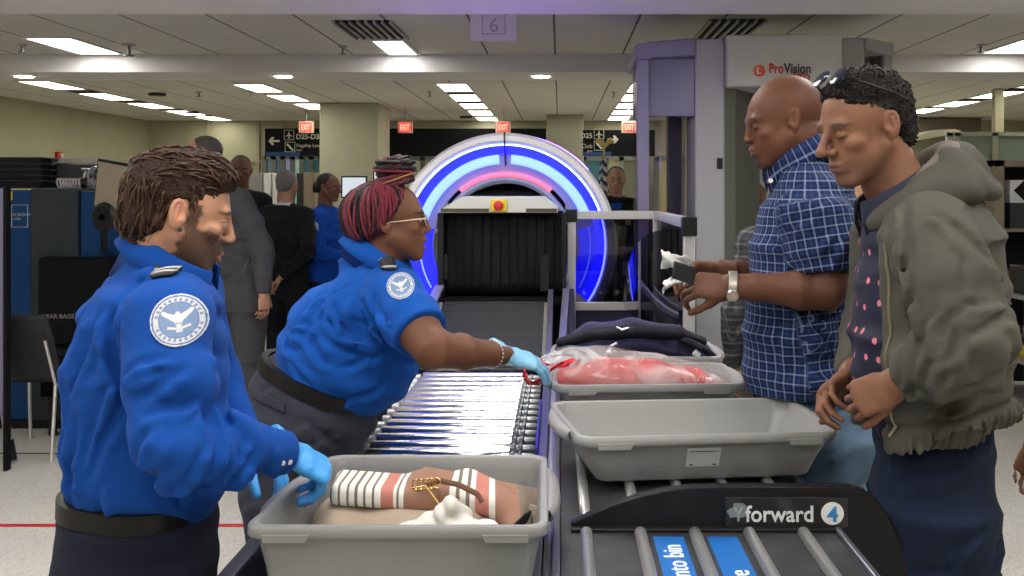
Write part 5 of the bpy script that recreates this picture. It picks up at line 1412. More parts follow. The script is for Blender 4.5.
# ================================================================ officer with braids
M_tsa2 = cloth_mat('light_royal_cloth', (.009,.080,.37), bump=.3, bs=16, sheen=.02)
M_char = cloth_mat('charcoal_trouser_cloth', (.040,.042,.058), bump=.25, bs=14)
def officer_braids():
    P = at
    root = thing('person', (-.78,2.9,0), 'person with burgundy braids in a bun, glasses and blue shirt, reaching over the rollers', 'person')
    HM = yawpitch((-.483,2.86,1.480), 6, 4, 1.0)
    shR = P(393,298,2.74); elR = V((-.325,2.58,1.155)); wrR = V((-.150,2.80,1.108))
    shL = P(385,296,3.08); elL = P(350,350,3.26); wrL = P(325,402,3.14); nb = P(379,257,2.88)
    sd = V((0,-1,0))
    HR = hframe(wrR, (.80,.42,-.30), (.15,-.35,.9)); HL = hframe(wrL, (.6,-.1,-.5), (.4,0,.8))
    c = Clay((-1.15,2.35,-.02), (.10,3.4,1.68), .014, fx=[(-.62,-.02,.0042)], fy=[(2.52,2.94,.005)], fz=[(1.03,1.30,.0045),(1.30,1.60,.0035)])
    head(c, HM, fat=.010, nose=.93, lips=1.65, open_=.9, w=1.03)
    c.cap(HM@V((0,-.03,-.07)), nb, .058, .062, .02)
    B = [P(300,420,2.9), P(330,375,2.9), P(355,335,2.9), P(372,295,2.9), nb]
    c.loft([(B[0], .12, .09), (B[1], .13, .11), (B[2], .13, .11), (B[3], .12, .07), (B[4], .07, .05)], sd, .03)
    c.cap(shR, shL, .06, k=.03)
    c.loft([(shR, .062, .062), (lerp(shR,elR,.6), .062, .060), (elR, .050, .050)], (0,1,0), .02)
    c.loft([(elR, .050, .050), (lerp(elR,wrR,.35), .050, .047), (lerp(elR,wrR,.75), .036, .034), (wrR, .027, .024)], (0,1,0), .02)
    c.cap(shL, elL, .055, .045, .02); c.cap(elL, wrL, .045, .03, .02)
    hand(c, HR, -1, (15,20,15), r=.9, spread=6); hand(c, HL, 1, (30,30,20), r=.9)
    for s in (-1,1):
        h = P(300,430,2.9)+sd*.09*s; kn = V((h.x-.02,h.y,.50)); an = V((h.x-.06,h.y,.09)); c.cap(h, kn, .06, .05, .03); c.cap(kn, an, .05, .036, .02); c.cap(an+V((0,0,-.05)), an+V((.15,0,-.06)), .03, .025, .02)
    fp = face_paint(HM, (.145,.062,.035), lip=(.17,.045,.045), brow=(.02,.01,.008), eyes='open', blush=(.19,.07,.045))
    def fp2(Pn):
        C = fp(Pn); L = Pn@np.array(HM.inverted())[:3,:3].T+np.array(HM.inverted())[:3,3]
        m = (np.abs(L[:,0])<.016)&(np.abs(L[:,2]+.071)<.0042)&(L[:,1]>.070)&(L[:,1]<.088); C[m] = (.5,.45,.42); return C
    clay_obj('body', c, M_skin, root, col=fp2)
    # braids: cap + many strands sweeping up into the bun
    M_blk = mat('braid_black', (.012,.008,.009), .45, bump=.7, bscale=300, spec=.4); M_bur = mat('braid_burgundy', (.17,.018,.035), .42, bump=.7, bscale=300, spec=.4)
    def phi0(th):
        d = abs((math.degrees(th)+180) % 360-180); return math.radians(np.interp(d, [0,28,45,62,75,100,140,180], [50,56,72,96,116,124,128,130]))
    def sph(th, ph, g=0):  # ph from up, th azimuth (0=front, 90 = right ear)
        rz = .090 if ph < PI/2 else .118
        return V(((.086+g)*math.sin(ph)*math.sin(th), -.034+(.100+g)*math.sin(ph)*math.cos(th), .032+(rz+g)*math.cos(ph)))
    def capfn(u, v):
        th = math.radians(26+308*u); return HM@sph(th, phi0(th)*(.02+.98*v), -.004)
    MB().grid(capfn, 40, 16).build('hair_base', M_blk, root, smooth='all', solid=.006)
    bun = HM@V((-.0,.020,.148)); bx = HM.to_3x3()@V((0,1,0)); bu = HM.to_3x3()@V((0,0,1)); br = HM.to_3x3()@V((1,0,0))
    random.seed(21); mk = MB(); mr = MB()
    for i in range(150):
        th0 = math.radians(26+308*((i*.618034) % 1)); ph0 = phi0(th0)*random.uniform(.93,1.02)
        dr = random.uniform(-.22,.22); pts = []; lay = random.uniform(.0,.010); n = 13
        e = V((random.uniform(-.020,.020), .022+random.uniform(-.020,.014), .122))
        for k in range(n):
            t = k/(n-1); th = th0+dr*math.sin(t*PI); th = th+(.0 if t < .4 else 0)
            ph = ph0*(1-t)+math.radians(12)*t
            q = sph(th, ph, lay*math.sin(min(1, t*1.5+.15)*PI)+.002)
            if t > .62: q = q.lerp(e, ((t-.62)/.38)**1.4)
            pts.append(HM@q)
        (mr if random.random() < .62 else mk).tube(pts, [.0047+.0006*math.sin(j*2.6) for j in range(n)], n=6)
    for i in range(46):
        a0_ = random.uniform(0, 2*PI); tl = random.uniform(-.75,.75); R_ = random.uniform(.040,.052); pts = []
        hgt = random.uniform(-.8,1); rr = R_*math.sqrt(max(.10, 1-hgt*hgt*.9))/math.sqrt(1+tl*tl*.8); L_ = random.uniform(2.0,4.6)
        for k in range(16):
            a = a0_+L_*k/15
            pts.append(bun+bx*(rr*1.22*math.cos(a))+br*(rr*1.15*math.sin(a))+bu*(hgt*.034+tl*rr*math.cos(a)*.6))
        (mk if (i % 4 or hgt < -.2) else mr).tube(pts, .0052, n=6)
    for i in range(8):   # wrap at the base of the bun
        pts = []; h0 = -.042+i*.0035
        for k in range(22):
            a = 5.6*k/21+i; pts.append(bun+bx*((.056-.001*i)*math.cos(a)-.004)+br*(.052*math.sin(a))+bu*(h0+.010*math.cos(a+.5)))
        (mr if i % 3 else mk).tube(pts, .0052, n=6)
    mk.build('black_braids', M_blk, root, smooth='all'); mr.build('burgundy_braids', M_bur, root, smooth='all')
    cb = Clay((bun.x-.09,bun.y-.09,bun.z-.08), (bun.x+.09,bun.y+.09,bun.z+.08), .006); cb.ell(bun, (.052,.050,.038), 0); clay_obj('bun_core', cb, M_blk, root)
    pts = [bun+bx*(.062*math.cos(a))+br*(.056*math.sin(a))+bu*(-.030+.018*math.cos(a)) for a in [k*2*PI/24 for k in range(24)]]
    MB().tube(pts, .0022, n=6, closed=True).build('gold_hair_cord', mat('gold_cord', (.5,.25,.08), .4, .6), root, smooth=True)
    # spectacles
    R3 = HM.to_3x3(); M_gold = mat('spectacle_gold', (.5,.42,.3), .3, .9)
    def L2W(p): return HM@V(p)
    mb = MB()
    for s in (-1,1):
        mb.tube([L2W((s*.034+.021*math.cos(a), .102-.004*abs(math.cos(a)), -.004+.015*math.sin(a))) for a in [k*2*PI/20 for k in range(20)]], .0015, n=6, closed=True)
    mb.tube([L2W((-.013,.104,.002)), L2W((0,.110,.004)), L2W((.013,.104,.002))], .0015, n=6)
    g = mb.build('spectacle_rim', M_gold, root, smooth=True)
    for s in (-1,1): MB().tube([L2W((s*.055,.100,.002)), L2W((s*.083,.075,.003)), L2W((s*.087,-.0,.000)), L2W((s*.084,-.02,-.01))], .0016, n=6).build('temple', M_gold, g, smooth=True)
    for s in (-1,1):
        MB().add([L2W((s*.034+.020*math.cos(a), .102, -.004+.014*math.sin(a))) for a in [k*2*PI/20 for k in range(20)]], [tuple(range(20))]).build('lens', glassmat('lens_glass', (.93,.93,.95), .10), g)
    # shirt
    c = Clay((-1.02,2.42,.86), (-.22,3.35,1.48), .0068)
    ax = [(P(324,386,2.9), .165, .160), (P(334,370,2.9), .185, .182), (P(349,352,2.9), .19, .202), (P(364,332,2.9), .195, .196), (P(374,304,2.9), .19, .160), (P(378,282,2.9), .15, .115), (P(378,264,2.9), .105, .098), (P(371,250,2.9), .088, .082)]
    c.loft(ax, sd, .03, end=.2)
    c.cap(shR, shL, .075, k=.05)
    c.loft([(shR, .080, .080), (lerp(shR,elR,.45), .082, .078), (lerp(shR,elR,.86), .080, .078)], (0,1,0), .03, end=.35)
    c.loft([(shL, .085, .080), (lerp(shL,elL,.8), .078, .078)], (0,1,0), .03, end=.3)
    dr = (elR-shR).normalized(); c.cut(lerp(shR,elR,.70), dr, R=.15)
    collar(nb+V((-.012,0,.004)), (.83,.0,-.55), (.55,0,.83), .078, .086, .032, .050, M_tsa2, root, gap=30, tip=.03)
    c.warp(folds(3, (.5,.2,.8), 7, .024, .9), P(335,365,2.72), .20)
    c.warp(folds(14, (.9,.2,.3), 5, .026, .9), P(360,325,2.72), .22)
    c.warp(folds(5, (.6,.3,.6), 8, .016, .7), shR, .16)
    c.warp(folds(15, (.3,0,.9), 6, .020, .9), P(330,310,2.85), .2)
    creases(c, [(5, P(345,350,2.72), .16, (.85,0,-.38), .26, .008), (7, P(300,350,2.8), .12, (.85,0,-.5), .16, .007), (5, P(375,385,2.75), .10, (.8,0,.3), .12, .006),
        (5, P(358,305,2.7), .08, (.65,0,-.7), .12, .006), (4, P(385,318,2.65), .06, (.9,.1,-.4), .08, .004), (4, P(335,300,2.8), .12, (.6,0,.75), .16, .005)], 8)
    sh = clay_obj('uniform_shirt', c, M_tsa2, root); bv = bvh_of(sh)
    # trousers
    c = Clay((-1.12,2.55,.02), (-.42,3.25,1.16), .010)
    c.loft([(P(328,378,2.9), .165, .166), (P(319,396,2.9), .188, .182), (P(305,416,2.9), .20, .188), (P(298,445,2.9), .19, .150)], sd, .03, end=.15)
    for s in (-1,1):
        h = P(296,440,2.9)+sd*.092*s; kn = V((h.x-.01,h.y,.50)); an = V((h.x-.04,h.y,.09))
        c.loft([(h, .10, .140), (lerp(h,kn,.4), .095, .125), (kn, .08, .095), (an, .07, .08)], sd, .03)
    c.warp(folds(12, (.3,.2,1), 6, .018, .8), P(300,440,2.75), .25)
    c.warp(folds(17, (.9,.2,.5), 6, .018, .8), P(320,410,2.75), .2)
    creases(c, [(7, P(300,430,2.72), .18, (.9,0,.2), .14, .006), (6, P(340,410,2.72), .12, (.7,0,-.7), .16, .007), (4, P(270,470,2.75), .14, (.8,0,.5), .14, .006)], 9)
    tr = clay_obj('trousers', c, M_char, root); bt = bvh_of(tr)
    a = (P(349,352,2.9)-P(318,396,2.9)).normalized(); a = V((.38,0,.925))
    belt(bt, P(325,382,2.9), a, .040, 'belt', M_leather, root, off=.008)
    for q, w_ in ((277,359),(296,369),(345,390)):
        pass
    # back pocket flap
    pk = []
    for u in range(9):
        for v in range(5):
            q = P(252+u*4.1, 388+u*1.9+v*2.6, 2.5); dd = (q-V((0,0,CAMH))).normalized(); h = bt.ray_cast(q, dd)
            pk.append(h[0]-dd*.004 if h[0] else q)
    MB().add(pk, [(i*5+j, (i+1)*5+j, (i+1)*5+j+1, i*5+j+1) for i in range(8) for j in range(4)]).build('pocket_flap', M_char, root, smooth='all', solid=.005)
    for q in ((279,362,286,378),(303,372,299,388),(306,373,309,390),(348,388,344,402)):
        pass
    for s in (-1,1):
        f = P(298,440,2.9)+sd*.092*s; f.z = 0; f.x -= .03
        cl = Clay((f.x-.15,f.y-.1,-.01), (f.x+.28,f.y+.1,.14), .008); cl.loft([(f+V((-.06,0,.05)), .04, .045), (f+V((.05,0,.045)), .045, .042), (f+V((.19,0,.035)), .04, .03)], (0,1,0), .02); cl.cut((f.x,f.y,.004), (0,0,-1), R=.35)
        clay_obj('shoe', cl, M_leather, root)
    c = Clay((-.24,2.68,.98), (.16,3.0,1.22), .0034); hand(c, HR, -1, (15,22,15), r=1.12, spread=6)
    c.cap(HR@V((0,-.02,0)), HR@V((0,-.050,0)), .036, .041, .01, side=HR.to_3x3()@V((1,0,0)), b0=.030, b1=.036, end=.25)
    clay_obj('glove', c, M_glove2, root)
    c = Clay((-.6,2.85,.76), (-.25,3.2,1.02), .006); hand(c, HL, 1, (30,30,20), r=1.12); clay_obj('glove', c, M_glove2, root)
    d = (wrR-elR).normalized(); u = d.orthogonal().normalized(); v = d.cross(u); q = lerp(elR,wrR,.80); mb = MB()
    for k in range(22):
        t = 2*PI*k/22; mb.lathe([(.0005,-.0035),(.0035,0),(.0005,.0035)], q+(u*math.cos(t)+v*math.sin(t))*.0365, d, n=8)
    mb.build('bead_bracelet', M_white, root, smooth=True)
    patch(bv, P(398,284,2.5), V((-.12,1,-.12)), (-.25,0,1), .037, emblem, 'shoulder_patch', root, off=.003)
    epaulette(bv, P(377,262,2.86), P(392,270,2.76), .045, root, MATS['epaulette_black'], M_silver)
    return root
officer_braids()
# ================================================================ bald passenger in checked shirt
def check_mat(name, base, mid, line, sp, lw=.16, mw=.30):
    m, nt, b = nt_new(name); N = nt.nodes.new; L = nt.links.new
    a = N('ShaderNodeAttribute'); a.attribute_name = 'pc'; sx = N('ShaderNodeSeparateXYZ'); L(a.outputs['Vector'], sx.inputs[0])
    outs = []
    for i in (0,1):
        d = N('ShaderNodeMath'); d.operation = 'DIVIDE'; L(sx.outputs[i], d.inputs[0]); d.inputs[1].default_value = sp
        f = N('ShaderNodeMath'); f.operation = 'FRACT'; L(d.outputs[0], f.inputs[0])
        r = N('ShaderNodeValToRGB'); L(f.outputs[0], r.inputs[0]); r.color_ramp.interpolation = 'CONSTANT'
        e = r.color_ramp.elements; e[0].color = (*line,1); e[1].position = lw; e[1].color = (*base,1)
        q = e.new(.42); q.color = (*mid,1); q = e.new(.42+mw); q.color = (*base,1)
        outs.append(r.outputs[0])
    mx = N('ShaderNodeMix'); mx.data_type = 'RGBA'; mx.inputs[0].default_value = .5; L(outs[0], mx.inputs[6]); L(outs[1], mx.inputs[7])
    L(mx.outputs[2], b.inputs['Base Color']); b.inputs['Roughness'].default_value = .85; b.inputs['Specular IOR Level'].default_value = .25
    tc = N('ShaderNodeTexCoord'); n = N('ShaderNodeTexNoise'); n.inputs['Scale'].default_value = 18; n.inputs['Distortion'].default_value = .6; L(tc.outputs['Object'], n.inputs[0])
    bp = N('ShaderNodeBump'); bp.inputs['Strength'].default_value = .35; bp.inputs['Distance'].default_value = .02; L(n.outputs[0], bp.inputs['Height']); L(bp.outputs[0], b.inputs['Normal'])
    MATS[name] = m; return m
def pcmap(axis0, arms, R0=.16):
    """pattern coordinates: around and along the body, or around and along an arm"""
    def f(P):
        x = P[:,0]-axis0[0]; y = P[:,1]-axis0[1]
        u = np.arctan2(y, x)*R0; v = P[:,2]+.35*0*x
        out = np.stack([u, v, np.zeros(len(P))], 1)
        for (a, b, r, tmin) in arms:
            a = np.array(a); b = np.array(b); d = b-a; Ln = np.linalg.norm(d); d = d/Ln
            q = P-a; t = q@d; rad = q-np.outer(t, d); dist = np.linalg.norm(rad, axis=1)
            e1 = np.cross(d, (0,1,.01)); e1 /= np.linalg.norm(e1); e2 = np.cross(d, e1)
            m = (dist < r) & (t > tmin)
            th = np.arctan2(rad@e2, rad@e1)
            out[m,0] = th[m]*.075; out[m,1] = t[m]
        return out
    return f
M_jean = cloth_mat('light_denim', (.13,.20,.29), bump=.3, bs=14, var=.35)
M_jeand = cloth_mat('dark_denim', (.009,.014,.030), bump=.35, bs=12, var=.35)
M_check = check_mat('blue_check', (.005,.012,.058), (.014,.034,.115), (.22,.28,.43), .0245, .16, .24)
def jeans(root, m, pts, legs, sd, h=.010, name='jeans', fold=.022, seed=40):
    """pts: waist sections; legs: list of chains"""
    allp = [p[0] for p in pts]+[q[0] for l in legs for q in l]
    lo = [min(p[i] for p in allp)-.24 for i in range(3)]; hi = [max(p[i] for p in allp)+.24 for i in range(3)]
    lo[2] = max(lo[2], .0); hi[2] = max(p[0].z for p in pts)+.04
    c = Clay(lo, hi, h); c.loft(pts, sd, .02, end=.15)
    for l in legs: c.loft(l, sd, .03, end=.3)
    cc = pts[-1][0]
    if fold:
        c.warp(folds(seed, (.3,.2,1), 5, fold, .9), cc, .35)
        creases(c, [(9, cc-V((0,.12,.05)), .22, (.8,0,.4), .14, .007)]+[(9, l[0][0]*.6+l[-1][0]*.4-V((0,.08,0)), .28, (.6,0,.7), .16, .007) for l in legs], seed)
        for l in legs: c.warp(folds(seed+3, (.2,.2,1), 6, fold, .9), lerp(l[0][0], l[-1][0], .5), .35)
    return clay_obj(name, c, m, root)
def shoes(root, f, yaw, m, L=.27):
    cs, sn = math.cos(yaw), math.sin(yaw); d = V((cs,sn,0)); s = V((-sn,cs,0))
    cl = Clay((f.x-.25,f.y-.25,-.01), (f.x+.25,f.y+.25,.14), .008)
    cl.loft([(f-d*.07+V((0,0,.05)), .038, .045), (f+d*.04+V((0,0,.045)), .045, .042), (f+d*(L-.09)+V((0,0,.032)), .042, .030)], s, .02); cl.cut((f.x,f.y,.004), (0,0,-1), R=.35)
    return clay_obj('shoe', cl, m, root)
def passenger_bald():
    P = at
    root = thing('person', (.70,2.8,0), 'bald person in blue checked short sleeve shirt and jeans holding a phone and paper', 'person')
    HM = yawpitch((.617,2.80,1.757), 186, -9, 1.0)
    shL = P(815,212,2.63); elL = V((.705,2.60,1.305)); wrL = V((.445,2.63,1.318))
    shR = P(800,212,3.00); elR = V((.665,3.0,1.30)); wrR = V((.452,2.80,1.345)); nb = P(800,165,2.82)
    sd = V((.05,1,0))
    HL = hframe(wrL, (-.93,.25,.02), (.1,-.85,-.5)); HL = frame(wrL, (-.95,.22,.0), (-.05,-.8,.6))
    HR = frame(wrR, (-.95,-.10,.05), (0,.5,.8))
    c = Clay((.28,2.25,-.02), (1.05,3.35,1.92), .014, fx=[(.30,.78,.0038)], fy=[(2.54,2.95,.0045)], fz=[(1.24,1.40,.0038),(1.58,1.90,.0035)])
    head(c, HM, fat=.012, nose=.90, lips=1.15, w=1.04, jaw=1.25)
    c.frame(HM)
    c.ell((0,-.030,.050), (.079,.092,.080), .02); c.ell((0,-.070,-.040), (.052,.040,.040), .02)
    c.frame()
    c.cap(HM@V((0,-.035,-.05)), nb+V((0,0,-.03)), .070, .078, .02)
    c.frame(HM)
    for zz_, yy_ in ((-.012,-.112),(-.038,-.112),(-.062,-.112)): c.cap((-.062,yy_+.022,zz_+.004), (0,yy_-.004,zz_), .0035, k=.006, mode='sub'); c.cap((0,yy_-.004,zz_), (.062,yy_+.022,zz_+.004), .0035, k=.006, mode='sub')
    c.frame()
    B = [P(822,385,2.82), P(812,330,2.82), P(808,260,2.82), P(808,215,2.82)]
    c.loft([(B[0], .11, .09), (B[1], .13, .11), (B[2], .16, .12), (B[3], .15, .10), (nb, .08, .07)], sd, .03)
    c.cap(shL, shR, .06, k=.03)
    for a, b, w_ in ((shL, elL, wrL), (shR, elR, wrR)):
        c.loft([(a, .060, .058), (b, .050, .050)], (0,1,0), .02)
        c.loft([(b, .050, .052), (lerp(b,w_,.3), .049, .048), (lerp(b,w_,.75), .034, .032), (w_, .031, .025)], (0,0,1), .02)
    hand(c, HL, -1, (38,42,25), r=1.0, spread=3, thumb=(.55,.80,-.30), tcurl=25)
    hand(c, HR, 1, (35,35,25), r=1.0, spread=3, thumb=(.5,.82,-.25), tcurl=20)
    for s in (-1,1):
        h = P(822,400,2.84)+sd*.09*s; kn = V((h.x,h.y,.50)); an = V((h.x+.02,h.y,.09)); c.cap(h, kn, .06, .05, .03); c.cap(kn, an, .05, .036, .02); c.cap(an+V((0,0,-.05)), an+V((-.15,0,-.06)), .03, .025, .02)
    def bf(x,y,z):
        ax = np.abs(x); return np.clip(1-np.sqrt((ax/.030)**2+((z+.092)/.026)**2+((y-.075)/.04)**2)*.8,0,1)*1.3*(z<-.075)
    fp = face_paint(HM, (.125,.052,.030), lip=(.16,.06,.05), brow=(.045,.022,.016), beard=(.04,.02,.015), beardfn=bf, eyes='down', blush=(.17,.065,.038))
    clay_obj('body', c, M_skin, root, col=fp)
    # shirt
    c = Clay((.40,2.30,1.00), (1.06,3.32,1.72), .0065)
    c.loft([(P(808,396,2.82), .17, .172), (P(808,370,2.82), .185, .178), (P(806,330,2.82), .19, .172), (P(806,290,2.82), .20, .165), (P(808,250,2.82), .205, .160), (P(812,215,2.82), .20, .140), (P(812,190,2.82), .15, .108), (P(808,172,2.82), .10, .085)], sd, .03, end=.12)
    c.cap(shL+V((0,.03,0)), shR, .082, k=.05)
    c.cap(shL, nb, .062, .06, .04); c.cap(shR, nb, .062, .06, .04)
    c.loft([(shL, .090, .088), (lerp(shL,elL,.5), .090, .084), (lerp(shL,elL,.88), .086, .080)], (1,0,0), .03, end=.3)
    c.cut(lerp(shL,elL,.76), (elL-shL).normalized(), R=.14)
    c.loft([(shR, .085, .085), (lerp(shR,elR,.8), .082, .078)], (1,0,0), .03, end=.3)
    c.cut(nb+V((.0,0,.035)), (-.42,0,.90), R=.15, k=.01)
    collar(nb+V((.0,0,.022)), (-.87,.03,-.45), (-.45,0,.89), .084, .093, .038, .052, M_check, root, gap=16, tip=.035)
    c.warp(folds(3, (.1,.2,1), 5, .022, .9), P(800,330,2.65), .24)
    c.warp(folds(24, (.9,.2,.5), 5, .020, .9), P(810,260,2.65), .22)
    c.warp(folds(25, (.2,.3,.8), 7, .018, .7), shL, .17)
    creases(c, [(6, P(800,340,2.65), .18, (.3,0,.95), .16, .007), (6, P(850,330,2.65), .12, (.5,0,-.8), .14, .007), (6, P(812,240,2.55), .10, (.6,0,.8), .10, .006), (4, P(775,230,2.65), .10, (.6,0,.7), .12, .006)], 10)
    sh = clay_obj('checked_shirt', c, M_check, root, pc=pcmap(P(806,260,2.82), [(shL+V((0,0,.03)), elL, .105, .0)]))
    MB().lathe([(.0005,-.003),(.006,-.002),(.0065,0),(.0005,.001)], nb+V((-.100,-.083,-.045)), (-.3,-1,0), n=14).build('collar_button', M_white, root, smooth=True)
    wst = P(826,392,2.84)
    j = jeans(root, M_jean, [(P(815,384,2.84), .155, .150), (P(817,405,2.84), .175, .158), (P(820,430,2.84), .18, .15)],
          [[(P(828,430,2.84)+sd*.088*s, .10, .118), (V((.735,2.84+.10*s,.50)), .078, .085), (V((.75,2.84+.11*s,.07)), .07, .08)] for s in (-1,1)], sd)
    belt(bvh_of(j), P(815,386,2.84), (0,0,1), .038, 'belt', mat('brown_leather', (.05,.022,.012), .45), root)
    for s in (-1,1): shoes(root, V((.75,2.84+.11*s,0)), PI, M_blackm)
    # wrist watch
    q = lerp(wrL, elL, .03); d = (elL-wrL).normalized()
    u = V((0,0,1)); u = (u-d*u.dot(d)).normalized(); v = d.cross(u); M_w = mat('watch_steel', (.62,.60,.56), .3, .9)
    w_ = MB().tube([q+u*.036*math.cos(t)+v*.033*math.sin(t) for t in [k*2*PI/28 for k in range(28)]], .004, n=6, closed=True)
    vs = []; wr = MB()
    ring_ = []
    for k in range(28):
        t = 2*PI*k/28; o = q+u*.036*math.cos(t)+v*.033*math.sin(t); nrm = (o-q).normalized()
        for a, b in ((-.011,0),(.011,0),(.011,.004),(-.011,.004)): ring_.append(o+d*a+nrm*b)
    wr.add(ring_, [(k*4+e, ((k+1) % 28)*4+e, ((k+1) % 28)*4+(e+1) % 4, k*4+(e+1) % 4) for k in range(28) for e in range(4)])
    wr.build('watch_strap', M_w, root, bevel=.0008)
    nrm = (-v if v.y > 0 else v); nrm = (nrm*.8+u*-.5).normalized(); f = q+nrm*.036
    MB().cyl(f, f+nrm*.008, .016, n=24).build('watch_case', M_w, root, smooth=True)
    MB().cyl(f+nrm*.008, f+nrm*.0086, .013, n=24).build('watch_face', mat('watch_dial', (.62,.45,.40), .3), root)
    return root, HL, HR
_, HLb, HRb = passenger_bald()
# phone and paper in his hands
ph = MB(); c0 = at(687,274,2.63)
slab(ph, [at(675,261,2.545), at(697,268,2.56), at(694,286,2.56), at(672,278,2.545)], .009)
ph.build('phone', mat('phone_dark', (.022,.026,.030), .25), None, bevel=.002)
o = bpy.data.objects['phone']; tag(o, 'flat black phone held by the bald person in the checked shirt', 'phone')
r = thing('crumpled_paper', at(668,290,2.62), 'white crumpled paper held under the black phone', 'paper')
mb = MB(); random.seed(9)
def crump(c, a, b, w, s):
    n, m = 9, 5; vs = []
    for i in range(n):
        for j in range(m):
            t = i/(n-1); q = lerp(a, b, t)+V((0,0,1))*w*(j/(m-1)-.5)*(1-.2*t)+V((random.uniform(-1,1), random.uniform(-1,1), random.uniform(-1,1)))*s
            q += V((0,.022*math.sin(j*1.7+i*.6),0)); vs.append(q)
    return MB().add(vs, [(i*m+j, (i+1)*m+j, (i+1)*m+j+1, i*m+j+1) for i in range(n-1) for j in range(m-1)])
crump(None, at(661,259,2.62), at(690,264,2.68), .045, .004).build('upper_fold', M_paper, r, smooth='all', solid=.0015)
crump(None, at(663,288,2.60), at(680,276,2.64), .028, .003).build('lower_fold', M_paper, r, smooth='all', solid=.0015)
# ================================================================ passenger in grey jacket
M_jack = cloth_mat('grey_olive_jacket', (.072,.069,.057), bump=.35, bs=18, var=.22)
M_lining = cloth_mat('hood_lining', (.15,.13,.11), bump=.2)
def passenger_jacket():
    P = at
    root = thing('person', (.84,2.22,0), 'grey haired person in olive grey hooded jacket and dark jeans looking down', 'person')
    HM = yawpitch((.668,2.20,1.708), 199, -14, 1.02)
    shL = P(936,240,2.03); elL = V((.785,1.915,1.262)); wrL = V((.683,2.035,1.178))
    shR = V((.80,2.42,1.46)); elR = V((.78,2.50,1.20)); wrR = V((.66,2.28,1.15)); nb = V((.755,2.21,1.555))
    sd = V((.15,.99,0))
    HL = frame(wrL, (-.75,.35,-.45), (-.45,-.80,.15)); HR = frame(wrR, (-.75,-.45,-.35), (-.3,.5,.7))
    c = Clay((.45,1.8,-.02), (1.15,2.65,1.86), .014, fx=[(.54,.78,.0034)], fy=[(2.05,2.32,.0038)], fz=[(1.04,1.22,.0038),(1.55,1.84,.0034)])
    head(c, HM, fat=.006, nose=1.06, lips=1.05, w=1.0, jaw=1.1)
    c.cap(HM@V((0,-.03,-.06)), nb, .058, .068, .02)
    hip = V((.815,2.21,.92))
    c.loft([(nb+V((0,0,-.06)), .07, .04), (V((.80,2.21,1.35)), .15, .10), (V((.79,2.21,1.15)), .12, .09), (hip, .09, .07)], sd, .03)
    c.cap(shL, shR, .05, k=.03)
    for a, b, w_ in ((shL, elL, wrL), (shR, elR, wrR)): c.cap(a, b, .048, .042, .02); c.loft([(b, .040, .040), (w_, .030, .024)], (0,0,1), .02)
    hand(c, HL, -1, (48,50,25), r=.98, spread=2, thumb=(.45,.85,-.3), tcurl=25); hand(c, HR, 1, (40,45,25), r=.98, spread=2, thumb=(.5,.8,-.3))
    for s in (-1,1):
        h = hip+sd*.09*s; kn = V((h.x,h.y,.50)); an = V((h.x+.02,h.y,.09)); c.cap(h, kn, .055, .05, .02); c.cap(kn, an, .05, .036, .02); c.cap(an+V((0,0,-.05)), an+V((-.15,0,-.06)), .03, .025, .02)
    def bf(x,y,z): return np.clip((-.045-z+nz(5,40)(x,y,z)*.006)/.03,0,1)*(y>.0)*np.clip((z+.13)/.02,0,1)*.35
    def sc(x,y,z): return np.clip((z-.055)/.03,0,1)*np.clip((.06-y)/.02,0,1)*.7
    fp = face_paint(HM, (.20,.092,.054), lip=(.20,.085,.07), brow=(.05,.035,.03), beard=(.12,.075,.055), beardfn=bf, eyes='down', blush=(.26,.115,.068), scalp=(sc, (.05,.035,.03)))
    clay_obj('body', c, M_skin, root, col=fp)
    # hair
    c = Clay((.50,2.02,1.56), (.90,2.40,1.90), .0038)
    c.frame(HM); c.ell((0,-.026,.040), (.079,.097,.083), 0); c.ell((0,.000,.068), (.068,.081,.056), .02); c.ell((0,-.060,-.018), (.066,.058,.060), .02); c.frame()
    def line(X, Y):
        ax = np.abs(X)
        t = np.interp(Y, [-.13,-.07,-.045,-.032,-.028,.002,.010,.026,.034,.05,.065,.10], [-.088,-.088,-.07,-.045,.026,.030,-.018,-.016,.024,.040,.075,.10])
        return np.where(ax > .040, t, np.interp(Y, [-.13,-.06,-.03,.02,.05,.075,.10], [-.088,-.088,-.06,.0,.055,.088,.11]))
    hairline_cut(c, HM, line)
    c.frame(HM)
    for s_ in (-1,1): c.ell((s_*.088,-.012,-.004), (.022,.0215,.037), .004, rot=(.18,0,0), mode='sub')
    f1 = nz(51, 70, (1,1,1), 9); f2 = nz(52, 130, (1,1,1), 8)
    c.warp(lambda X,Y,Z: .0040*f1(X,Y,Z)+.002*f2(X,Y,Z), (0,0,.03), .2); c.frame()
    def hc(P_):
        Mi = np.array(HM.inverted()); L = P_@Mi[:3,:3].T+Mi[:3,3]
        g = np.clip(1-np.abs(L[:,1]-.02)/.055,0,1)*np.clip((.055-L[:,2])/.03,0,1)*(.5+.5*nz(8,60)(L[:,0],L[:,1],L[:,2])); g = np.clip(g,0,1)[:,None]
        return np.array((.014,.011,.010))*(1-g)+np.array((.12,.11,.10))*g
    hr = clay_obj('hair', c, mat('grey_black_hair', (.03,.025,.02), .5, bump=1., bscale=190, var=.5, vscale=110, attr='Col', spec=.15), root, col=hc, sm=0)
    strands(hr, HM, 420, lambda l: (random.uniform(-1,1), .5, random.uniform(-.6,.6)), .022, .0022, mat('black_hair_locks', (.016,.013,.012), .42, var=.5, vscale=60, spec=.2), root, 5, .006, k=5, region=lambda l: not (abs(l.x) > .045 and l.y > -.045 and l.z < .06) and l.y < .085)
    # sunglasses pushed up on the hair
    R3 = HM.to_3x3()
    g = MB()
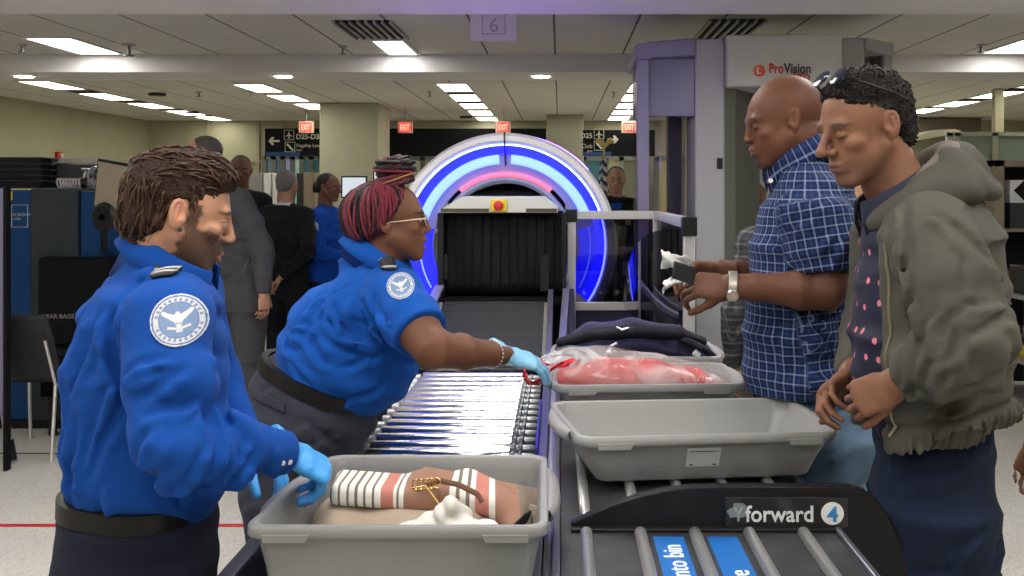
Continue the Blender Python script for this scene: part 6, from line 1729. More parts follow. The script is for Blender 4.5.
    for s in (-1,1):
        g.lathe([(.001,-.0015),(.021,-.0015),(.024,0),(.021,.0015),(.001,.0015)], HM@V((s*.031,.058,.122)), R3@V((0,.62,.78)), n=20)
    gl = g.build('sunglasses', mat('dark_lens', (.012,.014,.03), .12), root, smooth=True)
    for s in (-1,1): MB().tube([HM@V((s*.054,.058,.120)), HM@V((s*.080,.035,.098)), HM@V((s*.085,-.03,.062)), HM@V((s*.083,-.055,.045))], .0026, n=6).build('temple', M_black, gl, smooth=True)
    MB().tube([HM@V((-.010,.064,.124)), HM@V((0,.066,.126)), HM@V((.010,.064,.124))], .002, n=6).build('bridge', M_silver, gl, smooth=True)
    # printed shirt
    c = Clay((.52,1.98,.98), (1.05,2.48,1.62), .0068)
    c.loft([(V((.825,2.21,1.03)), .13, .115), (V((.805,2.21,1.12)), .14, .13), (V((.795,2.21,1.17)), .155, .145), (V((.795,2.21,1.25)), .155, .145), (V((.80,2.21,1.38)), .16, .135), (V((.795,2.21,1.48)), .15, .12), (V((.785,2.21,1.545)), .09, .095)], sd, .03, end=.1)
    c.warp(folds(44, (.2,.2,1), 8, .012, .9), (.72,2.08,1.2), .25)
    m, nt, b = nt_new('pink_bird_print'); N = nt.nodes.new; L = nt.links.new
    tc = N('ShaderNodeTexCoord'); mp = N('ShaderNodeMapping'); mp.inputs['Scale'].default_value = (1,.8,1); v = N('ShaderNodeTexVoronoi'); v.voronoi_dimensions = '2D'; v.inputs['Scale'].default_value = 21; v.inputs['Randomness'].default_value = .45; tc = N('ShaderNodeAttribute'); tc.attribute_name = 'pc'
    L(tc.outputs['Vector'], mp.inputs[0]); L(mp.outputs[0], v.inputs['Vector']); cr = N('ShaderNodeValToRGB'); cr.color_ramp.interpolation = 'CONSTANT'; L(v.outputs['Distance'], cr.inputs[0])
    cr.color_ramp.elements[0].color = (.60,.16,.20,1); cr.color_ramp.elements[1].position = .115; cr.color_ramp.elements[1].color = (.006,.008,.030,1)
    L(cr.outputs[0], b.inputs['Base Color']); b.inputs['Roughness'].default_value = .8
    clay_obj('printed_shirt', c, m, root, pc=pcmap((.80,2.21,0), [], .15))
    collar(nb+V((-.012,0,.0)), (-.85,.0,-.52), (-.52,0,.85), .070, .078, .032, .045, m, root, gap=18, tip=.03)
    # jacket
    c = Clay((.56,1.82,.98), (1.16,2.66,1.66), .0065)
    c.loft([(V((.842,2.21,1.01)), .18, .132), (V((.842,2.21,1.10)), .19, .142), (V((.835,2.21,1.22)), .19, .142), (V((.835,2.21,1.36)), .195, .145), (V((.835,2.21,1.46)), .18, .130), (V((.82,2.21,1.53)), .13, .105)], sd, .03, end=.1)
    c.cap(shL+V((0,.04,0)), shR, .080, k=.05)
    c.cap(shL+V((0,.02,.02)), nb+V((.03,0,.0)), .060, .06, .04)
    c.loft([(shL, .080, .082), (lerp(shL,elL,.5), .088, .084), (elL+V((.010,0,0)), .082, .080)], (1,0,0), .03, end=.6)
    c.loft([(elL+V((.010,0,0)), .080, .078), (lerp(elL,wrL,.5), .064, .062), (lerp(elL,wrL,.90), .046, .043)], (0,0,1), .02, end=.25)
    c.loft([(shR, .085, .085), (elR, .075, .075), (lerp(elR,wrR,.85), .045, .042)], (1,0,0), .03)
    c.cap(V((.735,2.085,1.00)), V((.725,2.095,1.46)), .055, .05, .03); c.cap(V((.735,2.335,1.00)), V((.725,2.325,1.46)), .055, .05, .03)
    c.cap(V((.60,2.21,.98)), V((.63,2.21,1.62)), .085, .075, .01, side=sd, b0=.10, b1=.09, mode='sub')
    c.cut((.842,2.2,1.058), (.22,0,-.975), R=.4, k=.01)
    c.warp(folds(61, (.55,.2,.9), 5, .012, .8), (.92,2.0,1.30), .26)
    c.warp(folds(62, (.9,.2,.35), 6, .020, .8), (.86,2.0,1.15), .22)
    c.warp(folds(63, (.8,.3,.4), 9, .022, .6), lerp(elL,wrL,.3), .17)
    c.warp(folds(64, (.3,.3,.9), 6, .024, .8), lerp(shL,elL,.5), .16)
    creases(c, [(6, lerp(shL,elL,.45), .14, (.45,0,-.85), .26, .006), (7, elL+V((.0,-.03,.02)), .13, (.8,.1,.45), .20, .006), (8, lerp(elL,wrL,.45), .09, (.35,-.1,.85), .09, .006), (5, P(900,260,2.0), .12, (.2,0,-1), .20, .006),
        (6, P(930,400,2.0), .12, (.5,0,.7), .14, .007), (5, P(985,260,2.0), .12, (.5,0,-.8), .22, .006)], 11)
    # hem and cuff ribs
    c.warp(lambda X,Y,Z: .004*np.sin(2*PI*X/.016)*(Z<1.105+.22*(X-.842)), (.87,2.1,1.04), .3)
    c.warp(lambda X,Y,Z: .012*np.exp(-((Z-1.112-.22*(X-.842))/.006)**2), (.87,2.1,1.08), .3)
    jk = clay_obj('jacket', c, M_jack, root)
    # hood bunched on the shoulders
    c = Clay((.58,1.95,1.36), (1.10,2.50,1.74), .0065)
    ringp = []
    for k in range(23):
        t = math.radians(-152+304*k/22); back = (math.cos(t)+1)/2
        ringp.append((V((.775+.098*math.cos(t), 2.21+.098*math.sin(t), 1.485+.140*back**.8)), .024+.022*back))
    for (a, ra), (b, rb) in zip(ringp[:-1], ringp[1:]): c.cap(a, b, ra, rb, .015)
    c.loft([(V((.83,2.21,1.630)), .085, .030), (V((.875,2.21,1.610)), .10, .026), (V((.925,2.21,1.575)), .085, .018)], (0,1,0), .03, end=.5)
    c.cap(V((.72,2.12,1.50)), V((.86,2.10,1.575)), .026, .028, .03); c.cap(V((.86,2.10,1.575)), V((.935,2.15,1.565)), .026, .014, .03)
    c.ell((.775,2.21,1.64), (.070,.074,.085), .01, mode='sub')
    c.warp(folds(71, (.3,.6,.8), 14, .009, .8), (.86,2.15,1.57), .2)
    clay_obj('hood', c, M_jack, root, sm=1)
    c = Clay((.64,2.02,1.40), (.98,2.40,1.76), .006)
    for (a, ra), (b, rb) in zip(ringp[4:-5], ringp[5:-4]): c.cap(a+(V((.775,2.21,a.z))-a)*.16+V((0,0,.022)), b+(V((.775,2.21,b.z))-b)*.16+V((0,0,.022)), ra*.66, rb*.66, .01)
    clay_obj('hood_lining', c, M_lining, root)
    # zip edge and pull
    bv = bvh_of(jk)
    pts = []
    for k in range(20):
        h = bv.ray_cast(V((.40,2.066,1.06+k*.021)), V((1,0,0)))
        if h[0] and h[0].x < .78: pts.append(h[0]-V((.002,0,0)))
    if len(pts) > 4: MB().tube(pts, .0035, n=6).build('zip', mat('zip_brass', (.30,.26,.18), .4, .7), root, smooth=True)
    jn = jeans(root, M_jeand, [(V((.825,2.22,1.06)), .15, .125), (V((.825,2.22,1.0)), .165, .125), (V((.825,2.22,.90)), .17, .128)],
          [[(V((.825,2.22,.88))+sd*.088*s, .10, .122), (V((.835,2.22+.09*s,.50)), .085, .095), (V((.85,2.22+.10*s,.07)), .075, .085)] for s in (-1,1)], sd, seed=80, fold=.024)
    for s in (-1,1): shoes(root, V((.85,2.22+.10*s,0)), PI, M_blackm)
    return root
passenger_jacket()
# ================================================================ people further back
def bg_person(pos, yaw, H, label, skin=(.45,.25,.17), hair=(.03,.02,.015), top=None, legs=None, shoe=None, topname='jacket', arms='down', hairk='short',
              build=1.0, sleeve=1.0, shirt=None, tail=.0, headyaw=None, beard=None, wide=1.0, h=.012, eyes='open', lean=0, cuff=.06):
    """a standing figure: pos on the floor, yaw in degrees (0 = faces +X)"""
    x, y = pos; root = thing('person', (x,y,0), label, 'person')
    a = math.radians(yaw); f = V((math.cos(a), math.sin(a), 0)); s_ = V((math.sin(a), -math.cos(a), 0)); B = V((x,y,0)); k = H/1.80
    def W(r, fw, z): return B+s_*r*k+f*(fw+lean*max(0, z-.95))*k+V((0,0,z*k))
    HM = yawpitch(W(0,.02,1.685), yaw if headyaw is None else headyaw, -6, k)
    sh = {s: W(.165*s*wide,-.01,1.44) for s in (-1,1)}
    if arms == 'down': el = {s: W(.235*s*wide,-.03,1.15) for s in (-1,1)}; wr = {s: W(.25*s*wide,.04,.90) for s in (-1,1)}
    elif arms == 'back': el = {s: W(.25*s*wide,-.12,1.16) for s in (-1,1)}; wr = {s: W(.07*s,-.19,.95) for s in (-1,1)}
    elif arms == 'front': el = {s: W(.24*s*wide,.02,1.15) for s in (-1,1)}; wr = {s: W(.09*s,.24,1.10) for s in (-1,1)}
    hd = {s: (wr[s]-el[s]).normalized() for s in (-1,1)}
    r = .55*k; zs = B.z
    c = Clay((x-r,y-r,-.03), (x+r,y+r,H+.08), .018, fx=[(HM.translation.x-.12*k,HM.translation.x+.12*k,.0055)], fy=[(HM.translation.y-.13*k,HM.translation.y+.13*k,.0055)], fz=[(HM.translation.z-.16*k,HM.translation.z+.14*k,.0055)]+[(min(wr[1].z,wr[-1].z)-.20,max(wr[1].z,wr[-1].z)+.03,.008)])
    head(c, HM, fat=.005*wide)
    nb = W(0,-.015,1.50); c.cap(HM@V((0,-.03,-.06)), nb, .055*k, .06*k, .02)
    c.loft([(nb, .07*k, .06*k), (W(0,0,1.35), .13*k, .08*k), (W(0,0,1.1), .11*k, .08*k), (W(0,0,.95), .12*k, .08*k)], s_, .03)
    for s in (-1,1):
        c.cap(sh[s], el[s], .045*k, .04*k, .02); c.cap(el[s], wr[s], .04*k, .026*k, .02)
        hand(c, frame(wr[s], hd[s], s_*s if arms == 'down' else V((0,0,1))), s*(1 if arms == 'down' else -1)*(1), (28,28,20), sc=k)
        c.cap(W(.09*s,0,.93), W(.095*s,.01,.50), .06*k, .05*k, .02); c.cap(W(.095*s,.01,.50), W(.10*s,-.03,.09), .05*k, .036*k, .02)
        c.cap(W(.10*s,-.02,.04), W(.11*s,.13,.03), .035*k, .028*k, .02)
    kw = dict(lip=tuple(q*.75 for q in skin), brow=hair, eyes=eyes)
    if beard: kw['beard'] = beard; kw['beardfn'] = lambda x,y,z: np.clip((-.045-z)/.02,0,1)*(y>.0)*.6
    clay_obj('body', c, M_skin, root, col=face_paint(HM, skin, **kw), sm=1)
    if hairk:
        c = Clay(tuple(HM.translation-V((.15,.15,.15))*k), tuple(HM.translation+V((.15,.15,.17))*k), .007)
        c.frame(HM); c.ell((0,-.026,.038), (.080,.096,.083), 0); c.ell((0,-.055,-.02), (.064,.055,.06), .02); c.frame()
        if hairk == 'balding': ln = lambda X, Y: np.where(np.abs(X) > .055, np.interp(Y, [-.13,-.05,-.02,.03,.06,.1], [-.085,-.06,.02,.0,.06,.2]), np.interp(Y, [-.13,-.06,-.03,.0], [-.085,-.085,.06,.3]))
        else: ln = lambda X, Y: np.where(np.abs(X) > .045, np.interp(Y, [-.13,-.07,-.04,-.02,.02,.05,.08,.1], [-.085,-.085,-.03,.02,.0,.04,.07,.07]), np.interp(Y, [-.13,-.06,-.03,.02,.06,.10], [-.085,-.085,-.06,.0,.06,.07]))
        hairline_cut(c, HM, ln)
        if hairk == 'ponytail': c.frame(HM); c.ell((0,-.135,-.015), (.045,.045,.048), .01); c.frame()
        clay_obj('hair', c, mat('hair_%02d%02d%02d' % tuple(int(q*99) for q in hair), hair, .5, bump=.6, bscale=200, var=.3, vscale=90), root, sm=0)
    b = build*k
    c = Clay((x-r,y-r,(.78-tail)*k), (x+r,y+r,1.62*k), .0105)
    c.loft([(W(0,-.0,.90-tail), .165*b*wide, .125*b), (W(0,0,1.05), .16*b*wide, .13*b), (W(0,0,1.25), .175*b*wide, .135*b), (W(0,-.005,1.40), .17*b, .115*b), (W(0,-.01,1.49), .09*b, .075*b)], s_, .03, end=.15)
    c.cap(sh[1], sh[-1], .068*k, k=.04)
    for s in (-1,1):
        c.cap(sh[s], nb, .05*k, .05*k, .04)
        c.loft([(sh[s], .068*b, .068*b), (lerp(sh[s],el[s],.5), .066*b, .066*b), (lerp(sh[s],el[s],min(1, sleeve*2)), .058*b, .058*b)], f, .03, end=.4)
        if sleeve == 1: c.loft([(el[s], .058*b, .058*b), (lerp(el[s],wr[s],.96), .042*k, .040*k)], f, .02, end=.3)
    c.warp(folds(int(x*10) % 50+3, (.3,.2,1), 9, .012, .8), W(0,0,1.15), .5)
    creases(c, [(7, lerp(el[s],wr[s],.1), .12*k, tuple(f*.3+V((0,0,.8))), .10, .007) for s in (-1,1)]+[(8, W(0,0,1.1), .3, (.4,.1,.9), .18, .007)], int(x*100) % 97)
    t = clay_obj(topname, c, top, root, pc=pcmap((x,y,0), []) if 'check' in top.name else None)
    c = Clay((x-r,y-r,.0), (x+r,y+r,1.05*k), .013)
    c.loft([(W(0,0,.97), .135*b*wide, .105*b), (W(0,0,.88), .165*b*wide, .125*b), (W(0,0,.80), .165*b*wide, .12*b)], s_, .02, end=.2)
    for s in (-1,1): c.loft([(W(.088*s,0,.80), .088*b, .105*b), (W(.095*s,.01,.50), .070*b, .080*b), (W(.10*s,-.03+cuff*.15,cuff), .062*k, .070*k)], s_, .03, end=.2)
    clay_obj('trousers', c, legs, root)
    for s in ((-1,1) if cuff < .1 else ()): q = W(.10*s,-.03,0); shoes(root, q, a, shoe or M_blackm, .27*k)
    if shirt:
        collar(W(0,-.008,1.50), f-V((0,0,.35)), V((0,0,1))+f*.35, .062*k, .066*k, .03, .035, shirt, root, 'shirt_collar', gap=15)
    return root, t, HM, W, k
M_suitg = cloth_mat('grey_suit', (.060,.060,.068), bump=.2); M_suitb = cloth_mat('black_suit', (.016,.017,.020), bump=.2)
M_shirtw = cloth_mat('white_shirt', (.55,.57,.62), bump=.1)
bg_person((X_(240,6.25), 6.25), 232, 1.89, 'tall person in grey suit standing behind the bearded officer', top=M_suitg, legs=M_suitg, hair=(.06,.05,.045), shirt=M_shirtw, topname='suit_jacket', wide=1.16, build=1.16, tail=.10, headyaw=200, lean=.32, skin=(.42,.22,.15))
bg_person((X_(241,8.2), 8.2), 285, 1.85, 'person with short black hair mostly hidden behind the grey suit', top=M_suitb, legs=M_suitb, hair=(.02,.015,.012), skin=(.16,.075,.045), topname='jacket')
bg_person((X_(286,7.8), 7.8), 75, 1.72, 'balding person in black suit with hands clasped behind the back', top=M_suitb, legs=M_suitb, hair=(.16,.15,.14), hairk='balding', arms='back', shirt=M_shirtw, topname='suit_jacket', tail=.12, wide=1.08, build=1.06)
M_tsa3 = cloth_mat('officer_cloth_far', (.008,.07,.40), bump=.2)
rt, tp, HM_, W_, k_ = bg_person((X_(327,8.0), 8.0), 350, 1.70, 'distant person in blue uniform shirt with black hair tied back', top=M_tsa3, legs=M_navy, hair=(.012,.010,.010), hairk='ponytail', arms='front', skin=(.19,.09,.055), topname='uniform_shirt', wide=1.15, build=1.12, headyaw=340)
bv = bvh_of(tp); patch(bv, W_(.24,-.01,1.36), (-.1,1,0), (0,0,1), .045, emblem, 'shoulder_patch', rt, off=.004, n=20)
rt, tp, HM_, W_, k_ = bg_person((X_(616,9.0), 9.0), 270, 1.78, 'dark haired person in black security uniform facing the camera beyond the arch', top=cloth_mat('security_black', (.012,.013,.016), bump=.2), legs=M_suitb, hair=(.035,.028,.025), skin=(.46,.26,.18), wide=1.15, build=1.1, topname='uniform_shirt')
bv = bvh_of(tp)
patch(bv, W_(-.10,.1,1.30), (0,1,0), (0,0,1), .03, lambda u, v: (.6,.5,.2) if u*u+v*v < 1 else None, 'chest_badge', rt, off=.006, n=12)
MB().prism([(-.05,.0),(.05,0),(.02,-.10),(-.02,-.10)], W_(0,.125,1.47), (1,0,0), (0,0,1), -.02).build('neck_scarf', M_tsa3, rt)
M_greych = check_mat('grey_check', (.03,.03,.035), (.06,.06,.065), (.15,.15,.15), .05, .2, .2)
bg_person((X_(797,4.0), 4.0), 80, 1.70, 'person in dark grey checked shirt hidden behind the bald passenger', top=M_greych, legs=M_suitb, hair=(.02,.016,.014), skin=(.3,.16,.1), topname='checked_shirt', wide=1.1)
bg_person((X_(757,8.6), 8.6), 250, 1.62, 'distant person in pale green shirt seen through the body scanner', top=cloth_mat('pale_green_shirt', (.20,.24,.20), bump=.2), legs=M_suitb, hair=(.02,.016,.014), skin=(.3,.16,.1), topname='shirt', wide=1.2, build=1.15)
bg_person((X_(866,5.4), 5.4), 190, 1.66, 'person in black leggings and bare ankles behind the two passengers', top=M_suitb, legs=M_suitb, hair=(.03,.02,.015), topname='top', cuff=.18)
bg_person((X_(1034,8.2), 7.2), 100, 1.70, 'person in bright blue shirt at the right edge by the steel table', top=M_tsa3, legs=M_navy, topname='uniform_shirt', arms='front')
bg_person((X_(1086,2.55), 2.55), 175, 1.72, 'person at the right edge of whom only a bare arm shows', top=cloth_mat('edge_shirt', (.25,.2,.18), bump=.2), legs=M_jeand, hair=(.05,.03,.02), skin=(.33,.16,.10), topname='shirt', sleeve=.35, h=.01)
# ================================================================ bins and their contents
M_bin = mat('bin_grey', (.225,.225,.222), .42, bump=.06, bscale=160, var=.03)
M_bin2 = mat('bin_warm_grey', (.30,.30,.295), .42, bump=.06, bscale=160, var=.03)
def make_bin(corners, zb, zr, label, m, cr=.045, taper=.045, wall=.004, skew=0, notch=True):
    """corners: rim outline fl, fr, br, bl on the floor plane"""
    C = [V((p[0], p[1], 0)) for p in corners]; ctr = sum(C, V())/4
    root = thing('security_bin', (ctr.x, ctr.y, zb), label, 'bin')
    def outline(inset, n=7):
        out = []
        for i in range(4):
            p = C[i]; a = (C[i-1]-p).normalized(); b = (C[(i+1) % 4]-p).normalized()
            q = p+(a+b)*inset; r = max(.012, cr-inset*.4); cc = q+(a+b)*r
            ang0 = math.atan2((-b).y, (-b).x); ang1 = math.atan2((-a).y, (-a).x)
            # sweep corner from the -b? side to the other keeping convex
            d0 = -b; d1 = -a
            for k in range(n):
                t = k/(n-1); d = (d0*(1-t)+d1*t).normalized(); out.append(cc+d*r)
        return out
    # order check: corner arcs must run a->b
    def outl(inset):
        o = []
        for i in range(4):
            p = C[i]; a = (C[i-1]-p).normalized(); b = (C[(i+1) % 4]-p).normalized(); r = max(.012, cr-inset*.4); q = p+(a+b)*(inset+r)
            for k in range(7):
                t = k/6*PI/2; o.append(q-(b*math.cos(t)+a*math.sin(t))*r if False else q+(-b*math.cos(t)-a*math.sin(t))*r)
        return o
    H = zr-zb; T = taper
    prof = [(.014+T+.012, zb+.001), (.014+T, zb+.008), (.014+T*.55, zb+H*.45), (.014, zr-.022), (.012, zr-.020), (.002, zr-.022), (.0, zr-.018), (.0, zr-.004), (.003, zr), (.013, zr), (.017, zr-.004), (.0185, zr-.03), (.0185+T*.55, zb+H*.45+.002), (.0185+T, zb+.012), (.030+T, zb+.005)]
    vs = []; n = 28
    for ins, z in prof: vs += [V((p.x, p.y, z)) for p in outl2(C, ins, cr)]
    fs = []
    for i in range(len(prof)-1):
        for k in range(n): fs.append((i*n+k, i*n+(k+1) % n, (i+1)*n+(k+1) % n, (i+1)*n+k))
    fs.append(tuple(range(n))[::-1]); fs.append(tuple((len(prof)-1)*n+k for k in range(n)))
    MB().add(vs, fs).build('tub', m, root, smooth=True, angle=50)
    # deeper lip tabs near each corner, and hand-hold lips on the short ends
    fl, fr, br, bl = C
    for p, q in ((fl, fr), (fr, fl), (br, bl), (bl, br)):
        d = (q-p).normalized(); nrm = V((d.y,-d.x,0)); nrm = nrm if (ctr-p).dot(nrm) < 0 else -nrm
        a = p+d*(cr+.002); b = a+d*.085
        mb = MB(); w = .0045
        mb.add([a+V((0,0,zr-.014))+nrm*.001, b+V((0,0,zr-.014))+nrm*.001, b-d*.008+V((0,0,zr-.030)), a+V((0,0,zr-.030)), a-nrm*w+V((0,0,zr-.014)), b-nrm*w+V((0,0,zr-.014)), b-d*.008-nrm*w+V((0,0,zr-.030)), a-nrm*w+V((0,0,zr-.030))],
               [(0,1,2,3),(7,6,5,4),(0,4,5,1),(1,5,6,2),(2,6,7,3),(3,7,4,0)])
        mb.build('rim_tab', m, root, bevel=.0015)
    for p, q in ((bl, fl), (br, fr)):
        d = (q-p).normalized(); nrm = V((d.y,-d.x,0)); nrm = nrm if (ctr-p).dot(nrm) < 0 else -nrm; L = (q-p).length; n_ = 18
        vs = []
        for i in range(n_+1):
            t = i/n_; o = p+d*(L*.20+L*.60*t); bu = math.sin(PI*t)**.6
            for off, z in ((-.004, zr-.002), (.004+.018*bu, zr-.003-.004*bu), (.006+.020*bu, zr-.012-.010*bu), (.001+.012*bu, zr-.024-.012*bu), (-.010, zr-.020)): vs.append(o+nrm*off+V((0,0,z)))
        MB().add(vs, [(i*5+j, (i+1)*5+j, (i+1)*5+(j+1) % 5, i*5+(j+1) % 5) for i in range(n_) for j in range(5)]).build('handle', m, root, smooth='all')
    return root
def outl2(C, inset, cr):
    o = []
    for i in range(4):
        p = C[i]; a = (C[i-1]-p).normalized(); b = (C[(i+1) % 4]-p).normalized(); r = max(.012, cr-inset*.4); q = p+(a+b)*(inset+r)
        for k in range(7):
            t = k/6*PI/2; o.append(q+(-b*math.cos(t)-a*math.sin(t))*r)
    return o
# front bin on the rollers
B1 = [(-.566,1.775),(-.020,1.775),(-.028,2.262),(-.520,2.262)]
make_bin(B1, .822, .972, 'large grey bin in front on the roller conveyor, holding the striped scarf', M_bin, taper=.022, cr=.034)
# empty bin on the table
B2 = [(.040,2.285),(.664,2.352),(.628,2.745),(-.034,2.690)]
b2 = make_bin(B2, .8795, 1.002, 'empty light grey bin with white label on the steel loading table', M_bin2, taper=.045)
d = (V((.664,2.352,0))-V((.040,2.285,0))).normalized(); nn = V((d.y,-d.x,0))
o = V((.040,2.285,0))+d*.262-nn*.030; o.z = .908
zb_ = V((0,-.26,.965)).normalized(); mb = MB()
def frontpt(u, z):
    H = 1.002-.8795; t = min(1, max(0, (z-.8875)/(H-.03))); ins = .014+.045*(1-t)*(1.0 if t < .45 else 1.0)
    ins = np.interp(z, [.8875, .8795+H*.45, 1.002-.022], [.059, .014+.045*.55, .014]); q = V((.040,2.285,0))+d*u; n_ = V((-d.y,d.x,0)); return V((q.x+n_.x*(ins-.0012), q.y+n_.y*(ins-.0012), z))
MB().add([frontpt(.262,.918), frontpt(.342,.918), frontpt(.342,.966), frontpt(.262,.966)], [(0,1,2,3)]).build('paper_label', mat('label_white', (.55,.56,.57), .5), b2, solid=.001)
MB().add([V((0,-.0012,0))+frontpt(.268,.957), V((0,-.0012,0))+frontpt(.336,.957), V((0,-.0012,0))+frontpt(.336,.959), V((0,-.0012,0))+frontpt(.268,.959)], [(0,1,2,3)]).add([V((0,-.0012,0))+frontpt(.270,.921), V((0,-.0012,0))+frontpt(.280,.921), V((0,-.0012,0))+frontpt(.280,.924), V((0,-.0012,0))+frontpt(.270,.924)], [(0,1,2,3)]).add([V((0,-.0012,0))+frontpt(.325,.921), V((0,-.0012,0))+frontpt(.336,.921), V((0,-.0012,0))+frontpt(.336,.924), V((0,-.0012,0))+frontpt(.325,.924)], [(0,1,2,3)]).build('label_print', M_black, b2)
# bin with the plastic bag
B3 = [(-.022,2.90),(.548,2.93),(.540,3.30),(-.030,3.28)]
make_bin(B3, .8795, 1.002, 'light grey bin holding the clear plastic bag, just beyond the empty bin', M_bin2, taper=.045)
B4 = [(-.012,3.40),(.560,3.40),(.560,3.78),(-.012,3.78)]
make_bin(B4, .8795, 1.002, 'light grey bin holding the navy backpack, farthest on the table', M_bin2, taper=.045)
# ---- striped scarf folded in the front bin
m, nt, b = nt_new('striped_cotton'); N = nt.nodes.new; L = nt.links.new
a = N('ShaderNodeAttribute'); a.attribute_name = 'pc'; sx = N('ShaderNodeSeparateXYZ'); L(a.outputs['Vector'], sx.inputs[0])
cr = N('ShaderNodeValToRGB'); cr.color_ramp.interpolation = 'CONSTANT'; L(sx.outputs[0], cr.inputs[0]); e = cr.color_ramp.elements
Wt = (.66,.64,.60,1); G = (.17,.13,.10,1); Pk = (.46,.17,.13,1); Br = (.27,.14,.095,1)
stops = [(0,Wt)]
x = .03
for i in range(6): stops += [(x, G), (x+.012, Wt)]; x += .042
stops += [(x+.002, Pk), (x+.062, Wt), (x+.078, G), (x+.09, Wt), (x+.115, Br), (.62, Wt), (.65, G), (.67, Wt), (.70, G), (.72, Wt), (.75, Pk), (.82, Wt), (.85, Br), (.97, G)]
e[0].position = 0; e[0].color = Wt; e[1].position = .999; e[1].color = G
for p_, c_ in stops[1:]: 
    if len(e) < 31: q = e.new(p_); q.color = c_
L(cr.outputs[0], b.inputs['Base Color']); b.inputs['Roughness'].default_value = .9
tc = N('ShaderNodeTexCoord'); n_ = N('ShaderNodeTexNoise'); n_.inputs['Scale'].default_value = 400; L(tc.outputs['Object'], n_.inputs[0]); bp = N('ShaderNodeBump'); bp.inputs['Strength'].default_value = .3; bp.inputs['Distance'].default_value = .002; L(n_.outputs[0], bp.inputs['Height']); L(bp.outputs[0], b.inputs['Normal'])
M_stripe = m
def cloth_clay(name, lo, hi, build, m, label, cat, pc=None, h=.005, parent=None):
    c = Clay(lo, hi, h); build(c); o = clay_obj(name, c, m, parent, pc=pc)
    if label: tag(o, label, cat)
    return o
def bs(c):
    c.box((-.360,2.075,.947), (.110,.065,.022), .016, .01, R=Matrix.Rotation(.10,3,'Z') @ Matrix.Rotation(.10,3,'Y'))
    c.box((-.175,2.105,.928), (.14,.068,.022), .016, .03, R=Matrix.Rotation(-.12,3,'Z') @ Matrix.Rotation(.16,3,'Y'))
    c.cap((-.20,2.17,.935), (-.10,2.04,.915), .030, .028, .02); c.cap((-.10,2.07,.912), (-.075,1.96,.885), .032, .026, .02)
    c.warp(folds(81, (.9,.5,.2), 14, .010, .8), (-.17,2.08,.90), .13)
def spc(P):
    u = (P[:,0]+.475)/.40+.25*(P[:,1]-2.07)*np.clip((P[:,0]+.25)*6,0,1); o = np.zeros((len(P),3)); o[:,0] = np.clip(u, 0, .995); return o
cloth_clay('striped_scarf', (-.52,1.90,.84), (-.02,2.24,1.02), bs, M_stripe, 'folded white, pink and brown striped scarf inside the front bin', 'scarf', pc=spc, h=.004)
M_beige = cloth_mat('beige_padding', (.36,.29,.225), bump=.2)
def bb(c):
    c.cap((-.44,2.05,.882), (-.20,2.03,.878), .075, .062, .01, side=(0,1,0), b0=.050, b1=.042); c.cap((-.465,2.09,.895), (-.465,1.98,.878), .034, .030, .03)
    c.warp(folds(82, (.9,.2,.2), 8, .008, .6), (-.38,2.0,.87), .15)
cloth_clay('rolled_blanket', (-.53,1.90,.815), (-.10,2.18,.96), bb, M_beige, 'beige rolled padding lying under the striped scarf', 'blanket', h=.005)
M_white_cloth = cloth_mat('white_muslin', (.66,.63,.58), bump=.3)
def bw(c):
    random.seed(4)
    for p, q, r0, r1 in (((-.30,1.93,.905),(-.245,1.95,.925),.030,.024),((-.245,1.95,.925),(-.215,1.95,.955),.026,.018),((-.215,1.95,.957),(-.19,1.98,.92),.018,.026),((-.23,1.95,.905),(-.14,1.96,.905),.036,.026),((-.31,1.92,.895),(-.22,1.93,.89),.028,.034)): c.cap(p, q, r0, r1, .012, side=(0,1,0), b0=r0*.7, b1=r1*.7)
    c.warp(folds(83, (.6,.3,.8), 30, .009, .7), (-.21,1.95,.88), .12)
cloth_clay('white_cloth', (-.37,1.85,.82), (-.08,2.03,1.0), bw, M_white_cloth, 'crumpled white cloth lying in front of the scarf in the bin', 'cloth', h=.0035)
# handbag straps
r = thing('leather_strap', (-.21,2.03,.93), 'brown leather strap with gold rings lying on the striped scarf', 'strap')
M_lea = mat('tan_leather', (.12,.05,.025), .35, bump=.1); M_gd = mat('gold_ring', (.75,.5,.2), .25, 1)
MB().tube([(-.275,2.035,.968),(-.245,2.03,.980),(-.205,2.02,.975),(-.165,2.005,.960),(-.155,2.00,.945)], .006, n=8).build('strap_end', M_lea, r, smooth=True)
for i in range(5):
    a = .5*i; MB().tube([V((-.292+.011*i+.008*math.cos(t), 2.03-.004*i, .972+.002*i+.010*math.sin(t))) for t in [k*2*PI/14 for k in range(14)]], .0014, n=6, closed=True).build('ring', M_gd, r, smooth=True)
MB().tube([(-.30,2.03,.965),(-.27,2.01,.975),(-.24,2.0,.94),(-.20,1.995,.955)], .0025, n=6).build('chain', M_gd, r, smooth=True)
r = thing('sunglasses_case', (-.07,1.97,.87), 'dark slim sunglasses leaning in the right corner of the front bin', 'sunglasses')
MB().prism([(0,0),(.03,.003),(.062,.030),(.070,.052),(.055,.045),(.025,.018),(.0,.010)], (-.125,1.94,.895), (1,.15,0), (0,0,1), .006).build('lens_arm', M_black, r, bevel=.002)
MB().tube([(-.18,1.93,.882),(-.14,1.955,.886),(-.10,1.93,.882)], .004, n=8).build('gold_clip', M_gd, r, smooth=True)
o = MB().prism([(0,0),(.045,.0),(.040,.05),(.025,.055)], (-.085,2.02,.880), (1,0,0), (0,.1,1), .004).build('tan_card', M_beige, bevel=.002); tag(o, 'small tan card propped in right corner of the front bin', 'card')
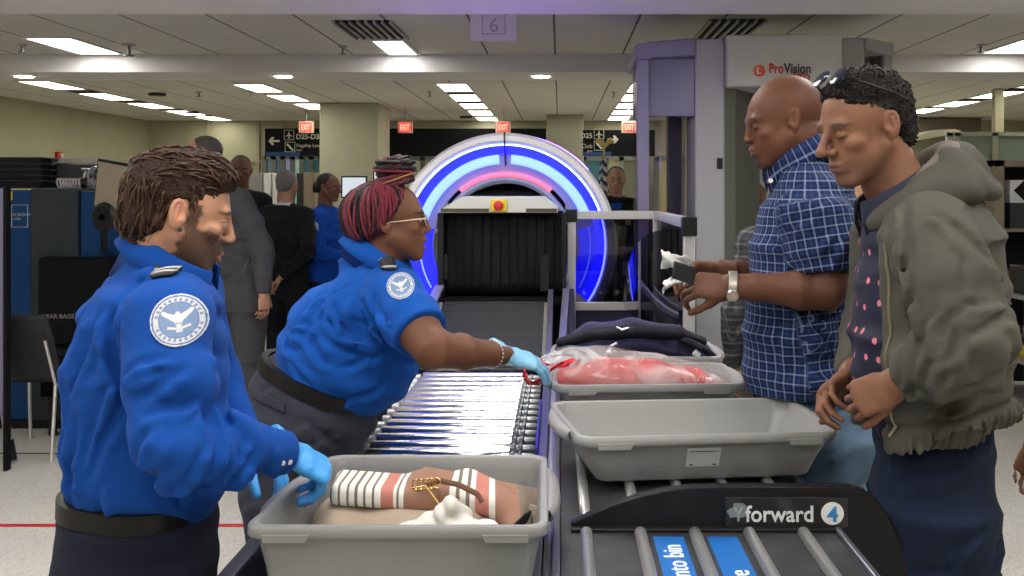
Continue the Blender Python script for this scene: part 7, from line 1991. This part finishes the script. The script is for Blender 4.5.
# ---- clear bag with red clothes
M_redc = cloth_mat('red_knit', (.55,.05,.055), bump=.3)
def br_(c):
    c.loft([((.02,3.07,.985), .07, .035), (( .14,3.07,1.00), .10, .050), ((.28,3.08,.995), .11, .050), ((.42,3.10,.975), .09, .038), ((.49,3.12,.95), .05, .025)], (0,1,0), .02)
    c.warp(folds(84, (.9,.4,.3), 11, .018, .9), (.1,3.0,1.0), .22); c.warp(folds(85, (.7,.4,.5), 10, .016, .9), (.36,3.0,1.0), .2)
cloth_clay('red_clothing', (-.12,2.92,.89), (.56,3.25,1.08), br_, M_redc, 'red garment packed inside the clear plastic bag', 'clothing', h=.0055)
m, nt, b = nt_new('clear_plastic'); N = nt.nodes.new; L = nt.links.new
nt.nodes.remove(b); out = nt.nodes['Material Output']; mx = N('ShaderNodeMixShader'); t = N('ShaderNodeBsdfTransparent'); g = N('ShaderNodeBsdfPrincipled')
g.inputs['Base Color'].default_value = (.75,.75,.75,1); g.inputs['Roughness'].default_value = .16; g.inputs['Specular IOR Level'].default_value = .8
t.inputs[0].default_value = (.97,.96,.96,1); tc = N('ShaderNodeTexCoord'); v = N('ShaderNodeTexNoise'); v.inputs['Scale'].default_value = 8; v.inputs['Detail'].default_value = 2; v.inputs['Distortion'].default_value = 1.0
L(tc.outputs['Object'], v.inputs[0]); mr = N('ShaderNodeMapRange'); mr.inputs[1].default_value = .30; mr.inputs[2].default_value = .75; mr.inputs[3].default_value = .14; mr.inputs[4].default_value = .52; L(v.outputs[0], mr.inputs[0]); L(mr.outputs[0], mx.inputs[0])
bp = N('ShaderNodeBump'); bp.inputs['Strength'].default_value = 1; bp.inputs['Distance'].default_value = .02; L(v.outputs[0], bp.inputs['Height']); L(bp.outputs[0], g.inputs['Normal'])
L(t.outputs[0], mx.inputs[1]); L(g.outputs[0], mx.inputs[2]); L(mx.outputs[0], out.inputs[0]); M_clear = m
root = thing('plastic_bag', (.2,3.08,.95), 'clear plastic drawstring bag of red clothes in the bin, grabbed by a gloved hand', 'bag')
def bp_(c):
    c.loft([((-.055,2.99,1.040), .02, .014), ((-.02,3.02,1.03), .06, .040), ((.04,3.06,1.02), .12, .066), ((.14,3.07,1.015), .135, .070), ((.30,3.08,1.00), .14, .060), ((.44,3.11,.982), .12, .045), ((.515,3.12,.960), .07, .026)], (0,1,0), .02)
    c.warp(folds(86, (.6,.3,.6), 16, .018, 1.2), (.08,2.98,1.02), .2); c.warp(folds(87, (.8,.3,.5), 14, .016, 1.2), (.34,2.98,1.0), .2); c.warp(folds(88, (.2,.2,.9), 22, .012, 1.), (-.01,2.98,1.03), .12)
o = cloth_clay('bag_film', (-.12,2.84,.885), (.58,3.28,1.11), bp_, M_clear, None, None, h=.0055, parent=root)
M_reds = mat('red_ribbon', (.75,.015,.03), .35)
random.seed(8); h0 = V((-.065,2.955,1.052))
def ribbon(pts, w=.009):
    vs = []; pts = [V(p) for p in pts]
    for i, p in enumerate(pts):
        wv = V((math.sin(i*1.3)*.5, .4, math.cos(i*.9))).normalized()*w; vs += [p-wv, p+wv]
    return MB().add(vs, [(i*2, i*2+1, i*2+3, i*2+2) for i in range(len(pts)-1)])
for pts in ([(.03,2.955,1.058),(-.0,2.94,1.052),(-.03,2.935,1.058),(-.07,2.92,1.062),(-.10,2.93,1.045),(-.105,2.95,1.03)],
            [(-.105,2.93,1.045),(-.10,2.92,1.02),(-.085,2.92,1.005),(-.05,2.93,1.015),(-.03,2.94,1.035)],
            [(-.04,2.93,1.055),(-.07,2.93,1.075),(-.095,2.94,1.065),(-.11,2.95,1.03),(-.09,2.93,1.005),(-.06,2.93,1.0)],
            [(.06,2.97,1.055),(.03,2.95,1.068),(-.0,2.935,1.06),(-.03,2.935,1.04)]):
    ribbon(pts, .008).build('drawstring', M_reds, root, smooth='all', solid=.0016)
# ---- navy backpack in the far bin
root = thing('backpack', (.25,3.58,.90), 'navy blue backpack with zips lying in the farthest bin', 'backpack')
M_nylon = cloth_mat('navy_nylon', (.022,.020,.055), rough=.5, bump=.3, sheen=.1); M_nylb = cloth_mat('black_nylon', (.012,.012,.018), rough=.5, bump=.2)
def bk(c):
    c.loft([((.03,3.60,.98), .12, .055), ((.12,3.60,1.01), .15, .080), ((.26,3.60,1.02), .155, .085), ((.40,3.60,1.005), .15, .075), ((.50,3.60,.975), .11, .050)], (0,1,0), .02)
    c.warp(folds(91, (.15,.3,1), 14, .018, .8), (.27,3.47,.99), .26)
o = clay_obj('main_pouch', (lambda c: (bk(c), c)[1])(Clay((-.08,3.40,.885), (.62,3.80,1.14), .007)), M_nylon, root)
def bk2(c):
    c.loft([((.0,3.50,1.035), .03, .018), ((.10,3.49,1.062), .035, .024), ((.26,3.485,1.078), .04, .026), ((.42,3.49,1.068), .035, .022), ((.50,3.50,1.04), .03, .016)], (0,1,0), .01)
clay_obj('top_flap', (lambda c: (bk2(c), c)[1])(Clay((-.06,3.42,.99), (.58,3.58,1.13), .006)), M_nylb, root)
c_ = at(614, 343, 3.44)
MB().tube([at(603,361,3.40), at(607,352,3.40), at(611,346,3.40), at(617,343,3.40)], .0045, n=8).build('zip_pull', M_alu, root, smooth=True)
MB().tube([at(617,327.5,3.45), at(622,330,3.43), at(628,328,3.45)], .004, n=8).build('zip_pull', M_alu, root, smooth=True)
MB().box(.16,.24,3.405,3.425,.97,1.03).build('buckle', M_black, root, bevel=.006)
MB().cyl(at(694,352,3.42), at(699,356,3.42), .011, n=14).build('white_toggle', M_white, root, smooth=True)
st = MB(); pts = [at(672,338,3.5), at(690,342,3.44), at(702,348,3.42), at(712,356,3.44), at(716,364,3.5)]
st.tube(pts, .013, n=8).build('shoulder_strap', M_nylb, root, smooth=True)
# ================================================================ camera, world, view
w = bpy.data.worlds.new('World'); SC.world = w; w.use_nodes = True
w.node_tree.nodes['Background'].inputs[0].default_value = (.9,.92,1,1); w.node_tree.nodes['Background'].inputs[1].default_value = .15
cd = bpy.data.cameras.new('camera'); cam = bpy.data.objects.new('camera', cd); COL.objects.link(cam)
cam.location = (0,0,CAMH); cam.rotation_euler = (PI/2,0,0)
cd.sensor_width = 36; cd.lens = 1000*36/1024
cd.shift_x = (512-560)/1024; cd.shift_y = -(288-190)/1024
cd.clip_end = 100; cd.clip_start = .05
SC.camera = cam
SC.view_settings.view_transform = 'Standard'; SC.view_settings.look = 'None'
SC.view_settings.exposure = -.13; SC.view_settings.gamma = 1; SC.view_settings.use_curve_mapping = False
